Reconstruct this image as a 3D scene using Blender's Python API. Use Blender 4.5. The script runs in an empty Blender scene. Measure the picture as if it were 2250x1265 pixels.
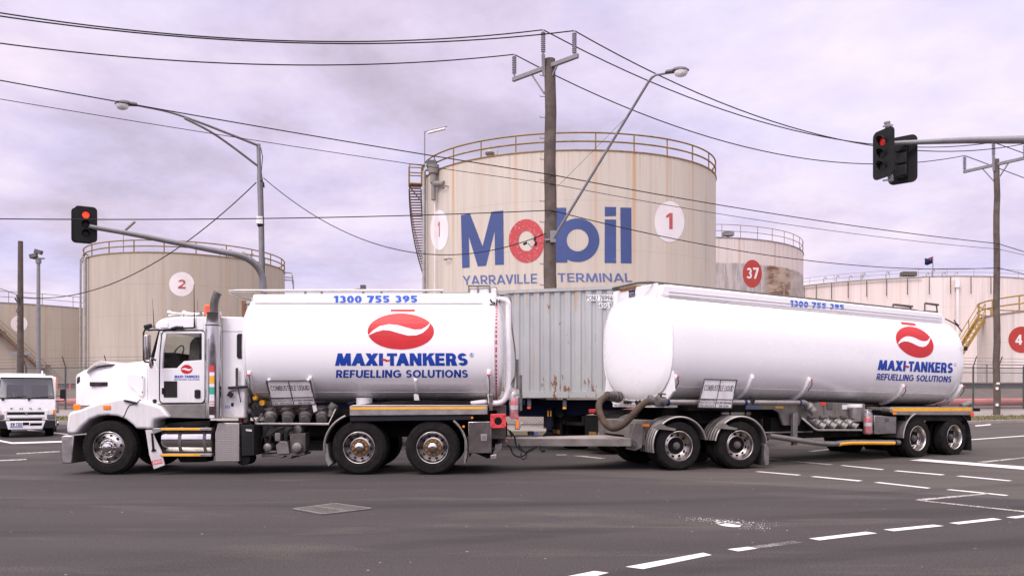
import bpy, bmesh, math, random
from mathutils import Vector, Matrix

# ------------------------------------------------------------------ camera, sky, sun, exposure
F, CX, HY, CH = 1750.0, 1125.0, 876.0, 1.465      # focal length / centre / horizon in photo pixels, eye height in metres
sc = bpy.context.scene
cam_d = bpy.data.cameras.new("camera")
cam_d.sensor_width = 36.0
cam_d.lens = 36.0 * F / 2250.0
cam_d.shift_y = (HY - 632.5) / 2250.0
cam_d.clip_end = 3000.0
cam_d.clip_start = 0.1
cam = bpy.data.objects.new("camera", cam_d)
sc.collection.objects.link(cam)
cam.location = (0, 0, CH)
cam.rotation_euler = (math.radians(90), 0, 0)
sc.camera = cam

SUN_EL, SUN_AZ = math.radians(48), math.radians(215)   # azimuth clockwise from +Y: behind the camera, to the left
world = bpy.data.worlds.new("World")
sc.world = world
world.use_nodes = True
wn = world.node_tree
for n in list(wn.nodes):
    wn.nodes.remove(n)


def wnode(t, **kw):
    n = wn.nodes.new(t)
    for k, v in kw.items():
        setattr(n, k, v)
    return n


def wlink(a, b):
    wn.links.new(a, b)


w_out = wnode("ShaderNodeOutputWorld")
w_bg = wnode("ShaderNodeBackground")
w_bg.inputs["Strength"].default_value = 0.1
w_sky = wnode("ShaderNodeTexSky", sky_type="NISHITA", sun_disc=False, sun_elevation=SUN_EL, sun_rotation=SUN_AZ)
w_co = wnode("ShaderNodeTexCoord")
w_sep = wnode("ShaderNodeSeparateXYZ")
wlink(w_co.outputs["Generated"], w_sep.inputs[0])


def wmath(op, a, b=None, clamp=False):
    n = wnode("ShaderNodeMath", operation=op, use_clamp=clamp)
    for i, v in enumerate((a, b)):
        if v is None:
            continue
        if isinstance(v, (int, float)):
            n.inputs[i].default_value = v
        else:
            wlink(v, n.inputs[i])
    return n.outputs[0]


w_h = wmath("MAXIMUM", w_sep.outputs["Z"], 0.0)
w_den = wmath("ADD", w_h, 0.22)
w_comb = wnode("ShaderNodeCombineXYZ")
w_comb.inputs[2].default_value = 1.7
wlink(wmath("DIVIDE", w_sep.outputs["X"], w_den), w_comb.inputs[0])
wlink(wmath("DIVIDE", w_sep.outputs["Y"], w_den), w_comb.inputs[1])
w_n1 = wnode("ShaderNodeTexNoise")
w_n1.inputs["Scale"].default_value = 1.5
w_n1.inputs["Detail"].default_value = 7
w_n1.inputs["Roughness"].default_value = 0.56
w_n1.inputs["Distortion"].default_value = 0.25
wlink(w_comb.outputs[0], w_n1.inputs["Vector"])
w_n2 = wnode("ShaderNodeTexNoise")
w_n2.inputs["Scale"].default_value = 4.2
w_n2.inputs["Detail"].default_value = 6
w_n2.inputs["Roughness"].default_value = 0.62
wlink(w_comb.outputs[0], w_n2.inputs["Vector"])
# a heavier bank of cloud high in the north-west (upper left of the view)
w_dot = wnode("ShaderNodeVectorMath", operation="DOT_PRODUCT")
_v = Vector((-0.16, 1.0, 0.36)).normalized()
w_dot.inputs[1].default_value = _v
w_nrm = wnode("ShaderNodeVectorMath", operation="NORMALIZE")
wlink(w_co.outputs["Generated"], w_nrm.inputs[0])
wlink(w_nrm.outputs[0], w_dot.inputs[0])
w_bank = wnode("ShaderNodeMapRange", interpolation_type="SMOOTHSTEP")
w_bank.inputs["From Min"].default_value = 0.925
w_bank.inputs["From Max"].default_value = 1.0
wlink(w_dot.outputs["Value"], w_bank.inputs["Value"])
w_dot2 = wnode("ShaderNodeVectorMath", operation="DOT_PRODUCT")
w_dot2.inputs[1].default_value = Vector((-0.60, 1.0, 0.27)).normalized()
wlink(w_nrm.outputs[0], w_dot2.inputs[0])
w_bank2 = wnode("ShaderNodeMapRange", interpolation_type="SMOOTHSTEP")
w_bank2.inputs["From Min"].default_value = 0.97
w_bank2.inputs["From Max"].default_value = 1.0
wlink(w_dot2.outputs["Value"], w_bank2.inputs["Value"])
w_f = wmath("ADD", wmath("MULTIPLY", w_n1.outputs["Fac"], 0.66), wmath("MULTIPLY", w_n2.outputs["Fac"], 0.34))
w_f = wmath("ADD", wmath("MULTIPLY", w_f, 0.92), 0.055)
w_f = wmath("SUBTRACT", w_f, wmath("MULTIPLY", w_bank.outputs[0], 0.13))
w_f = wmath("SUBTRACT", w_f, wmath("MULTIPLY", w_bank2.outputs[0], 0.10))
w_ramp = wnode("ShaderNodeValToRGB")
cr = w_ramp.color_ramp
cr.elements[0].position = 0.25
cr.elements[0].color = (0.45, 0.39, 0.50, 1)
cr.elements[1].position = 0.62
cr.elements[1].color = (0.90, 0.80, 0.93, 1)
e = cr.elements.new(0.33)
e.color = (0.54, 0.475, 0.61, 1)
e = cr.elements.new(0.50)
e.color = (0.765, 0.685, 0.845, 1)
e = cr.elements.new(0.42)
e.color = (0.66, 0.585, 0.775, 1)
wlink(w_f, w_ramp.inputs[0])
# overcast skies are brighter overhead than near the horizon
w_gain = wnode("ShaderNodeMapRange", interpolation_type="SMOOTHSTEP")
w_gain.inputs["From Min"].default_value = 0.46
w_gain.inputs["From Max"].default_value = 0.95
w_gain.inputs["To Min"].default_value = 10.9
w_gain.inputs["To Max"].default_value = 24.0
wlink(w_sep.outputs["Z"], w_gain.inputs["Value"])
w_scale = wnode("ShaderNodeVectorMath", operation="SCALE")
# cooler and warmer parts of the cloud sheet
w_n3 = wnode("ShaderNodeTexNoise")
w_n3.inputs["Scale"].default_value = 1.9
w_n3.inputs["Detail"].default_value = 5
w_off = wnode("ShaderNodeVectorMath", operation="ADD")
w_off.inputs[1].default_value = (5.2, 1.3, 8.8)
wlink(w_comb.outputs[0], w_off.inputs[0])
wlink(w_off.outputs[0], w_n3.inputs["Vector"])
w_cool = wnode("ShaderNodeMapRange")
w_cool.inputs["From Min"].default_value = 0.36
w_cool.inputs["From Max"].default_value = 0.64
wlink(w_n3.outputs["Fac"], w_cool.inputs["Value"])
w_hue = wnode("ShaderNodeMix", data_type="RGBA")
w_hue.inputs["A"].default_value = (0.93, 0.965, 1.03, 1)
w_hue.inputs["B"].default_value = (1.06, 1.03, 1.0, 1)
wlink(w_cool.outputs[0], w_hue.inputs["Factor"])
w_rm = wnode("ShaderNodeVectorMath", operation="MULTIPLY")
wlink(w_ramp.outputs["Color"], w_rm.inputs[0])
wlink(w_hue.outputs["Result"], w_rm.inputs[1])
wlink(w_rm.outputs[0], w_scale.inputs[0])
wlink(w_gain.outputs[0], w_scale.inputs["Scale"])
w_mix = wnode("ShaderNodeMix", data_type="RGBA")
w_mix.inputs["Factor"].default_value = 0.96
wlink(w_sky.outputs["Color"], w_mix.inputs["A"])
# overhead the cloud is a warmer white than near the horizon
w_warm = wnode("ShaderNodeMapRange", interpolation_type="SMOOTHSTEP")
w_warm.inputs["From Min"].default_value = 0.46
w_warm.inputs["From Max"].default_value = 0.75
wlink(w_sep.outputs["Z"], w_warm.inputs["Value"])
w_tint = wnode("ShaderNodeMix", data_type="RGBA")
w_tint.inputs["A"].default_value = (1, 1, 1, 1)
w_tint.inputs["B"].default_value = (1.04, 1.03, 0.86, 1)
wlink(w_warm.outputs[0], w_tint.inputs["Factor"])
w_mul = wnode("ShaderNodeVectorMath", operation="MULTIPLY")
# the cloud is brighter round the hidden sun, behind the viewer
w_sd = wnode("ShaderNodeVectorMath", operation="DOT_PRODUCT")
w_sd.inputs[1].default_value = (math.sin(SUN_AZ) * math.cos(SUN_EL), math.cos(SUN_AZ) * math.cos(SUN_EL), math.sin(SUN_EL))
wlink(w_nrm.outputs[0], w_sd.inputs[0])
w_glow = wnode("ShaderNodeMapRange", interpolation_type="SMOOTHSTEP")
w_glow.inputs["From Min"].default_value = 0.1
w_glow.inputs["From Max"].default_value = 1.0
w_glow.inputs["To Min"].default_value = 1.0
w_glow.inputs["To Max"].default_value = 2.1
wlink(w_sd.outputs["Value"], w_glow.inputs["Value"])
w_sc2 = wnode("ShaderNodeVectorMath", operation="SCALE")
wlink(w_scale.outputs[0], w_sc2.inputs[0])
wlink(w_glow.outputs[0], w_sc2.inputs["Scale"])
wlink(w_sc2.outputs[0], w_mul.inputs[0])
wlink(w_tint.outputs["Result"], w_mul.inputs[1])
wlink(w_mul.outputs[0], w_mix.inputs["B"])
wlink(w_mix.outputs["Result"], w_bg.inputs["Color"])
wlink(w_bg.outputs[0], w_out.inputs[0])

sun_d = bpy.data.lights.new("sun", "SUN")
sun_d.energy = 1.5
sun_d.angle = math.radians(14)
sun_d.color = (1.0, 0.95, 0.90)
sun = bpy.data.objects.new("sun", sun_d)
sc.collection.objects.link(sun)
_sd = Vector((math.sin(SUN_AZ) * math.cos(SUN_EL), math.cos(SUN_AZ) * math.cos(SUN_EL), math.sin(SUN_EL)))
sun.rotation_euler = (-_sd).to_track_quat("-Z", "Y").to_euler()
sun.location = _sd * 60

sc.view_settings.view_transform = "Standard"
sc.view_settings.look = "None"
sc.view_settings.exposure = 0.10
sc.view_settings.gamma = 1.0

# ------------------------------------------------------------------ helpers
PI = math.pi
TAU = 2 * PI
SM = math.radians(35)


def ray(px, py):
    return Vector(((px - CX) / F, 1.0, (HY - py) / F))


def P(px, py, Y):
    """Point seen at photo pixel (px, py) at depth Y."""
    d = ray(px, py)
    return Vector((d.x * Y, Y, CH + d.z * Y))


def gz(y):
    """Height of the ground: level crossing, rising gently to the far roads."""
    pts = ((-1e9, 0), (18, 0), (27, .17), (42, .50), (60, .80), (90, 1.0), (1e9, 1.0))
    for (a, za), (b, zb) in zip(pts, pts[1:]):
        if y <= b:
            return za + (zb - za) * (y - a) / (b - a)


def on_ground(px, py, lift=0.0):
    d = ray(px, py)
    Y = 15.0
    for _ in range(60):
        z = gz(Y) + lift
        Yn = (z - CH) / d.z if d.z < -1e-5 else 200
        Y = 0.5 * Y + 0.5 * max(2, min(Yn, 300))
    return Vector((d.x * Y, Y, gz(Y) + lift))


MATS = {}


def link(o):
    sc.collection.objects.link(o)
    return o


def tag(o, label=None, cat=None, group=None, kind=None):
    if label:
        o["label"] = label
    if cat:
        o["category"] = cat
    if group:
        o["group"] = group
    if kind:
        o["kind"] = kind
    return o


def thing(name, loc, label, cat, group=None, rz=0.0):
    o = link(bpy.data.objects.new(name, None))
    o.location = loc
    o.rotation_euler = (0, 0, rz)
    o.empty_display_size = 0.3
    return tag(o, label, cat, group)


def root_matrix(o):
    while o.parent:
        o = o.parent
    return Matrix.Translation(o.location) @ Matrix.Rotation(o.rotation_euler.z, 4, "Z")


def copy_tree(o, parent=None):
    c = o.copy()
    sc.collection.objects.link(c)
    if parent is not None:
        c.parent = parent
    for ch in list(o.children):
        copy_tree(ch, c)
    return c


class MB:
    """Collects shapes, then links them as ONE mesh object."""

    def __init__(self):
        self.v, self.f, self.mi, self.uv = [], [], [], {}
        self.m = 0

    def add(self, vs, fs, uvs=None):
        b = len(self.v)
        self.v += [tuple(p) for p in vs]
        for k, f in enumerate(fs):
            if uvs:
                self.uv[len(self.f)] = [uvs[i] for i in f]
            self.f.append(tuple(b + i for i in f))
            self.mi.append(self.m)
        return self

    def box(self, x0, x1, y0, y1, z0, z1, M=None):
        vs = [Vector(p) for p in ((x0, y0, z0), (x1, y0, z0), (x1, y1, z0), (x0, y1, z0), (x0, y0, z1), (x1, y0, z1), (x1, y1, z1), (x0, y1, z1))]
        if M is not None:
            vs = [M @ p for p in vs]
        return self.add(vs, [(3, 2, 1, 0), (4, 5, 6, 7), (0, 1, 5, 4), (1, 2, 6, 5), (2, 3, 7, 6), (3, 0, 4, 7)])

    def cbox(self, c, s, M=None):
        T = Matrix.Translation(c)
        if M is not None:
            T = T @ M
        return self.box(-s[0] / 2, s[0] / 2, -s[1] / 2, s[1] / 2, -s[2] / 2, s[2] / 2, T)

    def bar(self, a, b, w, h, up=(0, 0, 1)):
        """rectangular bar from a to b; w sideways, h along up"""
        a, b = Vector(a), Vector(b)
        d = (b - a).normalized()
        s = d.cross(Vector(up))
        if s.length < 1e-4:
            s = Vector((1, 0, 0))
        s.normalize()
        u = s.cross(d).normalized()
        vs = []
        for p in (a, b):
            for i, j in ((-1, -1), (1, -1), (1, 1), (-1, 1)):
                vs.append(p + s * i * w / 2 + u * j * h / 2)
        return self.add(vs, [(0, 1, 2, 3), (7, 6, 5, 4), (0, 4, 5, 1), (1, 5, 6, 2), (2, 6, 7, 3), (3, 7, 4, 0)])

    def tube(self, pts, r, n=8, caps=True, closed=False):
        pts = [Vector(p) for p in pts]
        rs = r if isinstance(r, (list, tuple)) else [r] * len(pts)
        vs, fs = [], []
        prev = None
        m = len(pts)
        for i, p in enumerate(pts):
            if closed:
                t = (pts[(i + 1) % m] - pts[i - 1]).normalized()
            else:
                t = (pts[min(i + 1, m - 1)] - pts[max(i - 1, 0)]).normalized()
            if prev is None:
                a = Vector((0, 0, 1)) if abs(t.z) < 0.9 else Vector((1, 0, 0))
                u = a.cross(t).normalized()
            else:
                u = (prev - t * prev.dot(t)).normalized()
            prev = u
            w = t.cross(u)
            for k in range(n):
                an = TAU * k / n
                vs.append(p + (u * math.cos(an) + w * math.sin(an)) * rs[i])
        mm = m if closed else m - 1
        for i in range(mm):
            for k in range(n):
                a, b = i * n + k, i * n + (k + 1) % n
                c, d = ((i + 1) % m) * n + (k + 1) % n, ((i + 1) % m) * n + k
                fs.append((a, b, c, d))
        if caps and not closed:
            fs.append(tuple(reversed(range(n))))
            fs.append(tuple((m - 1) * n + k for k in range(n)))
        return self.add(vs, fs)

    def lathe(self, prof, n=32, M=None, close=False, caps=True):
        """profile of (radius, height) about local Z, moved by M"""
        vs, fs = [], []
        for (r, h) in prof:
            for k in range(n):
                a = TAU * k / n
                vs.append(Vector((r * math.cos(a), r * math.sin(a), h)))
        L = len(prof)
        for i in range(L if close else L - 1):
            for k in range(n):
                j = (i + 1) % L
                fs.append((i * n + k, i * n + (k + 1) % n, j * n + (k + 1) % n, j * n + k))
        if caps and not close:
            if prof[0][0] > 1e-4:
                fs.append(tuple(reversed(range(n))))
            if prof[-1][0] > 1e-4:
                fs.append(tuple((L - 1) * n + k for k in range(n)))
        if M is not None:
            vs = [M @ p for p in vs]
        return self.add(vs, fs)

    def cyl(self, a, b, r, n=16, r2=None):
        return self.tube([a, b], [r, r if r2 is None else r2], n)

    def prism(self, poly, y0, y1, M=None):
        """polygon in (x, z) extruded from y0 to y1 (y0 < y1)"""
        n = len(poly)
        A = sum(poly[i][0] * poly[(i + 1) % n][1] - poly[(i + 1) % n][0] * poly[i][1] for i in range(n))
        if A < 0:
            poly = list(reversed(poly))
        vs = [Vector((x, y0, z)) for x, z in poly] + [Vector((x, y1, z)) for x, z in poly]
        if M is not None:
            vs = [M @ p for p in vs]
        fs = [tuple(range(n)), tuple(reversed(range(n, 2 * n)))]
        for i in range(n):
            j = (i + 1) % n
            fs.append((j, i, n + i, n + j))
        return self.add(vs, fs)

    def loft(self, rings, caps=True, closed_rings=True):
        n = len(rings[0])
        vs, fs = [], []
        for r in rings:
            vs += r
        for i in range(len(rings) - 1):
            for k in range(n if closed_rings else n - 1):
                a, b = i * n + k, i * n + (k + 1) % n
                fs.append((a, b, b + n, a + n))
        if caps:
            fs.append(tuple(reversed(range(n))))
            fs.append(tuple((len(rings) - 1) * n + k for k in range(n)))
        return self.add(vs, fs)

    def ball(self, c, r, n=12, sq=(1, 1, 1)):
        prof = [(max(1e-5, r * math.sin(PI * i / (n // 2))), -r * math.cos(PI * i / (n // 2))) for i in range(n // 2 + 1)]
        return self.lathe(prof, n, Matrix.Translation(c) @ Matrix.Diagonal((sq[0], sq[1], sq[2], 1)))

    def build(self, name, mats, parent=None, smooth=True, bevel=0.0, segs=2, world=False, fix=True, angle=SM):
        me = bpy.data.meshes.new(name)
        vs = self.v
        if world:
            Mi = root_matrix(parent).inverted() if parent is not None else Matrix.Identity(4)
            if parent is None:
                c = Vector((sum(p[0] for p in vs), sum(p[1] for p in vs), 0)) / len(vs)
                c.z = min(p[2] for p in vs)
                Mi = Matrix.Translation(-c)
            vs = [Mi @ Vector(p) for p in vs]
        me.from_pydata([tuple(p) for p in vs], [], self.f)
        if self.uv:
            lay = me.uv_layers.new(name="UVMap")
            for pi, uvs in self.uv.items():
                pl = me.polygons[pi]
                for li, uv in zip(pl.loop_indices, uvs):
                    lay.data[li].uv = uv
        me.polygons.foreach_set("material_index", self.mi)
        for m in (mats if isinstance(mats, (list, tuple)) else [mats]):
            me.materials.append(MATS[m] if isinstance(m, str) else m)
        if fix and not self.uv:
            bm = bmesh.new()
            bm.from_mesh(me)
            bmesh.ops.recalc_face_normals(bm, faces=bm.faces)
            bm.to_mesh(me)
            bm.free()
        if smooth:
            me.polygons.foreach_set("use_smooth", [True] * len(me.polygons))
            me.set_sharp_from_angle(angle=angle)
        me.update()
        o = link(bpy.data.objects.new(name, me))
        if parent is not None:
            o.parent = parent
        elif world:
            o.location = c
        if bevel > 0:
            b = o.modifiers.new("bevel", "BEVEL")
            b.width = bevel
            b.segments = segs
            b.limit_method = "ANGLE"
            b.angle_limit = math.radians(30)
            b.harden_normals = False
        return o


def arc(cx, cz, r, a0, a1, n):
    return [(cx + r * math.cos(math.radians(a0 + (a1 - a0) * i / n)), cz + r * math.sin(math.radians(a0 + (a1 - a0) * i / n))) for i in range(n + 1)]


def spline(pts, n=6):
    pts = [Vector(p) for p in pts]
    out = []
    for i in range(len(pts) - 1):
        p0, p1, p2, p3 = pts[max(i - 1, 0)], pts[i], pts[i + 1], pts[min(i + 2, len(pts) - 1)]
        for k in range(n):
            t = k / n
            out.append(0.5 * ((2 * p1) + (p2 - p0) * t + (2 * p0 - 5 * p1 + 4 * p2 - p3) * t * t + (3 * p1 - p0 - 3 * p2 + p3) * t ** 3))
    out.append(pts[-1])
    return out


# ------------------------------------------------------------------ lettering and painted marks
_text_cache = {}


# a plain block alphabet: every glyph is a set of convex pieces that do not overlap
def _half(poly, a, b, left):
    out = []
    sg = 1 if left else -1
    f = lambda p: sg * ((b[0] - a[0]) * (p[1] - a[1]) - (b[1] - a[1]) * (p[0] - a[0]))
    for i, p in enumerate(poly):
        q = poly[(i + 1) % len(poly)]
        fp, fq = f(p), f(q)
        if fp >= 0:
            out.append(p)
        if (fp > 0 and fq < 0) or (fp < 0 and fq > 0):
            t = fp / (fp - fq)
            out.append((p[0] + (q[0] - p[0]) * t, p[1] + (q[1] - p[1]) * t))
    return out


def _area(poly):
    return .5 * sum(poly[i][0] * poly[(i + 1) % len(poly)][1] - poly[(i + 1) % len(poly)][0] * poly[i][1] for i in range(len(poly)))


def _disjoint(polys):
    done = []
    for P_ in polys:
        if _area(P_) < 0:
            P_ = P_[::-1]
        parts = [P_]
        for Q in done:
            nxt = []
            for pc in parts:
                inter = pc
                for i in range(len(Q)):
                    inter = _half(inter, Q[i], Q[(i + 1) % len(Q)], True) if len(inter) > 2 else []
                if len(inter) < 3 or abs(_area(inter)) < 1e-5:
                    nxt.append(pc)
                    continue
                rest = pc
                for i in range(len(Q)):
                    if len(rest) < 3:
                        break
                    a, b = Q[i], Q[(i + 1) % len(Q)]
                    o_ = _half(rest, a, b, False)
                    if len(o_) > 2 and abs(_area(o_)) > 1e-6:
                        nxt.append(o_)
                    rest = _half(rest, a, b, True)
            parts = nxt
        done += parts
    return done


def _glyph(ch, w):
    """convex pieces and advance width; cap height 1, stroke weight w"""
    h = w * .86
    d = w * 1.14
    R = lambda x0, y0, x1, y1: [(x0, y0), (x1, y0), (x1, y1), (x0, y1)]
    para = lambda xb, xt, y0=0, y1=1, dd=None: [(xb, y0), (xb + (dd or d), y0), (xt + (dd or d), y1), (xt, y1)]

    def bend(cx, cy, rx, ry, a0, a1, n=9):
        ps = []
        for i in range(n):
            q = []
            for (a, k) in ((a0 + (a1 - a0) * i / n, 1), (a0 + (a1 - a0) * (i + 1) / n, 1), (a0 + (a1 - a0) * (i + 1) / n, 0), (a0 + (a1 - a0) * i / n, 0)):
                a = math.radians(a)
                q.append((cx + (rx - (0 if k else w)) * math.cos(a), cy + (ry - (0 if k else h)) * math.sin(a)))
            ps.append(q)
        return ps
    W = {"I": w, "1": .52, "M": 1.02, "W": 1.2, "E": .62, "F": .58, "L": .56, "S": .66, "R": .70, "P": .66, "B": .68, "T": .68, "J": .5, " ": .34, "-": .4, "O": .92, "Q": .92, "G": .9, "C": .86, "D": .8, "#": .6}.get(ch, .78 if ch.isalpha() else .66)
    if ch.isdigit() and ch != "1":
        W = .68
    m_ = W / 2
    g = []
    if ch == "A":
        W, m_ = .88, .44
        g = [para(0, m_ - d / 2), para(W - d, m_ - d / 2), R(.2, .2, W - .2, .2 + h)]
    elif ch == "B":
        g = [R(0, 0, w, 1), R(w, 0, W - .27, h), R(w, 1 - h, W - .3, 1), R(w, .5 - h / 2 + .03, W - .28, .5 + h / 2 + .03)] + bend(W - .30, .755 + h * .13, .26, .245 + h * .36 - .03, 90, -90) + bend(W - .28, .265 + h * .12, .28, .265 + h * .12, 90, -90)
    elif ch == "C":
        g = bend(.48, .5, .48, .5, 48, 312, 16)
    elif ch == "D":
        g = [R(0, 0, w, 1), R(w, 0, W - .46, h), R(w, 1 - h, W - .46, 1)] + bend(W - .46, .5, .46, .5, 90, -90, 12)
    elif ch == "E":
        g = [R(0, 0, w, 1), R(w, 0, W, h), R(w, 1 - h, W, 1), R(w, .5 - h / 2, W - .04, .5 + h / 2)]
    elif ch == "F":
        g = [R(0, 0, w, 1), R(w, 1 - h, W, 1), R(w, .47 - h / 2, W - .05, .47 + h / 2)]
    elif ch == "G":
        g = bend(.48, .5, .48, .5, 45, 335, 16) + [R(.5, .5 - h / 2 - .02, W + .02, .5 + h / 2 - .02), R(W - w + .02, .14, W + .02, .45)]
    elif ch == "H":
        g = [R(0, 0, w, 1), R(W - w, 0, W, 1), R(w, .5 - h / 2, W - w, .5 + h / 2)]
    elif ch == "I":
        g = [R(0, 0, w, 1)]
    elif ch == "J":
        g = [R(W - w, .3, W, 1)] + bend(W - .3, .3, .3, .3, 0, -160, 8)
    elif ch == "K":
        g = [R(0, 0, w, 1), [(w * .9, .36), (w * .9, .36 + d * .95), (W - d * 1.1, 1), (W + .04, 1)], [(w * 1.25, .55), (w * 1.25 + d * .9, .72), (W + .07, 0), (W - d * 1.1, 0)]]
    elif ch == "L":
        g = [R(0, 0, w, 1), R(w, 0, W, h)]
    elif ch == "M":
        k = .09
        g = [para(0, k, dd=w), para(W - w, W - k - w, dd=w), para(m_ - d / 2, k, 0, 1), para(m_ - d / 2, W - k - d, 0, 1)]
    elif ch == "N":
        g = [R(0, 0, w, 1), R(W - w, 0, W, 1), [(0, 1), (w * 1.1, 1), (W, 0), (W - w * 1.1, 0)]]
    elif ch in "OQ0":
        rx = .46 if ch != "0" else .34
        W = 2 * rx
        g = bend(rx, .5, rx, .5, 0, 360, 24)
        if ch == "Q":
            g.append([(.52, .32), (.52 + d * .6, .36), (W + .02, 0), (W - d, 0)])
    elif ch == "P":
        g = [R(0, 0, w, 1), R(w, 1 - h, W - .3, 1), R(w, .42 - h / 2, W - .3, .42 + h / 2)] + bend(W - .3, .71 - h * .25, .3, .29 + h * .25, 90, -90)
    elif ch == "R":
        g = [R(0, 0, w, 1), R(w, 1 - h, W - .32, 1), R(w, .44 - h / 2, W - .32, .44 + h / 2)] + bend(W - .32, .72 - h * .25, .3, .28 + h * .25, 90, -90) + [[(w * .9 + .06, .44), (w * .9 + .06 + d * 1.1, .44), (W + .05, 0), (W + .05 - d * 1.25, 0)]]
    elif ch in "S":
        ry = (1 + h) / 4
        g = bend(.32, 1 - ry, .31, ry, 28, 272, 14) + bend(.33, ry, .33, ry, 90, -152, 14)
        W = .66
    elif ch == "T":
        g = [R(0, 1 - h, W, 1), R(m_ - w / 2, 0, m_ + w / 2, 1 - h)]
    elif ch == "U":
        g = [R(0, .36, w, 1), R(W - w, .36, W, 1)] + bend(m_, .36, m_, .36, 180, 360, 12)
    elif ch == "V":
        g = [para(m_ - d / 2, 0), para(m_ - d / 2, W - d)]
    elif ch == "W":
        q = W / 4
        g = [para(q, 0, dd=w), para(q, W / 2 - w / 2, dd=w), para(W - q - w, W / 2 - w / 2, dd=w), para(W - q - w, W - w, dd=w)]
    elif ch == "X":
        W = .84
        g = [para(0, W - d * 1.1, dd=d * 1.1), para(W - d * 1.1, 0, dd=d * 1.1)]
    elif ch == "Y":
        g = [R(m_ - w / 2, 0, m_ + w / 2, .42), para(m_ - d / 2, 0, .40, 1), para(m_ - d / 2, W - d, .40, 1)]
    elif ch == "Z":
        g = [R(0, 1 - h, W, 1), R(0, 0, W, h), [(0, h), (d * 1.2, h), (W, 1 - h), (W - d * 1.2, 1 - h)]]
    elif ch == "1":
        g = [R(.52 - w * 1.05, 0, .52, 1), [(.52 - w, 1), (.52 - w, 1 - h * 1.1), (.06, .70), (.06, .70 + h * .7)], ]
    elif ch == "2":
        g = bend(.34, .70, .33, .30, 165, -40, 12) + [R(0, 0, W, h), [(.0, h), (d * 1.25, h), (.34 + .29, .56), (.34 + .33 * .77 - w * .8, .53)]]
    elif ch == "3":
        ry = (1 + h) / 4
        g = bend(.32, 1 - ry, .31, ry, 155, -90, 13) + bend(.33, ry, .34, ry, 90, -155, 14)
    elif ch == "4":
        g = [R(.38, 0, .38 + w, 1), R(0, .20, W + .02, .20 + h), [(0, .20 + h * .9), (w * .95, .20 + h), (.38 + w, 1), (.38 + w * .1, 1)]]
    elif ch == "5":
        g = [R(.06, 1 - h, W - .04, 1), R(.06, .50, .06 + w * .92, 1 - h)] + bend(.33, .32, .34, .32, 125, -155, 13)
    elif ch == "6":
        g = bend(.34, .31, .34, .31, 0, 360, 18) + bend(.62, .36, .62, .64, 178, 105, 7)
    elif ch == "7":
        g = [R(0, 1 - h, W, 1), [(.12, 0), (.12 + d, 0), (W, 1 - h), (W - d * 1.1, 1 - h)]]
    elif ch == "8":
        ry = (1 + h) / 4
        g = bend(.33, 1 - ry, .31, ry, 0, 360, 16) + bend(.33, ry, .34, ry, 0, 360, 18)
    elif ch == "9":
        g = bend(.34, .69, .34, .31, 0, 360, 18) + bend(.06, .64, .62, .64, -2, -75, 7)
    elif ch == "-":
        g = [R(0, .40, W, .40 + h)]
    return _disjoint(g), W


KERN = {"MA": .07, "AX": .10, "TA": .15, "AN": .06, "XI": .04, "VI": .04, "AV": .17, "YA": .16, "RA": .07, "AR": .05, "RR": .02, "AL": .03, "LT": .1, "LU": .02, "KE": .03, "UT": .04, "TI": .03}


def text_polys(s, bold=0.0, gap=1.0):
    """Flat pieces of a string in the unit box [0,1]x[0,1]"""
    key = (s, bold, gap)
    if key in _text_cache:
        return _text_cache[key]
    w = .125 + min(bold, .06) * 3.0
    vs, fs, x = [], [], 0.0
    for i, ch in enumerate(s.upper()):
        g, W = _glyph(ch, w)
        for q in g:
            b = len(vs)
            vs += [(x + px, py) for px, py in q]
            fs.append(tuple(range(b, b + len(q))))
        x += W + (.15 - .22 * w) * gap - KERN.get(s[i:i + 2].upper(), 0) * (1 if w > .2 else .6)
    x0, x1 = min(v[0] for v in vs), max(v[0] for v in vs)
    vs = [((a - x0) / max(1e-6, x1 - x0), b) for a, b in vs]
    _text_cache[key] = (vs, fs)
    return vs, fs


def cut_2d(vs, fs, sx, sy):
    """slice a flat mesh along a grid so it can follow a curved surface"""
    bm = bmesh.new()
    bv = [bm.verts.new((x, y, 0)) for x, y in vs]
    for f in fs:
        try:
            bm.faces.new([bv[i] for i in f])
        except ValueError:
            pass
    bm.normal_update()
    bmesh.ops.triangulate(bm, faces=bm.faces[:])
    for ax, st in ((0, sx), (1, sy)):
        if not st:
            continue
        lo, hi = min(v.co[ax] for v in bm.verts), max(v.co[ax] for v in bm.verts)
        k = math.floor(lo / st) + 1
        while k * st < hi:
            co, no = Vector((0, 0, 0)), Vector((0, 0, 0))
            co[ax], no[ax] = k * st, 1
            bmesh.ops.bisect_plane(bm, geom=bm.verts[:] + bm.edges[:] + bm.faces[:], plane_co=co, plane_no=no)
            k += 1
    bm.verts.index_update()
    out_v = [(v.co.x, v.co.y) for v in bm.verts]
    out_f = [tuple(v.index for v in f.verts) for f in bm.faces]
    bm.free()
    return out_v, out_f


def quad_map(q):
    """unit box -> pixel quad (TL, TR, BR, BL)"""
    tl, tr, br, bl = q

    def f(u, v):
        t = (tl[0] + (tr[0] - tl[0]) * u, tl[1] + (tr[1] - tl[1]) * u)
        b = (bl[0] + (br[0] - bl[0]) * u, bl[1] + (br[1] - bl[1]) * u)
        return (b[0] + (t[0] - b[0]) * v, b[1] + (t[1] - b[1]) * v)
    return f


def box_quad(x0, y0, x1, y1, slant=0.0):
    return ((x0 + slant, y0), (x1 + slant, y0), (x1, y1), (x0, y1))


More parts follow.
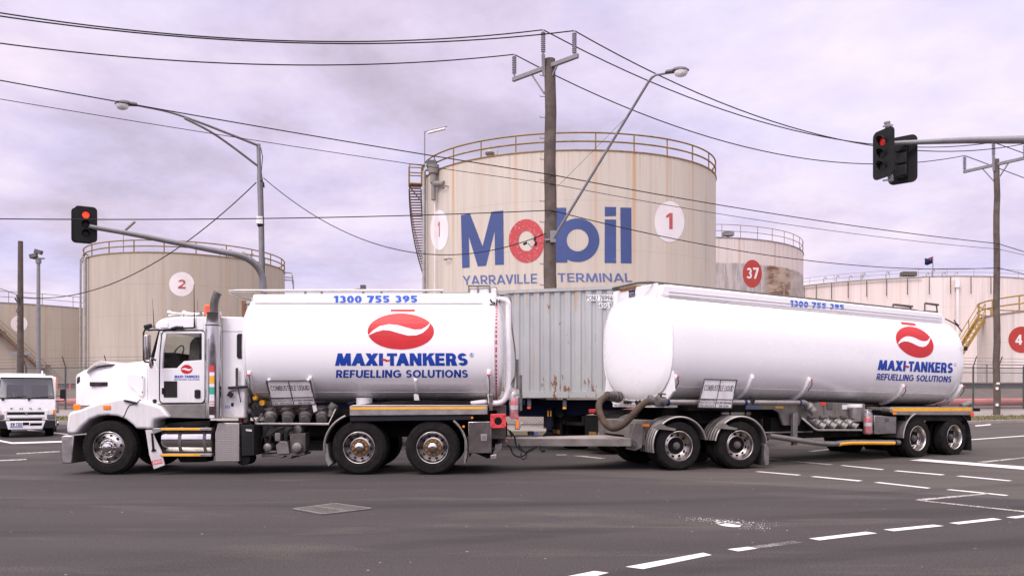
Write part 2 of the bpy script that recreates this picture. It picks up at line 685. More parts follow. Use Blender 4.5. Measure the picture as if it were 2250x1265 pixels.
def paint_text(name, s, q, hit, mat, parent, bold=0.0, gap=1.0, step=14.0, world=True, fat=0):
    vs, fs = text_polys(s, bold, gap)
    g = quad_map(q)
    return paint_poly(name, [g(u, v) for u, v in vs], fs, hit, mat, parent, step, world)


def paint_poly(name, vs, fs, hit, mat, parent, step=14.0, world=True, mb=None):
    if fs is None:
        fs = [tuple(range(len(vs)))]
    if step:
        vs, fs = cut_2d(vs, fs, step, step)
    pts = [hit(x, y) for x, y in vs]
    # keep faces turned to the viewer's side they were traced from
    m = mb or MB()
    m.add(pts, fs)
    if mb is None:
        return m.build(name, mat, parent, smooth=False, world=world, fix=False)


def ellipse(cx, cy, rx, ry, n=40, rot=0.0):
    c, s = math.cos(rot), math.sin(rot)
    return [(cx + rx * math.cos(TAU * k / n) * c - ry * math.sin(TAU * k / n) * s, cy + rx * math.cos(TAU * k / n) * s + ry * math.sin(TAU * k / n) * c) for k in range(n)]


# ------------------------------------------------------------------ materials
class NT:
    def __init__(self, name):
        self.m = bpy.data.materials.new(name)
        self.m.use_nodes = True
        self.t = self.m.node_tree
        self.b = self.t.nodes["Principled BSDF"]
        self.o = self.t.nodes["Material Output"]
        MATS[name] = self.m

    def n(self, t, **kw):
        x = self.t.nodes.new(t)
        for k, v in kw.items():
            setattr(x, k, v)
        return x

    def l(self, a, b):
        self.t.links.new(a, b)

    def val(self, sock, v):
        if hasattr(v, "links") or isinstance(v, bpy.types.NodeSocket):
            self.l(v, sock)
        else:
            sock.default_value = v

    def math(self, op, a, b=None, clamp=False):
        x = self.n("ShaderNodeMath", operation=op, use_clamp=clamp)
        self.val(x.inputs[0], a)
        if b is not None:
            self.val(x.inputs[1], b)
        return x.outputs[0]

    def coords(self, kind="Object", scale=(1, 1, 1), loc=(0, 0, 0)):
        c = self.n("ShaderNodeTexCoord")
        mp = self.n("ShaderNodeMapping")
        mp.inputs["Scale"].default_value = scale
        mp.inputs["Location"].default_value = loc
        self.l(c.outputs[kind], mp.inputs["Vector"])
        return mp.outputs[0]

    def noise(self, vec, scale, detail=4, rough=0.55, dist=0.0):
        x = self.n("ShaderNodeTexNoise")
        x.inputs["Scale"].default_value = scale
        x.inputs["Detail"].default_value = detail
        x.inputs["Roughness"].default_value = rough
        x.inputs["Distortion"].default_value = dist
        self.l(vec, x.inputs["Vector"])
        return x.outputs["Fac"]

    def range(self, v, a, b, c=0.0, d=1.0, smooth=False):
        x = self.n("ShaderNodeMapRange")
        if smooth:
            x.interpolation_type = "SMOOTHSTEP"
        self.l(v, x.inputs["Value"])
        for k, q in zip(("From Min", "From Max", "To Min", "To Max"), (a, b, c, d)):
            x.inputs[k].default_value = q
        return x.outputs[0]

    def mix(self, fac, a, b):
        x = self.n("ShaderNodeMix", data_type="RGBA")
        self.val(x.inputs["Factor"], fac)
        for s, v in (("A", a), ("B", b)):
            if isinstance(v, (tuple, list)):
                x.inputs[s].default_value = (*v[:3], 1)
            else:
                self.l(v, x.inputs[s])
        return x.outputs["Result"]

    def bump(self, h, strength=0.3, dist=0.02):
        x = self.n("ShaderNodeBump")
        x.inputs["Strength"].default_value = strength
        x.inputs["Distance"].default_value = dist
        self.l(h, x.inputs["Height"])
        self.l(x.outputs[0], self.b.inputs["Normal"])

    def set(self, **kw):
        for k, v in kw.items():
            s = self.b.inputs[k.replace("_", " ")]
            if isinstance(v, (tuple, list)):
                s.default_value = (*v[:3], 1)
            else:
                self.val(s, v)
        return self


def plain(name, col, rough=0.5, metal=0.0, var=0.12, scale=6.0, dirt=None, coat=0.0, grime_scale=2.0, bump=0.0):
    """paint, metal or plastic with a little unevenness; optional dirt colour"""
    t = NT(name)
    v = t.coords()
    n1 = t.noise(v, scale, 5)
    c = t.mix(t.range(n1, 0.3, 0.7), [x * (1 - var) for x in col], [min(1, x * (1 + var)) for x in col])
    if dirt:
        n2 = t.noise(v, grime_scale, 7, 0.65, 0.4)
        c = t.mix(t.range(n2, 0.48, 0.75, 0, dirt[1]), c, dirt[0])
    t.set(Base_Color=c, Roughness=t.range(n1, 0.2, 0.8, max(0.02, rough - 0.08), min(1, rough + 0.1)), Metallic=metal)
    if coat:
        t.set(Coat_Weight=coat, Coat_Roughness=0.08)
    elif not metal and max(col) < 0.13:
        t.set(Specular_IOR_Level=0.18)
    if bump:
        t.bump(t.noise(v, scale * 6, 4), bump, 0.01)
    return t


def wet_white(name, col, low_dirt):
    t = NT(name)
    v = t.coords()
    n1 = t.noise(v, 1.3, 6, 0.6)
    n2 = t.noise(t.coords(scale=(9, 9, 0.8)), 1.5, 5, 0.6)
    sep = t.n("ShaderNodeSeparateXYZ")
    t.l(t.coords(), sep.inputs[0])
    lowz = t.range(sep.outputs["Z"], 2.0, 1.25, 0, 1, True)          # road spray lower down
    f = t.math("MULTIPLY", t.math("MULTIPLY", lowz, t.range(n2, 0.3, 0.7, 0.35, 1)), low_dirt)
    c = t.mix(f, t.mix(t.range(n1, 0.35, 0.7), [x * 0.985 for x in col], col), (0.33, 0.29, 0.25))
    t.set(Base_Color=c, Roughness=t.range(n1, 0.3, 0.7, 0.2, 0.32), Coat_Weight=0.5, Coat_Roughness=0.06)
    if "tank" in name:
        t.bump(t.noise(v, 1.6, 2), 0.06, 0.03)
    return t


wet_white("white_paint", (0.79, 0.78, 0.78), 0.35)
wet_white("tank_white", (0.84, 0.83, 0.83), 0.55)
plain("chrome", (0.52, 0.51, 0.50), 0.10, 1.0, 0.05, 4, ((0.3, 0.27, 0.24), 0.35))
plain("steel_polished", (0.42, 0.40, 0.38), 0.2, 1.0, 0.08, 5, ((0.25, 0.22, 0.19), 0.5))
plain("alloy", (0.42, 0.395, 0.375), 0.42, 1.0, 0.12, 8, ((0.20, 0.17, 0.14), 0.6), grime_scale=4)
plain("alloy_dull", (0.25, 0.235, 0.22), 0.55, 0.8, 0.15, 8, ((0.14, 0.12, 0.10), 0.7), grime_scale=4)
plain("rubber", (0.011, 0.010, 0.010), 0.9, 0, 0.3, 10, ((0.030, 0.027, 0.024), 0.6), grime_scale=5, bump=0.2)
plain("black_plastic", (0.018, 0.018, 0.019), 0.5, 0, 0.2, 10)
plain("black_rubber_hose", (0.02, 0.02, 0.022), 0.55, 0, 0.2, 10)
plain("under_black", (0.007, 0.0065, 0.0065), 0.9, 0, 0.4, 5, ((0.03, 0.026, 0.022), 0.7))
plain("chassis_grey", (0.17, 0.155, 0.14), 0.6, 0.1, 0.2, 4, ((0.10, 0.08, 0.065), 0.8), grime_scale=3)
plain("pump_grey", (0.115, 0.105, 0.095), 0.6, 0.3, 0.3, 6, ((0.03, 0.025, 0.02), 0.8), grime_scale=7)
plain("yellow_strip", (0.80, 0.40, 0.025), 0.45, 0, 0.08, 6, ((0.35, 0.17, 0.03), 0.35), grime_scale=8)
plain("amber", (0.85, 0.22, 0.02), 0.25, 0, 0.05)
plain("red_lens", (0.72, 0.035, 0.02), 0.3, 0, 0.1)
plain("red_deep", (0.45, 0.03, 0.03), 0.35, 0, 0.1)
plain("orange_lamp", (0.80, 0.09, 0.03), 0.35, 0, 0.1)
plain("logo_red", (0.52, 0.010, 0.013), 0.4, 0, 0.10, 3)
plain("logo_blue", (0.003, 0.042, 0.32), 0.4, 0, 0.08, 3)
plain("phone_blue", (0.035, 0.14, 0.62), 0.35, 0, 0.08, 3)
plain("ink_black", (0.02, 0.02, 0.02), 0.5)
plain("ink_blue_small", (0.05, 0.15, 0.5), 0.5)
plain("placard_grey", (0.56, 0.53, 0.52), 0.5, 0.0, 0.08, 6, ((0.2, 0.18, 0.16), 0.4))
plain("placard_white", (0.74, 0.72, 0.71), 0.45, 0.0, 0.06, 6, ((0.3, 0.27, 0.25), 0.3))
plain("alloy_bright", (0.60, 0.57, 0.54), 0.3, 1.0, 0.1, 6, ((0.25, 0.2, 0.16), 0.4), grime_scale=5)
plain("nut_brass", (0.75, 0.40, 0.08), 0.6, 0, 0.4, 25)
plain("nut_rust", (0.25, 0.13, 0.035), 0.7, 0, 0.4, 25)
plain("hub_rust", (0.17, 0.085, 0.03), 0.75, 0.2, 0.5, 25, ((0.6, 0.3, 0.05), 0.8), grime_scale=30)
plain("hose_brown", (0.062, 0.046, 0.034), 0.75, 0, 0.3, 6, ((0.13, 0.07, 0.03), 0.7), grime_scale=7, bump=0.2)
plain("white_plain", (0.80, 0.79, 0.79), 0.4, 0, 0.04, 5, ((0.5, 0.47, 0.44), 0.3))
plain("white_van", (0.80, 0.79, 0.79), 0.28, 0, 0.03, 5, coat=0.4)
plain("green_strip", (0.04, 0.36, 0.26), 0.4)
plain("label_red", (0.62, 0.05, 0.06), 0.4)
plain("seat_grey", (0.10, 0.095, 0.09), 0.8, 0, 0.2)
plain("interior_dark", (0.025, 0.024, 0.024), 0.8, 0, 0.2)
plain("bag_plastic", (0.55, 0.42, 0.42), 0.3, 0, 0.2)
plain("extinguisher_red", (0.55, 0.05, 0.06), 0.3, 0, 0.2)
plain("rope_red", (0.55, 0.04, 0.05), 0.7)
plain("chassis_blue", (0.005, 0.008, 0.035), 0.55, 0, 0.2, 5, ((0.02, 0.018, 0.018), 0.6))
plain("wood_pole", (0.115, 0.092, 0.078), 0.9, 0, 0.25, 3, ((0.05, 0.04, 0.034), 0.7), bump=0.3)
plain("galv", (0.22, 0.215, 0.22), 0.55, 0.4, 0.12, 5, ((0.16, 0.14, 0.13), 0.4))
plain("galv_dark", (0.09, 0.085, 0.09), 0.55, 0.3, 0.15, 5)
plain("insulator", (0.27, 0.26, 0.30), 0.4, 0, 0.1)
plain("cable_black", (0.022, 0.02, 0.022), 0.7)
plain("rail_yellow", (0.22, 0.135, 0.025), 0.7, 0, 0.25, 3, ((0.09, 0.05, 0.025), 0.9), grime_scale=1.6)
plain("rail_rust", (0.23, 0.12, 0.07), 0.75, 0, 0.3, 3)
plain("pipe_grey", (0.28, 0.27, 0.26), 0.6, 0.2, 0.2, 2)
plain("red_pipe", (0.50, 0.16, 0.14), 0.6, 0, 0.15, 1.5, ((0.25, 0.12, 0.1), 0.6), grime_scale=0.8)
plain("signal_black", (0.012, 0.012, 0.012), 0.6, 0, 0.2)
plain("concrete", (0.22, 0.20, 0.185), 0.9, 0, 0.15, 1.2, ((0.20, 0.17, 0.15), 0.6), grime_scale=0.9, bump=0.2)
plain("kerb_stone", (0.27, 0.235, 0.215), 0.9, 0, 0.2, 2, ((0.13, 0.11, 0.10), 0.7), bump=0.2)
plain("dark_concrete", (0.085, 0.078, 0.075), 0.9, 0, 0.2, 1.5, bump=0.2)
plain("fence_green", (0.055, 0.07, 0.062), 0.6, 0.2, 0.2, 4)
plain("tank_number_red", (0.40, 0.075, 0.075), 0.7, 0, 0.25, 0.6, ((0.5, 0.2, 0.17), 0.5))
plain("roundel_white", (0.70, 0.66, 0.65), 0.7, 0, 0.06, 0.6, ((0.5, 0.42, 0.38), 0.4), grime_scale=0.5)
plain("stair_yellow", (0.34, 0.215, 0.05), 0.65, 0, 0.2, 3, ((0.14, 0.075, 0.03), 0.7), grime_scale=1.6)
plain("roundel_red", (0.37, 0.034, 0.026), 0.7, 0, 0.12, 0.6, ((0.34, 0.1, 0.08), 0.5))
plain("flag_blue", (0.012, 0.018, 0.07), 0.8)
plain("hi_vis", (0.45, 0.5, 0.06), 0.8)
plain("skin", (0.42, 0.26, 0.19), 0.6)
plain("plate_white", (0.7, 0.7, 0.7), 0.4)


def worn_paint(name, col, keep, scale):
    """sign paint on steel: patches have flaked off"""
    t = NT(name)
    n1 = t.noise(t.coords(), scale, 8, 0.72)
    n2 = t.noise(t.coords(), 0.35, 4)
    hole = t.range(n1, keep, keep + 0.05)
    c = t.mix(t.range(n2, 0.3, 0.7), [x * 0.85 for x in col], [x * 1.15 for x in col])
    c = t.mix(t.math("MULTIPLY", hole, 0.75), c, (0.42, 0.36, 0.31))
    t.set(Base_Color=c, Roughness=0.65)


worn_paint("sign_blue", (0.036, 0.064, 0.19), 0.66, 2.5)
worn_paint("sign_blue_small", (0.085, 0.115, 0.27), 0.63, 4.0)
worn_paint("sign_red", (0.44, 0.045, 0.05), 0.57, 7.0)


def emit(name, col, strength):
    t = NT(name)
    t.set(Base_Color=col, Roughness=0.3, Emission_Color=col, Emission_Strength=strength)


emit("red_light", (0.95, 0.06, 0.03), 1.1)
emit("red_light_dim", (0.45, 0.01, 0.01), 0.18)


def glass(name, tint, alpha):
    t = NT(name)
    t.t.nodes.remove(t.b)
    tr = t.n("ShaderNodeBsdfTransparent")
    tr.inputs[0].default_value = (*tint, 1)
    gl = t.n("ShaderNodeBsdfGlossy")
    gl.inputs["Color"].default_value = (0.9, 0.9, 0.9, 1)
    gl.inputs["Roughness"].default_value = 0.02
    fr = t.n("ShaderNodeFresnel")
    fr.inputs["IOR"].default_value = 1.5
    ge = t.n("ShaderNodeNewGeometry")
    f = t.math("MULTIPLY", t.math("ADD", fr.outputs[0], alpha, True), t.math("SUBTRACT", 1.0, ge.outputs["Backfacing"]))
    mx = t.n("ShaderNodeMixShader")
    t.l(f, mx.inputs[0])
    t.l(tr.outputs[0], mx.inputs[1])
    t.l(gl.outputs[0], mx.inputs[2])
    t.l(mx.outputs[0], t.o.inputs[0])


glass("glass_dark", (0.90, 0.915, 0.90), 0.005)
glass("glass_windscreen", (0.52, 0.54, 0.52), 0.06)
glass("glass_clear", (0.85, 0.85, 0.85), 0.05)


def asphalt():
    t = NT("asphalt")
    v = t.coords()
    fine = t.noise(v, 46, 5, 0.8)
    mid = t.noise(v, 9, 5, 0.6)
    big = t.noise(t.coords(scale=(0.18, 0.5, 1)), 1.0, 5, 0.55, 0.6)
    vor = t.n("ShaderNodeTexVoronoi")
    vor.inputs["Scale"].default_value = 6.0
    t.l(v, vor.inputs["Vector"])
    pick = t.n("ShaderNodeSeparateColor")
    t.l(vor.outputs["Color"], pick.inputs[0])
    rad = t.math("MULTIPLY", t.math("POWER", pick.outputs[1], 4.0), 0.085)
    speck = t.range(t.math("SUBTRACT", vor.outputs["Distance"], rad), 0.02, 0.0)          # pale stones in the seal, few of them large
    vor2 = t.n("ShaderNodeTexVoronoi")
    vor2.inputs["Scale"].default_value = 46.0
    t.l(v, vor2.inputs["Vector"])
    grit = t.range(vor2.outputs["Distance"], 0.22, 0.1)
    c = t.mix(t.range(big, 0.36, 0.64), (0.024, 0.0212, 0.0218), (0.036, 0.0322, 0.0325))
    c = t.mix(t.range(mid, 0.3, 0.7, 0, 0.35), c, (0.036, 0.031, 0.030))
    c = t.mix(t.range(fine, 0.40, 0.72, 0, 0.85), c, (0.092, 0.082, 0.080))
    sep = t.n("ShaderNodeSeparateXYZ")
    t.l(v, sep.inputs[0])
    # older, browner seal beyond a curved joint (right of the crossing)
    edge = t.math("ADD", t.math("MULTIPLY", sep.outputs["X"], 0.62), t.math("SUBTRACT", sep.outputs["Y"], 16.1))
    edge = t.math("ADD", edge, t.math("MULTIPLY", t.math("SUBTRACT", mid, 0.5), 0.5))
    old = t.math("MULTIPLY", t.range(edge, 0.0, 0.25, 0, 1, True), t.range(sep.outputs["X"], -1, 3, 0, 1, True))
    brown = t.noise(t.coords(scale=(0.3, 1.1, 1)), 1.2, 5, 0.6, 0.3)
    oldc = t.mix(t.range(fine, 0.3, 0.75), (0.05, 0.045, 0.04), (0.125, 0.112, 0.098))
    oldc = t.mix(t.range(brown, 0.4, 0.65, 0, 0.6), oldc, (0.058, 0.053, 0.052))
    c = t.mix(t.math("MULTIPLY", old, 0.85), c, oldc)
    c = t.mix(t.math("MULTIPLY", grit, 0.25), c, (0.17, 0.145, 0.12))
    # dusty, gravelly patches and darker worn wheel tracks
    dust = t.noise(t.coords(scale=(0.22, 0.75, 1), loc=(3.1, 0.4, 0)), 1.0, 6, 0.62, 0.4)
    c = t.mix(t.math("MULTIPLY", t.range(dust, 0.54, 0.70), t.range(fine, 0.42, 0.6)), c, (0.125, 0.105, 0.088))
    trk = t.noise(t.coords(scale=(0.06, 0.9, 1), loc=(0.0, 5.4, 0)), 1.0, 4, 0.5, 0.8)
    c = t.mix(t.range(trk, 0.52, 0.68, 0, 0.35), c, (0.026, 0.023, 0.023))
    # curved tyre marks left by turning trucks
    for (ox, oy, R_) in ((-4.0, 40.0, 29.3), (-4.0, 40.0, 31.4), (14.0, -22.0, 33.6), (14.0, -22.0, 31.5)):
        dv = t.n("ShaderNodeVectorMath", operation="DISTANCE")
        flat_ = t.n("ShaderNodeCombineXYZ")
        t.l(sep.outputs["X"], flat_.inputs[0])
        t.l(sep.outputs["Y"], flat_.inputs[1])
        t.l(flat_.outputs[0], dv.inputs[0])
        dv.inputs[1].default_value = (ox, oy, 0)
        dd = t.math("ABSOLUTE", t.math("SUBTRACT", t.math("ADD", dv.outputs["Value"], t.math("MULTIPLY", mid, 0.12)), R_))
        c = t.mix(t.math("MULTIPLY", t.range(dd, 0.30, 0.10, 0, 0.45, True), t.range(dust, 0.62, 0.42)), c, (0.020, 0.0178, 0.018))
    spot = t.noise(v, 1.7, 3, 0.5)
    c = t.mix(t.range(spot, 0.70, 0.76, 0, 0.45), c, (0.022, 0.019, 0.019))
    c = t.mix(t.math("MULTIPLY", speck, t.range(pick.outputs[0], 0.25, 0.35)), c, (0.30, 0.27, 0.25))
    t.set(Base_Color=c, Roughness=0.9, Specular_IOR_Level=0.2)
    t.bump(t.math("ADD", t.math("MULTIPLY", fine, 0.7), t.math("MULTIPLY", grit, 0.5)), 0.45, 0.012)


asphalt()


def road_paint(name, col, wear, grain=28):
    """line paint; wear punches real holes (transparent) in the paint"""
    t = NT(name)
    v = t.coords()
    n = t.noise(v, grain, 6, 0.75)
    n2 = t.noise(v, 2.5, 4)
    c = t.mix(t.range(n2, 0.3, 0.7), [x * 0.85 for x in col], col)
    t.set(Base_Color=c, Roughness=0.7)
    a = t.range(t.math("ADD", t.math("MULTIPLY", n, 0.8), t.math("MULTIPLY", n2, 0.2)), wear, wear - 0.05)
    t.set(Alpha=a)


road_paint("line_white", (0.62, 0.60, 0.60), 0.80)
road_paint("line_worn", (0.47, 0.44, 0.41), 0.545)
road_paint("line_ghost", (0.30, 0.28, 0.27), 0.50, 130)


def tank_steel(name, base, pale, rust_col, rust_amt, post_pitch, seams, R):
    """painted plate: vertical streaks under each rail post, rust bleeding, faint plate joints. UV in metres."""
    t = NT(name)
    uv = t.coords("UV")
    sep = t.n("ShaderNodeSeparateXYZ")
    t.l(uv, sep.inputs[0])
    u, h = sep.outputs["X"], sep.outputs["Y"]           # h: metres below the rim
    wide = t.noise(t.coords("UV", (0.25, 0.05, 1)), 1.0, 5, 0.6)
    streak = t.noise(t.coords("UV", (1.6, 0.05, 1)), 1.0, 6, 0.65)
    fine = t.noise(t.coords("UV", (5.0, 0.12, 1)), 1.0, 5, 0.6)
    blot = t.noise(t.coords("UV", (0.8, 0.8, 1)), 1.0, 7, 0.7)
    c = t.mix(t.range(wide, 0.35, 0.65), base, pale)
    c = t.mix(t.range(streak, 0.5, 0.7, 0, 0.55), c, [x * 0.74 for x in base])
    c = t.mix(t.range(fine, 0.52, 0.7, 0, 0.4), c, [x * 0.82 for x in base])
    # streaks below the posts
    ph = t.math("FRACT", t.math("DIVIDE", u, post_pitch))
    d = t.math("MULTIPLY", t.math("ABSOLUTE", t.math("SUBTRACT", ph, 0.5)), post_pitch)
    wob = t.math("MULTIPLY", fine, 0.35)
    line = t.range(t.math("ADD", d, wob), 0.42, 0.16, 0, 1, True)
    fall = t.range(t.math("ADD", h, t.math("MULTIPLY", streak, 6.0)), 14.0, 1.0)
    vary = t.range(t.noise(t.coords("UV", (0.21, 0.02, 1), (7.7, 0, 0)), 1.0, 2), 0.40, 0.60, 0.15, 1.1)
    rr = t.math("MULTIPLY", t.math("MULTIPLY", t.math("MULTIPLY", line, fall), rust_amt), vary)
    top = t.math("MULTIPLY", t.range(h, 1.5, 0.0), t.range(fine, 0.5, 0.7))
    rr = t.math("ADD", rr, t.math("MULTIPLY", top, rust_amt * 0.7), True)
    rr2 = t.math("MULTIPLY", t.range(streak, 0.58, 0.72), t.range(blot, 0.45, 0.7))
    rr = t.math("ADD", rr, t.math("MULTIPLY", rr2, rust_amt * 0.5), True)
    c = t.mix(rr, c, rust_col)
    # plate joints
    if seams:
        br = t.n("ShaderNodeTexBrick")
        br.offset = 0.5
        br.inputs["Scale"].default_value = 1.0
        br.inputs["Mortar Size"].default_value = 0.012
        br.inputs["Mortar Smooth"].default_value = 0.3
        br.inputs["Brick Width"].default_value = 9.0
        br.inputs["Row Height"].default_value = seams
        t.l(uv, br.inputs["Vector"])
        c = t.mix(t.math("MULTIPLY", br.outputs["Fac"], 0.75), c, [x * 0.62 for x in base])
    t.set(Base_Color=c, Roughness=0.62)
    return t


tank_steel("tank_main", (0.47, 0.42, 0.345), (0.535, 0.485, 0.405), (0.44, 0.215, 0.07), 0.85, 2.719, 3.3, 11)
tank_steel("tank_beige", (0.365, 0.315, 0.25), (0.425, 0.372, 0.302), (0.38, 0.24, 0.12), 0.4, 2.776, 2.9, 10)
tank_steel("tank_far", (0.36, 0.312, 0.243), (0.42, 0.372, 0.298), (0.45, 0.27, 0.14), 0.6, 3.6, 2.6, 18)
tank_steel("tank_pink", (0.66, 0.565, 0.505), (0.72, 0.64, 0.59), (0.50, 0.33, 0.22), 0.35, 5.3, 3.4, 19)
tank_steel("tank_small", (0.62, 0.55, 0.505), (0.69, 0.63, 0.595), (0.36, 0.21, 0.12), 0.6, 3.1, 2.2, 8)


def tank_rusty(u0, u1):
    t = tank_steel("tank_rusty", (0.56, 0.485, 0.435), (0.63, 0.56, 0.515), (0.26, 0.12, 0.05), 0.75, 4.4, 2.6, 13)
    old = t.b.inputs["Base Color"].links[0].from_socket
    uv = t.coords("UV")
    sep = t.n("ShaderNodeSeparateXYZ")
    t.l(uv, sep.inputs[0])
    n = t.noise(t.coords("UV", (0.5, 1.2, 1)), 0.9, 7, 0.7)
    n2 = t.noise(t.coords("UV", (2.2, 0.25, 1)), 1.0, 7, 0.7)
    band = t.range(t.math("ADD", sep.outputs["Y"], t.math("MULTIPLY", n, 0.35)), 2.45, 2.6)
    grey = t.mix(t.range(n2, 0.40, 0.6), (0.27, 0.245, 0.24), (0.52, 0.48, 0.45))
    grey = t.mix(t.range(n2, 0.56, 0.66, 0, 0.8), grey, (0.30, 0.17, 0.075))
    zx = t.math("ADD", sep.outputs["X"], t.math("MULTIPLY", t.math("SUBTRACT", n2, 0.5), 2.2))
    zone = t.math("MULTIPLY", t.range(zx, u0 - .2, u0 + .2), t.range(zx, u1 + .4, u1 - .2, 0.35, 1))
    rust = t.mix(t.range(n, 0.42, 0.58), (0.40, 0.31, 0.22), (0.15, 0.068, 0.03))
    c2 = t.mix(t.math("MULTIPLY", zone, t.range(n2, 0.36, 0.48)), grey, rust)
    c = t.mix(band, old, c2)
    t.set(Base_Color=c)



def container_paint():
    t = NT("container_paint")
    v = t.coords()
    n = t.noise(v, 0.8, 5)
    st = t.noise(t.coords(scale=(3, 3, 0.25)), 1.5, 6, 0.65)
    c = t.mix(t.range(n, 0.3, 0.7), (0.33, 0.34, 0.333), (0.395, 0.405, 0.395))
    c = t.mix(t.range(st, 0.54, 0.72, 0, 0.35), c, (0.26, 0.265, 0.265))
    b1 = t.noise(t.coords(scale=(3.2, 3.2, 1.1)), 1.8, 8, 0.68, 0.2)
    sep = t.n("ShaderNodeSeparateXYZ")
    t.l(v, sep.inputs[0])
    low = t.range(sep.outputs["Z"], 1.0, 0.1, 0, 0.085)
    rust = t.range(t.math("ADD", b1, low), 0.65, 0.675)
    run = t.noise(t.coords(scale=(7, 7, 0.3)), 1.2, 6, 0.6)
    topz = t.range(sep.outputs["Z"], 2.0, 2.85, 0, 0.09)
    runf = t.range(t.math("ADD", run, topz), 0.63, 0.72, 0, 0.75)
    c = t.mix(runf, c, (0.42, 0.26, 0.14))
    c = t.mix(rust, c, (0.19, 0.085, 0.035))
    t.set(Base_Color=c, Roughness=0.6)


container_paint()
plain("container_rust", (0.20, 0.09, 0.045), 0.85, 0, 0.35, 6, ((0.07, 0.04, 0.03), 0.7), bump=0.3)


def diamond_plate():
    t = NT("checker_plate")
    v = t.coords(scale=(1, 1, 1))
    ch = t.n("ShaderNodeTexVoronoi")
    ch.inputs["Scale"].default_value = 28
    ch.inputs["Randomness"].default_value = 0.15
    t.l(v, ch.inputs["Vector"])
    c = t.mix(t.range(ch.outputs["Distance"], 0.2, 0.5), (0.60, 0.56, 0.52), (0.42, 0.39, 0.36))
    t.set(Base_Color=c, Roughness=0.38, Metallic=0.85)
    t.bump(ch.outputs["Distance"], 0.5, 0.01)


diamond_plate()


def soil(name, a, b, scale):
    t = NT(name)
    v = t.coords()
    n = t.noise(v, scale, 7, 0.7)
    n2 = t.noise(v, 0.5, 4)
    c = t.mix(t.range(n, 0.3, 0.7), a, b)
    c = t.mix(t.range(n2, 0.4, 0.7, 0, 0.5), c, [x * 0.7 for x in a])
    t.set(Base_Color=c, Roughness=0.95)
    t.bump(n, 0.4, 0.05)


soil("gravel", (0.15, 0.125, 0.105), (0.26, 0.225, 0.195), 6)
soil("bank_earth", (0.085, 0.066, 0.055), (0.14, 0.113, 0.095), 3)
soil("turf", (0.075, 0.062, 0.028), (0.115, 0.105, 0.04), 5)
soil("grass_blade", (0.095, 0.092, 0.028), (0.20, 0.165, 0.07), 2)


def chainlink():
    t = NT("chain_link")
    uv = t.coords("UV", (1, 1, 1))
    sep = t.n("ShaderNodeSeparateXYZ")
    t.l(uv, sep.inputs[0])
    k = 9.0
    fs = []
    for s in (1, -1):
        q = t.math("ADD", sep.outputs["X"], t.math("MULTIPLY", sep.outputs["Y"], s))
        ph = t.math("FRACT", t.math("MULTIPLY", q, k))
        d = t.math("ABSOLUTE", t.math("SUBTRACT", ph, 0.5))
        fs.append(t.range(d, 0.10, 0.07))
    t.set(Base_Color=(0.20, 0.205, 0.20), Roughness=0.5, Metallic=0.4, Alpha=t.math("MAXIMUM", fs[0], fs[1]))


chainlink()
import numpy as np
# ================================================================== THE SETTING
# ground: one sheet, finer near the crossing
ys = [-40, -10, 0, 6, 12, 18, 20, 23, 27, 32, 37, 42, 50, 60, 75, 90, 140, 300, 800, 2200]
xs = [-2200, -800, -300, -120, -60, -30, -10, 0, 10, 30, 60, 120, 300, 800, 2200]
g = MB()
g.add([(x, y, gz(y)) for y in ys for x in xs], [(j * len(xs) + i, j * len(xs) + i + 1, (j + 1) * len(xs) + i + 1, (j + 1) * len(xs) + i) for j in range(len(ys) - 1) for i in range(len(xs) - 1)])
tag(g.build("road", "asphalt", fix=False), kind="structure")

KERB = [(-140, 84), (-90, 66), (-45, 46.2), (-30, 39.7), (-19.7, 35), (-12, 31.4), (-5, 28.1), (-2.4, 27.0), (-0.6, 26.45), (1.2, 26.25), (2.9, 26.4), (4.8, 27.1), (9, 29.3), (15, 32.6), (20.8, 35.5), (26, 37.4), (40, 42.3), (80, 55), (140, 73)]
# dense version
K = []
for (a, b) in zip(KERB, KERB[1:]):
    n = max(1, int(math.hypot(b[0] - a[0], b[1] - a[1]) / 1.5))
    K += [(a[0] + (b[0] - a[0]) * i / n, a[1] + (b[1] - a[1]) * i / n) for i in range(n)]
K.append(KERB[-1])


def kerb_y(x):
    for (a, b) in zip(KERB, KERB[1:]):
        if a[0] <= x <= b[0]:
            return a[1] + (b[1] - a[1]) * (x - a[0]) / (b[0] - a[0])
    return 90


RISE = ((0, .13), (.25, .13), (3.0, .19), (5.2, .33), (6.4, .40), (8.2, .46), (11.8, 1.5), (14, 1.5), (16, .5), (1e5, .5))


def corner(x):
    """1 along the straights, 0.5 round the corner where the path is narrow"""
    t = max(0, min(1, (abs(x - 1) - 6) / 10))
    return .5 + .5 * t * t * (3 - 2 * t)


def vz(y, o, x=99):
    """height of the verge: o = distance behind the kerb line"""
    for (a, za), (b, zb) in zip(RISE, RISE[1:]):
        if o <= b:
            r = za + (zb - za) * (o - a) / (b - a)
            return gz(y) + (r if o > 8.2 else .13 + (r - .13) * (corner(x) if o < 6.5 else corner(x) + (1 - corner(x)) * (o - 6.5) / 1.7))


def vo(x, o):
    return o * (corner(x) if o < 6.5 else corner(x) + (1 - corner(x)) * min(1, (o - 6.5) / 1.7))


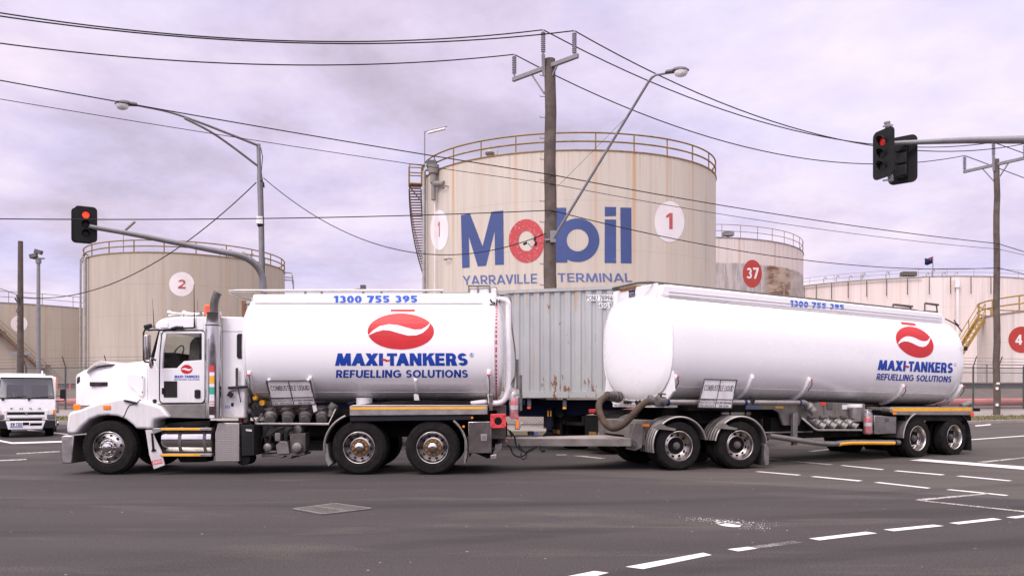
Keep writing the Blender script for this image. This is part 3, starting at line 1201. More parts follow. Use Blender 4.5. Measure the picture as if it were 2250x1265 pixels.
def strip(name, offs, mat, kind="structure", skirt=False):
    m = MB()
    vs = []
    for x, y in K:
        row = [(x, y + vo(x, o), vz(y + vo(x, o), o, x)) for o in offs]
        if skirt:
            row = [(x, y, gz(y) - 0.05)] + row
        vs += row
    w = len(offs) + (1 if skirt else 0)
    fs = [(i * w + j, (i + 1) * w + j, (i + 1) * w + j + 1, i * w + j + 1) for i in range(len(K) - 1) for j in range(w - 1)]
    m.add(vs, fs)
    return tag(m.build(name, mat, fix=False, smooth=False), kind=kind)


strip("kerb", [0.0, 0.02, .25], "kerb_stone", skirt=True)
strip("verge", [.25, 1.2, 2.2, 2.9], "turf")
strip("footpath", [2.9, 4.2, 5.2], "concrete")
strip("gravel_strip", [5.2, 6.4, 8.2], "gravel")
strip("earth_bank", [8.2, 10, 11.8], "bank_earth")
strip("yard", [13.4, 16, 40, 120, 600], "gravel")

# tufts of grass on the verge
rnd = random.Random(4)
m = MB()
for _ in range(9000):
    x = rnd.uniform(-42, 46)
    if -30 < x < 30 and rnd.random() < 0.0:
        continue
    o = rnd.uniform(.28, 2.9)
    y = kerb_y(x) + vo(x, o)
    if not (abs(x) < 5 or abs(x / y) > 0.5) or (-4 < x < 1.2):
        continue
    z = vz(y, o, x)
    h = rnd.uniform(.03, .10)
    a = rnd.uniform(0, TAU)
    w = rnd.uniform(.015, .04)
    dx, dy = math.cos(a) * w, math.sin(a) * w
    lx, ly = rnd.uniform(-.07, .07), rnd.uniform(-.07, .07)
    m.add([(x - dx, y - dy, z), (x + dx, y + dy, z), (x + lx, y + ly, z + h)], [(0, 1, 2)])
tag(m.build("verge_grass", "grass_blade", fix=False, smooth=False), kind="stuff")
MATS["verge_ok"] = MATS["turf"]

# bund wall at the top of the bank, in two straight runs meeting behind the corner
wall = thing("bund_wall", (0, kerb_y(0) + 12.6, vz(39, 12)), "low concrete bund wall running along the top of the earth bank behind the red pipe", "wall")
m = MB()
rows = []
for x, y in K:
    yy = y + 11.8
    z = vz(yy, 11.8)
    rows.append([Vector((x, yy, z - .3)), Vector((x, yy, z + .30)), Vector((x, yy + 1.6, z + .30)), Vector((x, yy + 1.6, z - .3))])
m.loft(rows)
m.build("wall_body", "dark_concrete", wall, smooth=False, world=True)
m = MB()
rows = []
for x, y in K:
    yy = y + 11.72
    z = vz(yy, 11.8)
    rows.append([Vector((x, yy, z + .302)), Vector((x, yy, z + .38)), Vector((x, yy + 1.7, z + .38)), Vector((x, yy + 1.7, z + .302))])
m.loft(rows)
m.build("coping", "concrete", wall, smooth=False, world=True)

# steel handrail on the bund wall (right-hand run)
hr = thing("handrail", (24, kerb_y(24) + 12.4, vz(kerb_y(24) + 12.4, 12)), "grey steel handrail with two rails on top of the bund wall at the right", "handrail")
m = MB()
runs = [(x, y + 12.4, vz(y + 12.4, 11.8) + .38) for x, y in K if 6 < x < 60]
for hz in (.62, 1.15):
    m.tube([(x, y, z + hz) for x, y, z in runs], .035, 6)
m.build("rail", "galv", hr, world=True)
for i in range(0, len(runs), 2):
    x, y, z = runs[i]
    m = MB()
    m.tube([(x, y, z), (x, y, z + 1.17)], .045, 6)
    m.build("post", "galv", hr, world=True)

# the red pipeline behind the fence
m = MB()
m.tube([(x, y + 7.4, vz(y + 7.4, 7.4) + .30) for x, y in K if -60 < x < 60], .215, 14)
o = m.build("pipeline", "red_pipe", world=True)
tag(o, "thick faded red pipeline lying behind the chain-link fence at the foot of the bank", "pipe")


def chain_fence(name, x0, x1, label):
    f = thing(name, ((x0 + x1) / 2, kerb_y((x0 + x1) / 2) + 6.0, vz(kerb_y((x0 + x1) / 2) + 6, 6)), label, "fence")
    pts = [(x, y + vo(x, 6.0), vz(y + vo(x, 6.0), 6.0, x)) for x, y in K if x0 <= x <= x1]
    m = MB()
    s = 0
    for a, b in zip(pts, pts[1:]):
        d = math.hypot(b[0] - a[0], b[1] - a[1])
        m.add([a, b, (b[0], b[1], b[2] + 2.25), (a[0], a[1], a[2] + 2.25)], [(0, 1, 2, 3)], [(s, 0), (s + d, 0), (s + d, 2.25), (s, 2.25)])
        s += d
    m.build("mesh_panel", "chain_link", f, smooth=False, world=True)
    m = MB()
    m.tube([(x, y, z + 2.26) for x, y, z in pts], .028, 6)
    m.tube([(x, y, z + .06) for x, y, z in pts], .022, 6)
    m.build("rail", "galv_dark", f, world=True)
    m = MB()
    for k in range(3):
        m.tube([(x, y - .10 * k, z + 2.42 + .17 * k) for x, y, z in pts], .009, 4)
    m.build("barbed_wire", "galv_dark", f, world=True)
    for i in range(0, len(pts), 2):
        x, y, z = pts[i]
        if x0 > 12:      # the right-hand run has its posts every two metres
            x = 12.6 + 1.757 * (i // 2)
            y = kerb_y(x) + vo(x, 6.0)
            z = vz(y, 6.0, x)
        m = MB()
        m.tube([(x, y, z - .1), (x, y, z + 2.34)], .045, 7)
        m.tube([(x, y, z + 2.3), (x, y - .32, z + 2.86)], .028, 6)
        m.build("post", "fence_green" if x > 0 else "galv_dark", f, world=True)
    return f


chain_fence("chain_link_fence", -40, -4, "chain-link fence with barbed wire on top behind the small white truck")
chain_fence("chain_link_fence", -3.9, 12, "chain-link fence glimpsed under the grey container at the corner")
chain_fence("chain_link_fence", 12.1, 46, "chain-link fence with barbed wire and green posts at the right edge")

# ------------------------------------------------------------------ storage tanks
class Drum:
    def __init__(self, cx, cy, R, z0, z1, q=1.0):
        self.c, self.R, self.z0, self.z1, self.q = Vector((cx, cy, 0)), R, z0, z1, q
        self.to = Vector((-cx, -cy, 0)).normalized()
        self.rt = Vector((-self.to.y, self.to.x, 0))
        # lathe pieces share the plan of the wall
        a = math.atan2(self.to.y, self.to.x)
        self.M = Matrix.Translation(self.c) @ Matrix.Rotation(a, 4, "Z") @ Matrix.Diagonal((q, 1, 1, 1))

    def p(self, beta, z, off=0.0):
        g_ = self.c + self.to * math.cos(beta) * (self.R * self.q + off) + self.rt * math.sin(beta) * (self.R + off)
        return Vector((g_.x, g_.y, z))

    def hit(self, px, py, off=0.012):
        d = ray(px, py)
        A, B = self.R + off, self.R * self.q + off
        dl = Vector((d.x, d.y, 0))
        dx, dy = dl.dot(self.rt) / A, dl.dot(self.to) / B
        ox, oy = -self.c.dot(self.rt) / A, -self.c.dot(self.to) / B
        a = dx * dx + dy * dy
        b = 2 * (dx * ox + dy * oy)
        c = ox * ox + oy * oy - 1
        D = max(0.0, b * b - 4 * a * c)
        t = (-b - math.sqrt(D)) / (2 * a)
        return Vector((d.x * t, t, CH + d.z * t))

    def beta(self, px, py=700):
        q = self.hit(px, py, 0) - self.c
        return math.atan2(q.dot(self.rt) / self.R, q.dot(self.to) / (self.R * self.q))

    def hitter(self, off):
        return lambda x, y: self.hit(x, y, off)


def storage_tank(D, label, mat, posts=26, beta0=0.0, rail_h=1.2, rail_mat="rail_yellow", rail_r=.045, roof_rise=0.6, group="fuel storage tanks in the terminal", rail_range=(-PI, PI), lip=True):
    r = thing("storage_tank", (D.c.x, D.c.y, D.z0), label, "storage tank", group)
    pitch = TAU / posts
    n = 144
    m = MB()
    vs, fs, uv = [], [], []
    for i in range(n + 1):
        b = -PI + TAU * i / n
        for z in (D.z0, D.z1):
            vs.append(D.p(b, z))
            uv.append(((b - beta0 + pitch / 2) * D.R + 200 * pitch * D.R, D.z1 - z))
    for i in range(n):
        fs.append((2 * i, 2 * i + 2, 2 * i + 3, 2 * i + 1))
    m.add(vs, fs, uv)
    # UV origin near the front so the pattern stays in range
    for k in m.uv:
        m.uv[k] = [(u - 200 * pitch * D.R, h) for u, h in m.uv[k]]
    m.build("wall", mat, r, world=True)
    m = MB()
    prof = [(D.R - .02, D.z1 - .015), (D.R + .06, D.z1 - .015), (D.R + .06, D.z1 + .06), (D.R - .1, D.z1 + .065), (D.R * .5, D.z1 + roof_rise * .75), (0.0, D.z1 + roof_rise)]
    m.lathe([(max(a, 1e-4), h) for a, h in prof], 96, D.M)
    m.build("roof", "concrete" if rail_mat != "rail_yellow" else "rail_yellow" if lip else "concrete", r, world=True)
    if posts and rail_h:
        m = MB()
        N = 120
        rr = [D.p(rail_range[0] + (rail_range[1] - rail_range[0]) * i / N, 0, -.03) for i in range(N + 1)]
        for h in (rail_h, rail_h * .52):
            m.tube([Vector((q.x, q.y, D.z1 + h)) for q in rr], rail_r, 6)
        gr = m.build("guardrail", rail_mat, r, world=True)
        k0 = math.ceil((rail_range[0] - beta0) / pitch)
        b = beta0 + k0 * pitch
        while b <= rail_range[1] + 1e-6:
            m = MB()
            q = D.p(b, 0, -.03)
            m.tube([(q.x, q.y, D.z1), (q.x, q.y, D.z1 + rail_h)], rail_r * .9, 6)
            m.build("post", rail_mat, gr, world=True)
            b += pitch
    return r


def roundel(D, tank, cx, cy, rx, ry, mat, txt=None, tb=None, tmat=None, bold=.03, chip=None):
    ro = paint_poly("roundel", ellipse(cx, cy, rx, ry, 44), None, D.hitter(.015), mat, tank, 6)
    if txt:
        paint_text("number", txt, tb, D.hitter(.03), tmat, ro, bold, 1.0, 5)
    return ro


def wall_pipe(D, tank, px, y0, y1, r, mat, off=.25, name="pipe", elbow=None):
    b = D.beta(px, 600)
    q0 = D.hit(px, y0, off)
    z0 = q0.z
    z1 = D.z0 if y1 is None else D.hit(px, y1, off).z
    pts = [D.p(b, z1, off), D.p(b, z0, off)]
    if elbow:
        pts += [D.p(b, z0 + .18, off - .1), D.p(b, z0 + .22, off - .5)]
    m = MB()
    m.tube(pts, r, 8)
    return m.build(name, mat, tank, world=True)


# --- the big signed tank
DM = Drum(4.3, 61.85, 11.25, .9, 18.0, .78)
tm = storage_tank(DM, "big beige tank with blue and red lettering behind the grey container", "tank_main", 26, DM.beta(1309, 330), 1.2, "rail_yellow", .055)
H = DM.hitter(.02)


def C3(pts, ox=880, oy=40, s=2.109):
    return [(ox + x / s, oy + y / s) for x, y in pts]


paint_poly("letter", C3([(280, 912), (322, 906), (380, 1057), (421, 897), (476, 891), (479, 1141), (438, 1143), (436, 985), (396, 1146), (358, 1149), (316, 1010), (320, 1154), (286, 1157)]), None, H, "sign_blue", tm, 8)


def ring(cx, cy, rx, ry, qx, qy, n=48):
    vs = ellipse(cx, cy, rx, ry, n) + ellipse(cx, cy, qx, qy, n)
    return vs, [(i, (i + 1) % n, n + (i + 1) % n, n + i) for i in range(n)]


vs, fs = ring(880 + 584 / 2.109, 40 + 1032 / 2.109, 83 / 2.109, 101 / 2.109, 37 / 2.109, 47 / 2.109)
paint_poly("letter", vs, fs, H, "sign_red", tm, 8)
# b: bowl and stem share one outline
b0 = (1200, 40, 2.109)
mbm = MB()
vs, fs = ring(1200 + 146 / 2.109, 40 + 1028 / 2.109, 101 / 2.109, 101 / 2.109, 51 / 2.109, 52 / 2.109)
paint_poly("letter", vs, fs, H, "sign_blue", tm, 8, mb=mbm)
paint_poly("letter", C3([(18, 878), (93, 878), (93, 985), (84, 1028), (98, 1075), (98, 1131), (18, 1131)], *b0), None, DM.hitter(.026), "sign_blue", tm, 8, mb=mbm)
mbm.build("letter", "sign_blue", tm, smooth=False, world=True, fix=False)
mbm = MB()
for q in ([(272, 874), (324, 875), (324, 916), (272, 917)], [(272, 932), (324, 933), (324, 1134), (271, 1133)]):
    paint_poly("letter", C3(q, *b0), None, H, "sign_blue", tm, 8, mb=mbm)
mbm.build("letter", "sign_blue", tm, smooth=False, world=True, fix=False)
paint_poly("letter", C3([(344, 877), (395, 878), (396, 1135), (346, 1134)], *b0), None, H, "sign_blue", tm, 8)
paint_text("lettering", "YARRAVILLE", ((1016, 606), (1180, 601), (1180, 622), (1018, 626)), H, "sign_blue_small", tm, .012, 1.05, 8)
paint_text("lettering", "TERMINAL", ((1225, 600), (1387, 600), (1389, 619), (1226, 619)), H, "sign_blue_small", tm, .012, 1.05, 8)
roundel(DM, tm, 1471, 487, 33, 45, "roundel_white", "1", box_quad(1464, 468, 1478, 503), "tank_number_red", .035)
roundel(DM, tm, 965.5, 505.5, 20, 44, "roundel_white", "1", box_quad(962.5, 487, 966, 520), "tank_number_red", .03)
wall_pipe(DM, tm, 940.5, 372, None, .13, "pipe_grey", .3, elbow=True)
wall_pipe(DM, tm, 962, 400, None, .045, "roundel_white", .25)
# breather and elbow near the top left
m = MB()
b = DM.beta(962, 370)
for z0_, z1_, r_ in ((15.8, 17.0, .17), (17.0, 17.7, .23), (17.7, 18.3, .34)):
    m.cyl(DM.p(b, z0_, .35), DM.p(b, z1_, .35), r_, 12, r_ * (1.25 if z1_ > 18 else 1))
m.cyl(DM.p(b, 16.95, .35), DM.p(b + .09, 16.85, .05), .2, 10)
m.build("foam_chamber", "concrete", tm, world=True)
m = MB()
q = DM.p(b - .035, 18.25, .3)
m.cbox(q + Vector((0, 0, .22)), (.7, .7, .42))
m.build("cable_box", "galv_dark", tm, world=True)
# roof vent
m = MB()
b = DM.beta(1057, 500)
q = DM.p(b, DM.z1, -1.0)
m.cyl(q, q + Vector((0, 0, .45)), .2, 12)
m.ball(q + Vector((0, 0, .62)), .3, 12, (1.15, 1.15, .8))
m.cyl(q + Vector((0, 0, .8)), q + Vector((0, 0, 1.15)), .13, 10, .06)
m.tube([q + Vector((.1, 0, .45)), q + Vector((.5, 0, .5)), q + Vector((.55, 0, .85))], .04, 6)
m.build("roof_vent", "pipe_grey", tm, world=True)
# spiral stair that wraps round the back of the left side
b_s = -math.radians(80)
m = MB()
for i in range(36):
    b = b_s - .02 - .0135 * i
    z = DM.z1 - .35 - .185 * i
    a0, a1 = DM.p(b, z, .12), DM.p(b, z, 1.0)
    d = (DM.p(b - .02, z, .5) - DM.p(b, z, .5)).normalized() * .13
    m.add([a0 - d, a1 - d, a1 + d, a0 + d, a0 - d + Vector((0, 0, -.05)), a1 - d + Vector((0, 0, -.05)), a1 + d + Vector((0, 0, -.05)), a0 + d + Vector((0, 0, -.05))], [(0, 1, 2, 3), (7, 6, 5, 4), (0, 4, 5, 1), (1, 5, 6, 2), (2, 6, 7, 3), (3, 7, 4, 0)])
st = m.build("stair", "rail_rust", tm, smooth=False, world=True)
m = MB()
for off in (.10, 1.02):
    m.tube([DM.p(b_s - .02 - .0135 * i, DM.z1 - .42 - .185 * i, off) for i in range(0, 36, 3)], .05, 5)
for hz in (.55, 1.05):
    m.tube([DM.p(b_s - .02 - .0135 * i, DM.z1 - .35 + hz - .185 * i, 1.02) for i in range(0, 36, 3)], .025, 5)
m.build("handrail", "galv_dark", st, world=True)
m = MB()
for bb in (b_s, b_s + .085):
    for off in (.1, 1.05):
        m.tube([DM.p(bb, DM.z1 - .3, off), DM.p(bb, DM.z1 + 1.2, off)], .04, 6)
for hz in (-.25, .55, 1.18):
    m.tube([DM.p(b_s, DM.z1 + hz, .1), DM.p(b_s, DM.z1 + hz, 1.05), DM.p(b_s + .085, DM.z1 + hz, 1.05), DM.p(b_s + .085, DM.z1 + hz, .1)], .045, 6)
m.tube([DM.p(b_s, DM.z1 - .3, 1.0), DM.p(b_s, DM.z1 - 1.4, .1)], .05, 6)
for k in range(5):
    m.bar(DM.p(b_s + .02 * k, DM.z1 - .28, .08), DM.p(b_s + .02 * k, DM.z1 - .28, 1.05), .2, .05)
m.build("stair_platform", "rail_yellow", tm, world=True)
# lamp on a thin pole by the rim
b = DM.beta(936, 500)
q = DM.p(b, 0, .1)
lp = thing("floodlight", (q.x, q.y, 16.3), "thin pole with a slanted tube lamp at the left rim of the big signed tank", "lamp")
m = MB()
m.tube([(q.x, q.y, 16.3), (q.x, q.y, 21.4)], .05, 6)
m.tube([(q.x, q.y, 21.4), (q.x + 1.75, q.y - .9, 21.5)], .035, 6)
m.build("pole", "galv", lp, world=True)
m = MB()
m.bar((q.x + .25, q.y - .1, 21.28), (q.x + 1.6, q.y - .8, 21.36), .22, .14)
m.build("lamp_tube", "placard_white", lp, world=True, bevel=.03)
# small brackets on the plate
for px, py in ((978, 412), (984, 570)):
    b = DM.beta(px, py)
    z = DM.hit(px, py).z
    m = MB()
    m.tube([DM.p(b - .012, z, 0), DM.p(b - .012, z, .25), DM.p(b + .04, z, .25), DM.p(b + .04, z, 0)], .04, 6)
    m.build("bracket", "concrete", tm, world=True)

# --- tank 2, left
D2 = Drum(-33.9, 83.4, 9.72, 1.0, 15.0)
t2 = storage_tank(D2, "beige tank marked with a red number 2 behind the white cab", "tank_beige", 22, math.radians(4), 1.15, "rail_yellow", .06)
roundel(D2, t2, 399, 624, 27.5, 26.5, "roundel_white", "2", box_quad(391, 614, 408, 634), "tank_number_red", .03)
wall_pipe(D2, t2, 184.5, 566, None, .10, "pipe_grey", .3, elbow=True)
wall_pipe(D2, t2, 194.5, 566, None, .14, "pipe_grey", .3, elbow=True)
m = MB()
for bd, zz in ((76, 14.9), (80, 14.2), (84, 14.6)):
    b = math.radians(bd)
    m.tube([D2.p(b, zz, 0), D2.p(b, zz, .75), D2.p(b, zz - .35, .9), D2.p(b, zz - 1.2, .9)], .07, 6)
m.build("foam_pipe", "pipe_grey", t2, world=True)
for k, bd in enumerate((20, 26, 36, 44, 56, 62)):
    b = math.radians(bd)
    m = MB()
    q = D2.p(b, 15.1, -1.4)
    m.tube([q, q + Vector((0, 0, .75)), q + Vector((.12, 0, .92)), q + Vector((.28, 0, .92)), q + Vector((.38, 0, .7))], .05, 6)
    m.build("roof_vent", "pipe_grey", t2, world=True)
m = MB()
q = D2.p(math.radians(-36), 0, -.2)
m.tube([(q.x, q.y, 15), (q.x, q.y, 17.2)], .04, 6)
m.bar((q.x, q.y, 17.0), (q.x + 1.5, q.y - .9, 17.75), .2, .12)
m.build("lamp", "pipe_grey", t2, world=True)

# --- tank 3, far left
D3 = Drum(-66.8, 105.7, 18, 1.0, 12.35)
t3 = storage_tank(D3, "wide beige tank with a stair up its side at the far left", "tank_far", 34, 0, 1.3, "rail_rust", .035, 1.0)
roundel(D3, t3, 42, 711, 18.5, 18, "roundel_white", "3", box_quad(36, 702, 46, 720), "tank_number_red", .03)
m = MB()
A, B = D3.hit(0, 716), D3.hit(150, 838)
ba, bb = D3.beta(-60, 716), D3.beta(152, 838)
za, zb = A.z + 2.4, 1.4
N = 46
for i in range(N):
    t = i / (N - 1)
    b, z = ba + (bb - ba) * t, za + (zb - za) * t
    a0, a1 = D3.p(b, z, .05), D3.p(b, z, 1.0)
    m.bar(a0, a1, .3, .12)
stt = m.build("stair", "pump_grey", t3, smooth=False, world=True)
m = MB()
for off, hz in ((.05, -.15), (1.0, -.15), (1.0, .55), (1.0, 1.1)):
    m.tube([D3.p(ba + (bb - ba) * i / 20, za + (zb - za) * i / 20 + hz, off) for i in range(21)], .075 if hz < 0 else .03, 5)
m.build("handrail", "rail_rust", stt, world=True)
m = MB()
for px in (2, 101):
    q = D3.hit(px, 731 if px < 50 else 805)
    m.cbox(q + Vector((0, -.5, 0)), (1.0, 1.1, .35))
m.build("stair_landing", "concrete", t3, world=True)

# --- tank 37, behind the signed tank
D37 = Drum(17.9, 88.2, 13.5, 1.0, 16.6)
_pt = TAU / 44
tank_rusty((D37.beta(1681, 600) - .05 + _pt / 2) * 13.5, (D37.beta(1736, 600) - .05 + _pt / 2) * 13.5)
t37 = storage_tank(D37, "white tank with a rust-eaten middle band and a red 37 roundel", "tank_rusty", 44, .05, 1.25, "rail_rust", .03, .5)
roundel(D37, t37, 1653, 601, 21.0, 30.5, "roundel_red", "37", box_quad(1640.5, 588, 1667, 612), "roundel_white", .03)
m = MB()
b = D37.beta(1604, 600)
q = D37.p(b, 16.6, -.4)
m.cbox(q + Vector((0, 0, .45)), (1.0, .7, .35))
m.cyl(q, q + Vector((0, 0, .4)), .15, 8)
m.build("roof_vent", "galv", t37, world=True)

# --- wide pale tank, right
D5 = Drum(51.0, 109.2, 19.2, 1.0, 15.3)
t5 = storage_tank(D5, "wide pinkish-white tank with a pipe round its rim behind the right tanker", "tank_pink", 40, .03, 0.9, "rail_rust", .02, .5)
m = MB()
m.tube([D5.p(-.8 + 1.0 * i / 40, 15.25, .3) for i in range(41)], .09, 6)
m.build("foam_pipe", "pipe_grey", t5, world=True)
for px in (1770, 1796, 1829, 1865, 1905, 1948, 1993, 2040, 2086, 2130, 2173):
    b = D5.beta(px, 640)
    m = MB()
    m.tube([D5.p(b, 15.2, .3), D5.p(b, 13.3, .3)], .05, 6)
    m.build("drop_pipe", "pump_grey", t5, world=True)
for px in (1793, 1827, 1851, 1880, 1890, 1947, 1985, 2058, 2064, 2105, 2140):
    b = D5.beta(px, 640)
    q = D5.p(b, 15.35, -1.5 - (px % 7) * .4)
    m = MB()
    m.tube([q, q + Vector((0, 0, .8)), q + Vector((.15, 0, 1.0)), q + Vector((.3, 0, .95)), q + Vector((.35, 0, .75))], .06, 5)
    m.build("roof_vent", "pipe_grey", t5, world=True)
m = MB()
q = D5.p(D5.beta(1999, 640), 15.3, -.8)
m.cbox(q + Vector((0, 0, .5)), (1.6, .8, .5))
m.build("roof_hatch", "pump_grey", t5, world=True)
wall_pipe(D5, t5, 2101, 618, None, .16, "roundel_white", .3)
m = MB()
b = D5.beta(2101, 640)
m.cyl(D5.p(b, 14.0, .3), D5.p(b, 14.9, .3), .3, 10)
m.build("foam_chamber", "roundel_white", t5, world=True)

# --- small tank 4, far right
D4 = Drum(45.8, 63.1, 7.75, 1.0, 8.05)
t4 = storage_tank(D4, "small white tank with a red number 4 roundel at the right edge", "tank_small", 18, .1, 1.25, "stair_yellow", .06, .4)
roundel(D4, t4, 2245, 746, 29.5, 29, "roundel_red", "4", box_quad(2231, 735, 2246, 757), "roundel_white", .035)
m = MB()
a = D4.p(D4.beta(2160, 720), 8.0, .1)
bq = a + Vector((-3.6, -.9, -4.9))
for s in (-.35, .35):
    o_ = Vector((.24, -.97, 0)).normalized() * s
    m.bar(a + o_, bq + o_, .08, .26)
    m.tube([a + o_ + Vector((0, 0, 1.15)), bq + o_ + Vector((0, 0, 1.0))], .04, 6)
    m.tube([a + o_ + Vector((0, 0, .6)), bq + o_ + Vector((0, 0, .5))], .03, 6)
    for k in range(5):
        q = a.lerp(bq, k / 4) + o_
        m.tube([q, q + Vector((0, 0, 1.1))], .035, 6)
for k in range(14):
    q = a.lerp(bq, (k + .5) / 14)
    m.cbox(q, (.7, .3, .04))
m.build("stair", "stair_yellow", t4, world=True)
m = MB()
for k in range(3):
    D4c = D4.p(-.9, 1.0, .03)
m.lathe([(D4.R + .02, 1.0), (D4.R + .03, 2.0), (D4.R - .1, 2.02)], 64, Matrix.Translation(D4.c))
m.build("base_band", "black_plastic", t4, world=True)

# flag flying above the wide tank
q = D5.p(D5.beta(2084, 620), 15.4, -4)
fl = thing("flag", (q.x, q.y, 15.5), "small dark blue flag on a thin pole above the wide pale tank", "flag")
m = MB()
m.tube([(q.x, q.y, 15.4), (q.x, q.y, 18.3)], .05, 6)
m.build("pole", "galv", fl, world=True)
fx = lambda u, v: Vector((q.x - 1.05 * u, q.y + .18 * math.sin(5 * u), 17.4 + .78 * v - .18 * u + .06 * math.sin(6 * u + 1)))
m = MB()
N = 8
vs = [fx(i / N, j) for i in range(N + 1) for j in (0, 1)]
m.add(vs, [(2 * i, 2 * i + 2, 2 * i + 3, 2 * i + 1) for i in range(N)])
o = m.build("cloth", "flag_blue", fl, world=True, fix=False)
md = o.modifiers.new("solid", "SOLIDIFY")
md.thickness = .012
m = MB()
for (u0, v0, u1, v1) in ((0, .76, .45, .78), (.22, .55, .24, 1.0)):
    a, b = fx(u0, v0) + Vector((0, -.04, 0)), fx(u1, v1) + Vector((0, -.04, 0))
    m.bar(a, b, .01, .04)
m.build("union_cross", "label_red", o, world=True)

# fence posts, bollards and a sign or two deep in the yard at the left
for k, (px, py0, py1, mt, lab) in enumerate(((125, 829, 858, "amber", "tall thin orange marker post in the yard left of the white hood"), (154, 843, 856, "orange_lamp", "short orange bollard in the yard just left of the white hood"))):
    b0_, b1_ = P(px, py1, 50), P(px, py0, 50)
    m = MB()
    m.lathe([(.035, 0), (.035, (b1_.z - 1.9) * .95), (.03, b1_.z - 1.9), (1e-4, b1_.z - 1.88)], 10, Matrix.Translation((b0_.x, 50, 1.9)))
    tag(m.build("marker_post", mt, world=True), lab, "post")

# ------------------------------------------------------------------ road markings and covers
def flat(name, mat, quads, lift=.004):
    m = MB()
    for q in quads:
        m.add([on_ground(x, y, lift) for x, y in q], [tuple(range(len(q)))])
    return tag(m.build(name, mat, smooth=False, fix=False), kind="structure")


R6 = lambda pts: [(1580 + x / 3.358, 940 + y / 3.358) for x, y in pts]
for q in ([(60, 891), (215, 873), (283, 886), (140, 907)], [(662, 812), (1085, 762), (1168, 774), (740, 826)], [(1212, 746), (1580, 710), (1660, 720), (1288, 759)], [(1695, 698), (2020, 662), (2088, 672), (1768, 708)], [(2115, 656), (2290, 636), (2350, 644), (2190, 664)]):
    flat("lane_dash", "line_white", [R6(q)])
flat("lane_dash", "line_ghost", [R6([(222, 873), (540, 828), (620, 842), (288, 886)])])
for q in ([(1374, 1244), (1545, 1213), (1564, 1218), (1413, 1249)], [(1225, 1269), (1306, 1253), (1338, 1257), (1270, 1275)]):
    flat("lane_dash", "line_white", [q])
for q in ([(890, 275), (920, 273), (1222, 303), (1195, 307)], [(1285, 315), (1322, 312), (1670, 342), (1637, 346)], [(1745, 353), (1788, 350), (2165, 386), (2137, 390)], [(260, 320), (300, 318), (608, 344), (578, 348)], [(672, 357), (710, 354), (1062, 386), (1027, 391)], [(1140, 400), (1183, 397), (1565, 440), (1532, 444)], [(1672, 453), (1708, 450), (2138, 493), (2112, 498)]):
    flat("lane_dash", "line_white", [R6(q)])
for q in ([(520, 244), (560, 243), (845, 267), (815, 271)], [(355, 226), (380, 223), (468, 234), (445, 237)]):
    flat("lane_dash", "line_worn", [R6(q)])
flat("chevron_line", "line_worn", [R6([(1445, 530), (1470, 522), (1975, 479), (1992, 485), (1560, 527), (1530, 534)]), R6([(1447, 531), (1530, 535), (2280, 612), (2280, 622)])])
flat("stop_line", "line_white", [R6([(1405, 236), (1500, 226), (2300, 286), (2300, 309)])])
flat("edge_line", "line_worn", [R6([(1900, 250), (1925, 246), (2280, 211), (2280, 217), (1960, 254)])])
flat("edge_line", "line_white", [R6([(1860, 82), (2280, 52), (2280, 57), (1860, 87)])])
flat("lane_dash", "line_white", [[(2142, 934), (2176, 931), (2178, 933), (2144, 936)]])
flat("edge_line", "line_white", [[(-40, 960), (0, 966), (27, 971.2), (135, 968), (160, 967), (160, 970), (135, 971), (27, 974.4), (0, 969.4), (-40, 964)]])
flat("lane_dash", "line_worn", [[(36, 995), (131, 990), (131, 992.2), (36, 997)]])
flat("lane_dash", "line_worn", [[(-60, 1012), (58, 1007.5), (58, 1009.7), (-60, 1014.5)]])
flat("edge_line", "line_white", [[(60, 943.5), (72, 944), (150, 952.5), (150, 954.5), (60, 945.5)]])
flat("lane_dash", "line_worn", [[(1258, 1000.5), (1282, 1000.5), (1332, 1006), (1318, 1007)]])
flat("lane_dash", "line_worn", [[(1222, 998), (1244, 997.5), (1246, 999), (1224, 999.5)]])
flat("lane_dash", "line_worn", [[(1775, 990), (1824, 985), (1830, 986.6), (1786, 991.8)]])
# lumps of spilt white paint
rnd = random.Random(11)
m = MB()


def blot(cx, cy, rx, ry, n=14, j=.45):
    q = [(cx + rx * (1 + rnd.uniform(-j, j)) * math.cos(TAU * k / n), cy + ry * (1 + rnd.uniform(-j, j)) * math.sin(TAU * k / n)) for k in range(n)]
    m.add([on_ground(x, y, .004) for x, y in q], [tuple(range(n))])


q = [(1577, 1151), (1596, 1149.5), (1612, 1151), (1628, 1153.5), (1627, 1156), (1612, 1157), (1590, 1154.5)]
m.add([on_ground(x, y, .0045) for x, y in q], [tuple(range(len(q)))])
for _ in range(26):
    blot(1596 + rnd.gauss(0, 12), 1146 + rnd.gauss(0, 2.2), rnd.uniform(1.5, 5), rnd.uniform(.4, 1.0), 9)
for _ in range(380):
    u = abs(rnd.gauss(0, .42)) * (1 if rnd.random() < .55 else -1.05)
    x = 1603 + u * 115
    y = 1147 + u * (14 if u > 0 else 12) + rnd.gauss(0, 5)
    if u < 0:
        y = 1147 + u * 13 + rnd.gauss(0, 3)
    s = rnd.uniform(.25, 1.0)
    blot(x, y, s * 1.3, s * .42, 6, .3)
tag(m.build("paint_spill", "line_white", smooth=False, fix=False), kind="structure")

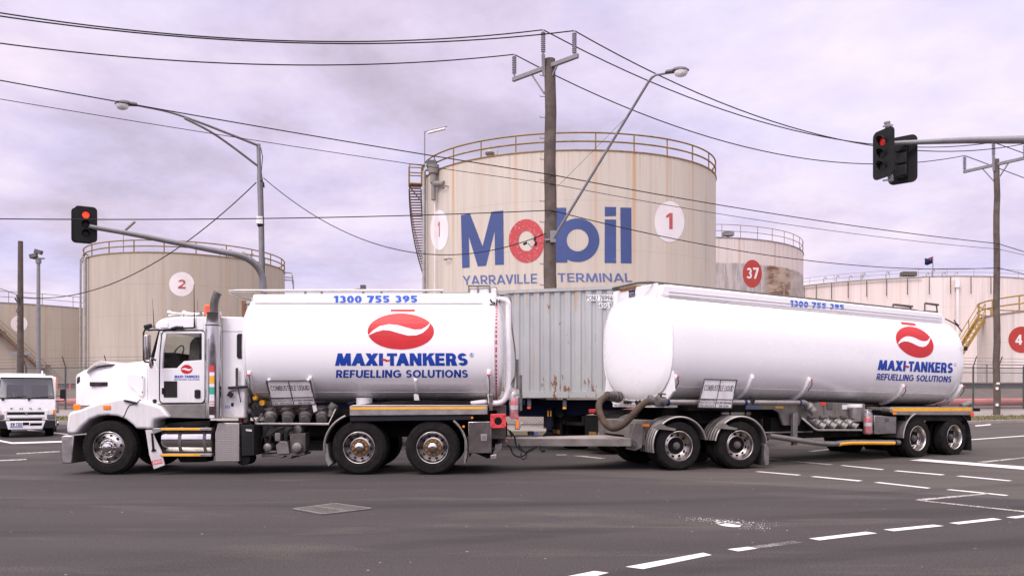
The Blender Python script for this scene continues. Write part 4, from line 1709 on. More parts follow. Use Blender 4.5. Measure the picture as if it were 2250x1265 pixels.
# pit cover let into the road
pit = thing("pit_cover", on_ground(730, 1118), "pale worn rectangular steel pit cover set in the road in front of the truck", "pit cover")
cq = [on_ground(x, y, .006) for x, y in ((645, 1118), (735, 1106.5), (815, 1117), (708, 1129.5))]
m = MB()
m.add([p + Vector((0, 0, 0)) for p in cq] + [p - Vector((0, 0, .02)) for p in cq], [(0, 3, 2, 1), (0, 1, 5, 4), (1, 2, 6, 5), (2, 3, 7, 6), (3, 0, 4, 7)])
t = NT("pit_steel")
v = t.coords()
n = t.noise(v, 14, 6, .7)
t.set(Base_Color=t.mix(t.range(n, .42, .58), (0.032, .027, .025), (.26, .235, .215)), Roughness=.6)
m.build("plate", "pit_steel", pit, smooth=False, world=True)
m = MB()
for i in range(9):
    a, b = cq[0].lerp(cq[3], i / 8), cq[1].lerp(cq[2], i / 8)
    m.bar(a + Vector((0, 0, .005)), b + Vector((0, 0, .005)), .028 if i not in (0, 8) else .05, .012)
for i in (0, 4, 8):
    a, b = cq[0].lerp(cq[1], i / 8), cq[3].lerp(cq[2], i / 8)
    m.bar(a + Vector((0, 0, .006)), b + Vector((0, 0, .006)), .035, .014)
m.build("cover_frame", "alloy_dull", pit, smooth=False, world=True)

# ------------------------------------------------------------------ utility poles, cables
def insulator(name, parent, base, top, r=.085, n=10, mat="insulator"):
    base, top = Vector(base), Vector(top)
    L = (top - base).length
    prof = [(.03, 0)]
    for i in range(n):
        z = L * (.12 + .80 * i / n)
        s = L * .80 / n
        prof += [(.045, z), (r, z + .25 * s), (r, z + .5 * s), (.045, z + .72 * s)]
    prof += [(.045, L * .93), (.035, L)]
    m = MB()
    q = Vector((0, 0, 1)).rotation_difference(top - base).to_matrix().to_4x4()
    m.lathe(prof, 12, Matrix.Translation(base) @ q)
    return m.build(name, mat, parent, world=True)


def utility_pole(px, Y, ztop, r0, r1, arm, ins, label, brace_px, steps=True):
    c = P(px, 700, Y)
    z0 = vz(Y, Y - kerb_y(c.x)) - .1
    up = thing("utility_pole", (c.x, Y, z0), label, "utility pole", "timber power poles along the kerb")
    m = MB()
    N = 14
    m.tube([(c.x + .02 * math.sin(i * 1.7), Y + .015 * math.cos(i * 2.3), z0 + (ztop - z0) * i / N) for i in range(N + 1)], [r0 + (r1 - r0) * i / N for i in range(N + 1)], 14)
    m.build("pole", "wood_pole", up, world=True)
    a, b = arm
    m = MB()
    off = (b - a).cross(Vector((0, 0, 1))).normalized() * (r1 + .06)
    if off.y > 0:
        off = -off
    m.bar(a + off * 0, b + off * 0, .12, .15)
    m.build("crossarm", "galv", up, world=True, bevel=.01)
    mid = (a + b) / 2
    for e_ in (a.lerp(b, .30), a.lerp(b, .70)):
        m = MB()
        m.bar(e_ + Vector((0, 0, -.05)), mid + Vector((0, 0, -.92)), .05, .05)
        m.build("brace", "galv", up, world=True)
    for base, top in ins:
        insulator("insulator", up, base, top)
    m = MB()
    q = ins[1][0]
    m.bar(Vector((c.x - r1 - .02, Y - .05, mid.z - .35)), Vector((q.x, q.y, q.z + .04)), .11, .11)
    m.build("bracket", "galv", up, world=True)
    if steps:
        for k in range(int((ztop - 5.2) / .75)):
            z = ztop - .6 - .75 * k
            s = -1
            m = MB()
            m.tube([(c.x + s * r1 * .8, Y - .05, z), (c.x + s * (r1 + .16), Y - .05, z), (c.x + s * (r1 + .17), Y - .05, z + .05)], .014, 5)
            m.build("step_bolt", "galv_dark", up, world=True)
    return up


MY = 28.6
armL, armR = P(1127, 174, 29.75), P(1270, 124.5, 27.65)
armL.z = armR.z = (armL.z + armR.z) / 2
iL = (P(1130, 168, 29.7), P(1130, 120, 29.7))
iC = (P(1193.5, 122, MY - .2), P(1193.5, 66, MY - .2))
iR = (P(1262, 124, 27.75), P(1262, 68, 27.75))
mp = utility_pole(1209, MY, P(1209, 131, MY).z, .255, .20, (armL, armR), (iL, iC, iR), "thick timber power pole in front of the big signed tank", 0)
RY = 40.0
a2, b2 = P(2117, 377, 41.3), P(2262, 346, 38.75)
a2.z = b2.z = (a2.z + b2.z) / 2
jL = (P(2119.5, 376, 41.2), P(2119.5, 342, 41.2))
jC = (P(2183, 346, RY - .1), P(2183, 313, RY - .1))
jR = (P(2252, 350, 38.9), P(2252, 316, 38.9))
rp = utility_pole(2190, RY, P(2190, 350, RY).z, .165, .135, (a2, b2), (jL, jC, jR), "slimmer timber power pole beside the right end of the tank trailer", 0, steps=False)
# tags and a pipe on the right pole
m = MB()
for py in (853, 889):
    q = P(2190.5, py, RY - .18)
    m.cyl(q, q + Vector((0, -.03, 0)), .075, 12)
m.build("pole_tag", "placard_white", rp, world=True)
m = MB()
q = P(2193, 842, RY - .17)
m.cbox(q, (.16, .03, .10))
m.build("pole_plate", "plate_white", rp, world=True)


def span(a, b, samples, n=28, t1=1.0, sag=None):
    """cable between plan points a and b; heights fitted to where it is seen"""
    T, Z, W = [], [], []
    for p, t in ((a, 0.0), (b, 1.0)):
        if len(p) > 2 and p[2] is not None:
            T.append(t)
            Z.append(p[2])
            W.append(30.0)
    for px, py in samples:
        k = (px - CX) / F
        den = (b[0] - a[0]) - k * (b[1] - a[1])
        t = (k * a[1] - a[0]) / den
        Y = a[1] + (b[1] - a[1]) * t
        T.append(t)
        Z.append(CH + (HY - py) / F * Y)
        W.append(1.0)
    T, Z, W = np.array(T), np.array(Z), np.array(W)
    A = np.stack([np.ones_like(T), T, T * T], 1)
    co = np.linalg.lstsq(A * W[:, None], Z * W, rcond=None)[0]
    return [Vector((a[0] + (b[0] - a[0]) * t, a[1] + (b[1] - a[1]) * t, float(co[0] + co[1] * t + co[2] * t * t))) for t in [t1 * i / n for i in range(n + 1)]]


def cable(label, pts, r=.021, mat="cable_black", group="overhead cables"):
    m = MB()
    m.tube(pts, r, 6)
    return tag(m.build("overhead_cable", mat, world=True), label, "cable", group)


LX, LYp = -27.0, 20.0
EX, EY = 52.0, 56.0


def thru(i, j, left, right, beyond, dl=(0, 0)):
    a = span(tuple(i), (LX + dl[0], LYp + dl[1]), left, 34, 0.9)
    b = span(tuple(i), tuple(j), right)
    c = span(tuple(j), (EX, EY), beyond, 12, .5)
    return list(reversed(a)) + b[1:] + c[1:]


cable("highest cable at the left edge, running over the middle insulator of the thick pole", thru(iC[1], jC[1], [(700, 91), (420, 79), (200, 58), (0, 28)], [(1266, 100), (1434, 175), (1640, 258), (1740, 288), (1905, 318)], [(2250, 337)], (.3, .4)))
cable("cable just under the highest one, running over the right insulator of the thick pole", thru(iR[1], jR[1], [(900, 94), (700, 97), (420, 82), (200, 62), (0, 36)], [(1463, 168), (1640, 249), (1800, 300), (1905, 314), (2000, 333), (2120, 330)], [(2290, 325)], (.8, -.6)))
cable("cable over the low left insulator of the thick pole, third from the top", thru(iL[1], jL[1], [(900, 138), (680, 143), (400, 135), (200, 119), (0, 95)], [(1221, 163), (1390, 239), (1640, 322), (1746, 350), (1911, 361), (2000, 356)], [(2250, 391)], (-.8, 1.0)))
mp3 = lambda py: tuple(P(1211, py, MY - .25))
rp3 = lambda py: tuple(P(2192, py, RY - .2))
c = thru(mp3(384), rp3(535), [(900, 334), (600, 284), (300, 231), (150, 204), (0, 177)], [(1430, 424), (1640, 459), (1900, 500), (2060, 521)], [(2250, 553)])
cable("straight slanting cable that crosses the left street lamp head and the signed tank", c, .018)
c = thru(mp3(404), rp3(547), [(900, 360), (600, 315), (300, 267), (0, 218)], [(1500, 450), (1640, 478), (1900, 522)], [(2250, 560)])
cable("thin slanting cable below the one that crosses the lamp head", c, .011)
c = thru(mp3(462), rp3(588), [(1000, 471), (700, 478), (400, 481), (200, 482.5), (0, 481)], [(1300, 484), (1400, 510), (1560, 541), (1740, 566), (2006, 590)], [(2250, 602)])
cable("nearly level cable passing in front of the left red traffic light", c, .017)

# --- street pole with lamp, camera and signal mast, left
SY = 31.0
sp_ = P(572, 700, SY)
zb = vz(SY, SY - kerb_y(sp_.x)) - .1
ls = thing("street_light", (sp_.x, SY, zb), "grey steel lamp post with a curved signal arm rising behind the white tank truck", "street light")
m = MB()
top = P(568, 317, SY)
mid = P(571, 470, SY)
base = Vector((P(576, 800, SY).x, SY, zb))
m.tube([base, P(575.5, 620, SY), P(573.5, 490, SY)], [.115, .105, .10], 12)
m.tube([P(573.5, 492, SY), P(570, 385, SY)], [.10, .095], 12)
m.tube([P(570, 388, SY), top], [.083, .078], 12)
m.build("pole", "galv", ls, world=True)
# lamp arm reaching out over the road (towards the viewer and left)
lampY = 27.6
L1 = [P(568, 320, SY), P(500, 293, SY - 1.0), P(430, 266, SY - 2.0), P(370, 246, lampY + .7), P(302, 232, lampY)]
m = MB()
m.tube(spline(L1, 4), [.055 - .0012 * i for i in range(17)], 8)
m.build("lamp_arm", "galv", ls, world=True)
m = MB()
m.tube(spline([P(568, 366, SY), P(510, 322, SY - .9), P(460, 288, SY - 1.7), P(405, 260, SY - 2.4)], 4), .045, 8)
m.build("arm_brace", "galv", ls, world=True)


def lamp_head(parent, a, b, w, mat_top="galv_dark"):
    """cobra head from arm end a to nose b"""
    a, b = Vector(a), Vector(b)
    d = b - a
    L = d.length
    u = d.normalized()
    s = u.cross(Vector((0, 0, 1))).normalized()
    up = s.cross(u)
    rings = []
    for t, ww, ht, hb in ((0, .10, .06, .05), (.05, .2, .10, .06), (.34, .24, .12, .06), (.42, .42, .15, .05), (.65, .5, .16, .03), (.88, .40, .12, .02), (1, .16, .04, .01)):
        c = a + u * L * t
        rings.append([c + s * ww * w * math.cos(TAU * k / 14) + up * ((ht if math.sin(TAU * k / 14) > 0 else hb) * w * 2 * math.sin(TAU * k / 14)) for k in range(14)])
    m = MB()
    m.loft(rings)
    h = m.build("lamp_head", mat_top, parent, world=True)
    rings = []
    for sc_, dz in ((1, 0), (.92, -.1), (.7, -.18), (.3, -.22)):
        c = a + u * L * .68 + up * (dz * w * 2 - .01)
        rings.append([c + u * .30 * L * sc_ * math.cos(TAU * k / 16) + s * .44 * w * sc_ * math.sin(TAU * k / 16) for k in range(16)])
    m = MB()
    m.loft(rings)
    m.build("lens", "placard_white", h, world=True)
    return h


lamp_head(ls, P(302, 231, lampY), P(252, 228, lampY - .35), .42)
# signal mast arm
armpts = [P(579, 640, SY - .05), P(576, 606, SY - .1), P(560, 580, SY - .3), P(532, 563, SY - .6), P(490, 554, SY - 1.0), P(420, 540, SY - 1.6), P(300, 516, SY - 2.6), P(214, 501, SY - 3.3), P(196, 497, SY - 3.45)]
m = MB()
m.tube([P(577, 720, SY)] + spline(armpts, 4), [.13] * 10 + [.13 - .0026 * i for i in range(24)], 10)
m.build("signal_arm", "galv", ls, world=True)
m = MB()
q = P(572.5, 484, SY)
m.cyl(q + Vector((0, -.02, -.16)), q + Vector((0, -.02, .12)), .16, 14)
cc = m.build("camera_housing", "white_plain", ls, world=True)
m = MB()
m.ball(q + Vector((0, -.02, -.17)), .13, 12)
m.build("camera_dome", "black_plastic", cc, world=True)
m = MB()
m.tube([P(573, 325, SY - .1), P(577, 345, SY - .12), P(574, 378, SY - .12), P(577, 398, SY - .12), P(578, 440, SY - .12), P(580, 520, SY - .13), P(581, 640, SY - .14)], .016, 5)
m.tube([P(573, 396, SY - .12), P(579, 402, SY - .16), P(580, 412, SY - .16)], .03, 5)
m.build("wiring", "cable_black", ls, world=True)

# service cables tied to that pole
spA = tuple(P(579, 391, SY))
mpB = tuple(P(1200, 513, MY - .25))
cable("sagging service cable from the left lamp post to the thick timber pole", span(spA, mpB, [(700, 480), (800, 527), (930, 556), (1060, 553), (1130, 541)]), .017)
lp_xy = P(45, 700, 38.5)
c = span(tuple(P(563, 401, SY)), (lp_xy.x, 38.5, P(45, 652, 38.5).z), [(500, 457), (400, 531), (300, 598), (181, 652)])
cable("service cable dropping from the left lamp post in front of the tank marked 2", c, .02)
c = span(tuple(P(45, 650, 38.5)), (-40, 36, None), [(20, 643), (0, 636)], 6, .6)
cable("short service cable leaving the bare timber pole at the left edge", c, .016)

# --- lamp on a long bracket fixed to the thick pole
bl = thing("street_light", tuple(P(1217, 520, MY - .3)), "street lamp on a long slanted bracket fixed to the thick timber pole", "street light")
e1, e2 = P(1217, 522, MY - .32), P(1425, 180, MY - 2.6)
m = MB()
m.tube([e1, e2, P(1432, 171, MY - 2.7), P(1441, 165, MY - 2.8), P(1468, 160.5, MY - 3.0)], [.05, .045, .042, .04, .04], 8)
m.build("lamp_arm", "galv", bl, world=True)
lamp_head(bl, P(1462, 160, MY - 3.0), P(1513, 154, MY - 3.4), .40)
m = MB()
q = P(1215, 520, MY - .27)
m.cbox(q, (.2, .14, .42))
m.bar(q + Vector((-.3, 0, -.1)), q + Vector((.1, 0, -.1)), .06, .06)
m.build("bracket", "galv", bl, world=True)
m = MB()
m.tube([P(1224, 411, MY - .25), P(1376, 258, MY - 2.0)], .007, 5)
m.build("stay_wire", "galv_dark", bl, world=True)
# splice boxes and bits of hardware on the thick pole's low cables
m = MB()
for (px, py, px2, py2) in ((1150, 537, 1158, 533), (1174, 529, 1177, 520), (1176, 540, 1179, 532)):
    m.tube([P(px, py, 28.6), P(px2, py2, 28.6)], .045, 6)
m.tube([P(1160, 534, 28.6), P(1168, 544, 28.6), P(1176, 536, 28.6), P(1176, 523, 28.6), P(1192, 514, 28.6)], .014, 5)
m.build("cable_splice", "cable_black", mp, world=True)

# --- bare timber pole, floodlight pole and street sign, far left
q = P(45, 700, 38.5)
bp = thing("utility_pole", (q.x, 38.5, vz(38.5, 2) - .1), "bare timber pole without a crossarm behind the small white truck", "utility pole", "timber power poles along the kerb")
m = MB()
m.tube([(q.x, 38.5, vz(38.5, 2) - .1), (q.x, 38.5, P(45, 530, 38.5).z)], [.16, .11], 12)
m.build("pole", "wood_pole", bp, world=True)
m = MB()
m.tube([P(33, 655, 38.3), P(40, 668, 38.3), P(37, 648, 38.3)], .035, 6)
m.tube([P(40, 690, 38.3), P(36, 683, 38.3), P(40, 676, 38.3)], .02, 6)
m.build("cable_clamp", "galv_dark", bp, world=True)
q = P(84.5, 700, 60)
fp = thing("floodlight", (q.x, 60, 1.3), "slim grey floodlight mast behind the small white truck", "lamp")
m = MB()
m.tube([(q.x, 60, 1.2), (q.x, 60, P(84, 572, 60).z)], [.17, .12], 10)
m.build("pole", "galv", fp, world=True)
m = MB()
z = P(84, 568, 60).z
m.bar((q.x - .4, 60, z), (q.x + .45, 60, z), .12, .1)
m.cyl((q.x, 60, z - .35), (q.x, 60, z + .05), .2, 10)
m.build("crosshead", "galv", fp, world=True)
for dx, dz, rr in ((-.25, .12, -.25), (.12, .42, .3)):
    m = MB()
    m.cbox((q.x + dx, 59.8, z + dz + .05), (.55, .3, .32), Matrix.Rotation(rr, 4, "Y"))
    m.build("lamp_head", "pump_grey", fp, world=True, bevel=.04)
q = P(37.5, 790, 42)
ss = thing("street_sign", (q.x, 42, .9), "grey street-name blades on a post behind the small white truck", "sign")
m = MB()
m.tube([(q.x, 42, .8), (q.x, 42, P(37, 772, 42).z)], .045, 8)
m.build("post", "galv", ss, world=True)
m = MB()
a, b = P(20, 776, 42), P(68, 775.5, 42)
m.bar(a, b, .03, .16)
m.build("sign_blade", "galv", ss, world=True)

# --- traffic signals
def traffic_light(loc, yaw, label, lit, s=1.0, rear=False):
    """three-aspect head on a rounded target board; faces local -y"""
    t = thing("traffic_light", loc, label, "traffic light", "red traffic lights on mast arms", yaw)
    t.scale = (1, 1, 1)
    w, h, r = .40 * s, .70 * s, .16 * s
    poly = []
    for (x, z, a) in ((w - r, h - r, 0), (-w + r, h - r, 90), (-w + r, -h + r, 180), (w - r, -h + r, 270)):
        poly += arc(x, z, r, a, a + 90, 6)
    m = MB()
    m.prism(poly, -.01, .015)
    m.build("target_board", "signal_black", t, smooth=False)
    m = MB()
    m.box(-.16 * s, .16 * s, .016, .2 * s, -.55 * s, .55 * s)
    m.build("housing", "signal_black", t, bevel=.03)
    m = MB()
    for k in (-1, 0, 1):
        m.box(-.155 * s, .155 * s, .2 * s, .245 * s, (k * .36 - .15) * s, (k * .36 + .15) * s)
    m.build("door_panels", "black_plastic", t, bevel=.02)
    for k, z in enumerate((.36, 0, -.36)):
        m = MB()
        rr = .135 * s
        Rx = Matrix.Translation((0, -.012, z * s)) @ Matrix.Rotation(PI / 2, 4, "X")
        m.lathe([(1e-4, .03), (rr * .6, .025), (rr * .97, .0)], 22, Rx)
        lens = m.build("lens", ("red_light" if lit == 1 else "red_light_dim") if k == 0 else "black_plastic", t)
        m = MB()
        vs, fs = [], []
        N = 20
        for i in range(N + 1):
            a = math.radians(-35 + 250 * i / N)
            for d in (0, 1):
                dep = (.0 if d == 0 else -.03 - .17 * max(0, .3 + .7 * math.sin(a))) * s
                for q_ in (1.0, 1.05):
                    vs.append(Vector((rr * q_ * math.cos(a), -.011 + dep, z * s + rr * q_ * math.sin(a) * (1 if d == 0 else .97))))
        for i in range(N):
            b = i * 4
            fs += [(b, b + 4, b + 6, b + 2), (b + 1, b + 3, b + 7, b + 5), (b + 2, b + 6, b + 7, b + 3)]
        m.add(vs, fs)
        m.build("visor", "signal_black", t)
    return t


TLs = SY - 3.3
q = P(192, 494, TLs)
yaw = math.atan2(q.x, -q.y)
traffic_light((q.x, TLs - .1, q.z), .50, "red traffic light facing the viewer at the tip of the left mast arm", 1, .88)
q = P(183, 497, TLs + .6)
traffic_light((q.x, TLs + .55, q.z), math.pi + .50, "traffic light seen from behind, hidden behind the lit one on the left arm", 2, .88)
# right mast
RTY = 18.4
q1 = P(1946, 342, RTY - .1)
traffic_light((q1.x - .12, RTY - .25, q1.z), -math.radians(72), "traffic light turned to the left with a dim red lens on the right mast arm", 2, .79)
q2 = P(1970, 353, RTY + .3)
traffic_light((q2.x + .12, RTY + .25, q2.z), math.radians(140), "traffic light seen from behind beside the one turned left on the right arm", 2, .79)
tb = thing("signal_mast", (13.6, RTY - .6, 0), "grey steel signal mast arm reaching in from the right edge", "signal mast")
m = MB()
e0 = P(1958, 315, RTY)
m.tube([e0, P(2120, 308.5, RTY - .15), P(2252, 307, RTY - .3), Vector((12.4, RTY - .45, 7.35)), Vector((13.2, RTY - .55, 7.0)), Vector((13.55, RTY - .6, 6.2)), Vector((13.6, RTY - .6, 3)), Vector((13.6, RTY - .6, -.05))], [.045, .075, .095, .105, .11, .115, .12, .125], 12)
m.build("mast_arm", "galv", tb, world=True)
m = MB()
m.tube([P(1950, 268, RTY), P(1957, 398, RTY)], .062, 10)
m.tube([P(1949, 268.5, RTY), P(1949, 272, RTY)], .068, 10)
for py in (276, 303, 395):
    m.bar(P(1940, py + 2, RTY - .05), P(1962, py - 1, RTY - .05), .03, .03)
m.build("signal_bracket", "galv", tb, world=True)
# ================================================================== VEHICLES: shared pieces
OUT = Matrix.Rotation(PI / 2, 4, "X")      # lathe axis -> local -y (outward)


def plane_hit(root, yl, off=0.0):
    Mw = root_matrix(root)
    Mi = Mw.inverted()
    o = Mi @ Vector((0, 0, CH))

    def f(px, py):
        d = Mi.to_3x3() @ ray(px, py)
        t = (yl - off - o.y) / d.y
        return Mw @ (o + d * t)
    return f


def local_hit(root, yl):
    Mi = root_matrix(root).inverted()
    h = plane_hit(root, yl)
    return lambda px, py: Mi @ h(px, py)


def surf_hit(root, ys, off=0.004):
    """hit the near side of a curved body: local y = ys(x, z)"""
    Mw = root_matrix(root)
    Mi = Mw.inverted()
    o = Mi @ Vector((0, 0, CH))

    def f(px, py):
        d = Mi.to_3x3() @ ray(px, py)
        y = -1.0
        for _ in range(40):
            t = (y - o.y) / d.y
            p = o + d * t
            y = 0.5 * y + 0.5 * (ys(p.x, p.z) - off)
        return Mw @ (o + d * ((y - o.y) / d.y))
    return f


def board(parent, name, tl, tr, br, bl, mat, th=.012, frame=None):
    n = (tr - tl).cross(bl - tl).normalized()
    m = MB()
    vs = [tl, tr, br, bl] + [p + n * th for p in (tl, tr, br, bl)]
    m.add(vs, [(0, 3, 2, 1), (4, 5, 6, 7), (0, 1, 5, 4), (1, 2, 6, 5), (2, 3, 7, 6), (3, 0, 4, 7)])
    o = m.build(name, mat, parent, smooth=False, world=True)
    if frame:
        m = MB()
        for a, b in ((tl, tr), (tr, br), (br, bl), (bl, tl)):
            m.bar(a - n * .004, b - n * .004, .018, .018)
        m.build("frame", frame, o, smooth=False, world=True)

    def at(u, v, lift=.004):
        return tl.lerp(tr, u).lerp(bl.lerp(br, u), v) - n * lift
    return o, at


def board_text(b, at, s, u0, v0, u1, v1, mat, bold=.01):
    vs, fs = text_polys(s, bold, 1.0)
    m = MB()
    m.add([at(u0 + (u1 - u0) * x, v1 + (v0 - v1) * y) for x, y in vs], fs)
    return m.build("lettering", mat, b, smooth=False, world=True, fix=False)


def tyre_mb(R=.525, w=.275, h0=0.0):
    m = MB()
    k = R / .525
    p = [(.300, -.035), (.302, -.008), (.325 * k, .006), (.36 * k, .014), (.362 * k, .018), (.37 * k, .018), (.372 * k, .014), (.43 * k, .016), (.47 * k, .010), (.472 * k, .014), (.478 * k, .013), (.48 * k, .006), (.505 * k, -.012), (.519 * k, -.034), (.525 * k, -.055)]
    for g_ in (.095, .135, .175, .215):
        if g_ < w - .05:
            p += [(.525 * k, -g_ + .006), (.513 * k, -g_ + .004), (.513 * k, -g_ - .004), (.525 * k, -g_ - .006)]
    p += [(.525 * k, -w + .055), (.515 * k, -w + .03), (.49 * k, -w + .005), (.36 * k, -w), (.302, -w + .02), (.300, -w + .05)]
    m.lathe([(r, h + h0) for r, h in p], 48, OUT, close=True)
    # shoulder lugs
    for i in range(44):
        a = TAU * i / 44
        M = OUT @ Matrix.Rotation(a, 4, "Z")
        m.box(.500 * k, .5275 * k, -.02 * k, .014 * k, -.058 + h0, -.024 + h0, M)
    return m


def make_wheel(parent, kind, R=.525, dual=False):
    """hub is the wheel object; tyre(s) and rim are its children. Outer sidewall near local y = 0, facing -y."""
    hub, rim = MB(), MB()
    if kind == "steer":
        rim.lathe(caps=False, n=48, M=OUT, prof=[(.300, -.05), (.306, -.012), (.308, .008), (.302, .012), (.294, .004), (.285, -.03), (.272, -.048), (.250, -.046), (.215, -.028), (.180, -.006), (.168, .012), (.150, .016), (.120, .016), (.118, -.03)])
        hub.lathe([(.120, .0), (.118, .03), (.104, .035), (.100, .075), (.085, .095), (.050, .105), (1e-4, .108)], 28, OUT)
        hole_r, hole_h, nut_r, nut_h, hole_s = .225, -.034, .142, .017, .026
        rmat, hmat, nmat = "steel_polished", "chrome", "chrome"
    elif kind == "drive":
        rim.lathe(caps=False, n=48, M=OUT, prof=[(.300, -.05), (.306, -.012), (.308, .008), (.302, .012), (.293, .004), (.288, -.02), (.272, -.06), (.266, -.110), (.255, -.122), (.225, -.112), (.185, -.088), (.172, -.084), (.165, -.095), (.095, -.095)])
        hub.lathe([(.098, -.10), (.094, -.03), (.088, -.008), (.060, .012), (.030, .018), (1e-4, .018)], 28, OUT)
        hole_r, hole_h, nut_r, nut_h, hole_s = .216, -.106, .130, -.094, .026
        rmat, hmat, nmat = "steel_polished", "chrome", "nut_rust"
    else:
        rim.lathe(caps=False, n=48, M=OUT, prof=[(.300, -.05), (.306, -.012), (.308, .008), (.302, .012), (.293, .002), (.290, -.02), (.280, -.05), (.274, -.120), (.268, -.165), (.255, -.178), (.228, -.170), (.190, -.150), (.178, -.146), (.170, -.158), (.075, -.158)])
        hub.lathe([(.080, -.16), (.078, -.10), (.064, -.09), (.062, -.065), (.050, -.058), (.045, -.045), (.020, -.04), (1e-4, -.04)], 24, OUT)
        hole_r, hole_h, nut_r, nut_h, hole_s = .222, -.167, .130, -.157, .027
        rmat, hmat, nmat = "alloy_bright", "pump_grey", "nut_brass"
    w = hub.build("wheel", hmat, parent)
    rim.m = 1
    for i in range(10):
        a = TAU * (i + .3) / 10
        M = OUT @ Matrix.Translation((hole_r * math.cos(a), hole_r * math.sin(a), hole_h)) @ Matrix.Rotation(a, 4, "Z")
        rim.lathe([(hole_s, -.01), (hole_s, .010), (1e-4, .0102)], 12, M @ Matrix.Diagonal((1, 1.15, 1, 1)))
    rim.m = 3
    if kind != "steer":
        rim.lathe([(.160, nut_h - .004), (.152, nut_h + .004), (.100, nut_h + .004)], 30, OUT, caps=False)
    rim.m = 2
    for i in range(10):
        a = TAU * i / 10
        M = OUT @ Matrix.Translation((nut_r * math.cos(a), nut_r * math.sin(a), nut_h))
        k_ = 1.0 if kind == "steer" else 1.25
        rim.lathe([(.018 * k_, 0), (.017 * k_, .03), (.010, .036), (1e-4, .037)], 6, M)
    rim.build("rim", [rmat, "under_black", nmat, "hub_rust"], w)
    tyre_mb(R).build("tyre", "rubber", w)
    if dual:
        tyre_mb(R, .275, -.34).build("tyre", "rubber", w)
    m = MB()
    m.cyl((0, .12, 0), (0, .34, 0), .17, 20)
    m.build("drum", "under_black", w)
    return w


def place(w, loc, rz=0.0, spin=0.0):
    w.location = loc
    w.rotation_euler = (0, 0, rz)
    if spin:
        w.rotation_euler = (Matrix.Rotation(rz, 4, "Z") @ Matrix.Rotation(spin, 4, "Y")).to_euler()
    return w


def wheel_at(proto, parent, loc, rz=0.0, spin=0.0, first=[]):
    return place(copy_tree(proto, parent), loc, rz, spin)


def arc_guard(m, cx, cz, r, a0, a1, y0, y1, th=.02, n=16, M=None):
    """curved mudguard sheet"""
    o_, i_ = arc(cx, cz, r, a0, a1, n), arc(cx, cz, r - th, a0, a1, n)
    vs, fs = [], []
    for (a, b) in zip(o_, i_):
        vs += [Vector((a[0], y0, a[1])), Vector((a[0], y1, a[1])), Vector((b[0], y1, b[1])), Vector((b[0], y0, b[1]))]
    for i in range(n):
        k = 4 * i
        for j in range(4):
            fs.append((k + j, k + (j + 1) % 4, k + 4 + (j + 1) % 4, k + 4 + j))
    fs += [(0, 1, 2, 3), (4 * n + 3, 4 * n + 2, 4 * n + 1, 4 * n)]
    if M is not None:
        vs = [M @ v for v in vs]
    m.add(vs, fs)


# ------------------------------------------------------------------ shipping container on its semi-trailer
CA = math.atan2(20.3 - 23.8, 3.59 + 8.09)
ZC = 1.50
box = thing("shipping_container", (-8.09, 23.8, ZC), "grey corrugated shipping container with rust patches standing between the two white tanks", "container", None, CA)
L_, H_, W_ = 12.19, 2.90, 2.438
m = MB()
prof = []
x = .16
while x < L_ - .2:
    prof += [(x, .0), (x + .07, .0), (x + .105, .038), (x + .175, .038), (x + .21, .0)]
    x += .28
for side in (0, 1):
    vs = []
    for (px_, dep) in prof:
        yy = .03 + dep if side == 0 else W_ - .03 - dep
        vs += [Vector((px_, yy, .15)), Vector((px_, yy, H_ - .10))]
    m.add(vs, [(2 * i, 2 * i + 2, 2 * i + 3, 2 * i + 1) for i in range(len(prof) - 1)])
m.box(.1, L_ - .1, .06, W_ - .06, H_ - .06, H_ - .03)
m.box(.1, L_ - .1, .06, W_ - .06, .10, .14)
m.box(.04, .09, .1, W_ - .1, .15, H_ - .1)
m.box(L_ - .09, L_ - .04, .1, W_ - .1, .15, H_ - .1)
m.build("side_panels", "container_paint", box, smooth=False)
for z0_, z1_, nm in ((H_ - .10, H_ - .015, "top_rail"), (0.0, .16, "bottom_rail")):
    for yy in (0, W_ - .08):
        m = MB()
        m.box(.17, L_ - .17, yy, yy + .08, z0_, z1_)
        m.build(nm, "container_paint", box, smooth=False)
for xx in (0, L_ - .17):
    for yy in (0, W_ - .17):
        m = MB()
        m.box(xx + .01, xx + .16, yy + .01, yy + .16, .12, H_ - .12)
        m.build("corner_post", "container_rust" if xx == 0 else "container_paint", box, smooth=False)
        for zz in (0, H_ - .12):
            m = MB()
            m.box(xx, xx + .17, yy, yy + .17, zz, zz + .12)
            m.build("corner_casting", "container_rust", box, smooth=False, bevel=.012)
ph = plane_hit(box, .018)
m = MB()
for (q, s) in ((box_quad(1287, 647.5, 1352, 661), "PONU 789946"), (box_quad(1316.5, 664.5, 1342, 676.5), "45G1")):
    pl = paint_poly("number_plate", list(q), None, plane_hit(box, .022), "plate_white", box, 0)
    g_ = quad_map(q)
    vs, fs = text_polys(s, .012, 1.1)
    mm = MB()
    mm.add([ph(*g_(.02 + .96 * u, .12 + .76 * v)) for u, v in vs], fs)
    mm.build("lettering", "ink_black", pl, smooth=False, world=True, fix=False)

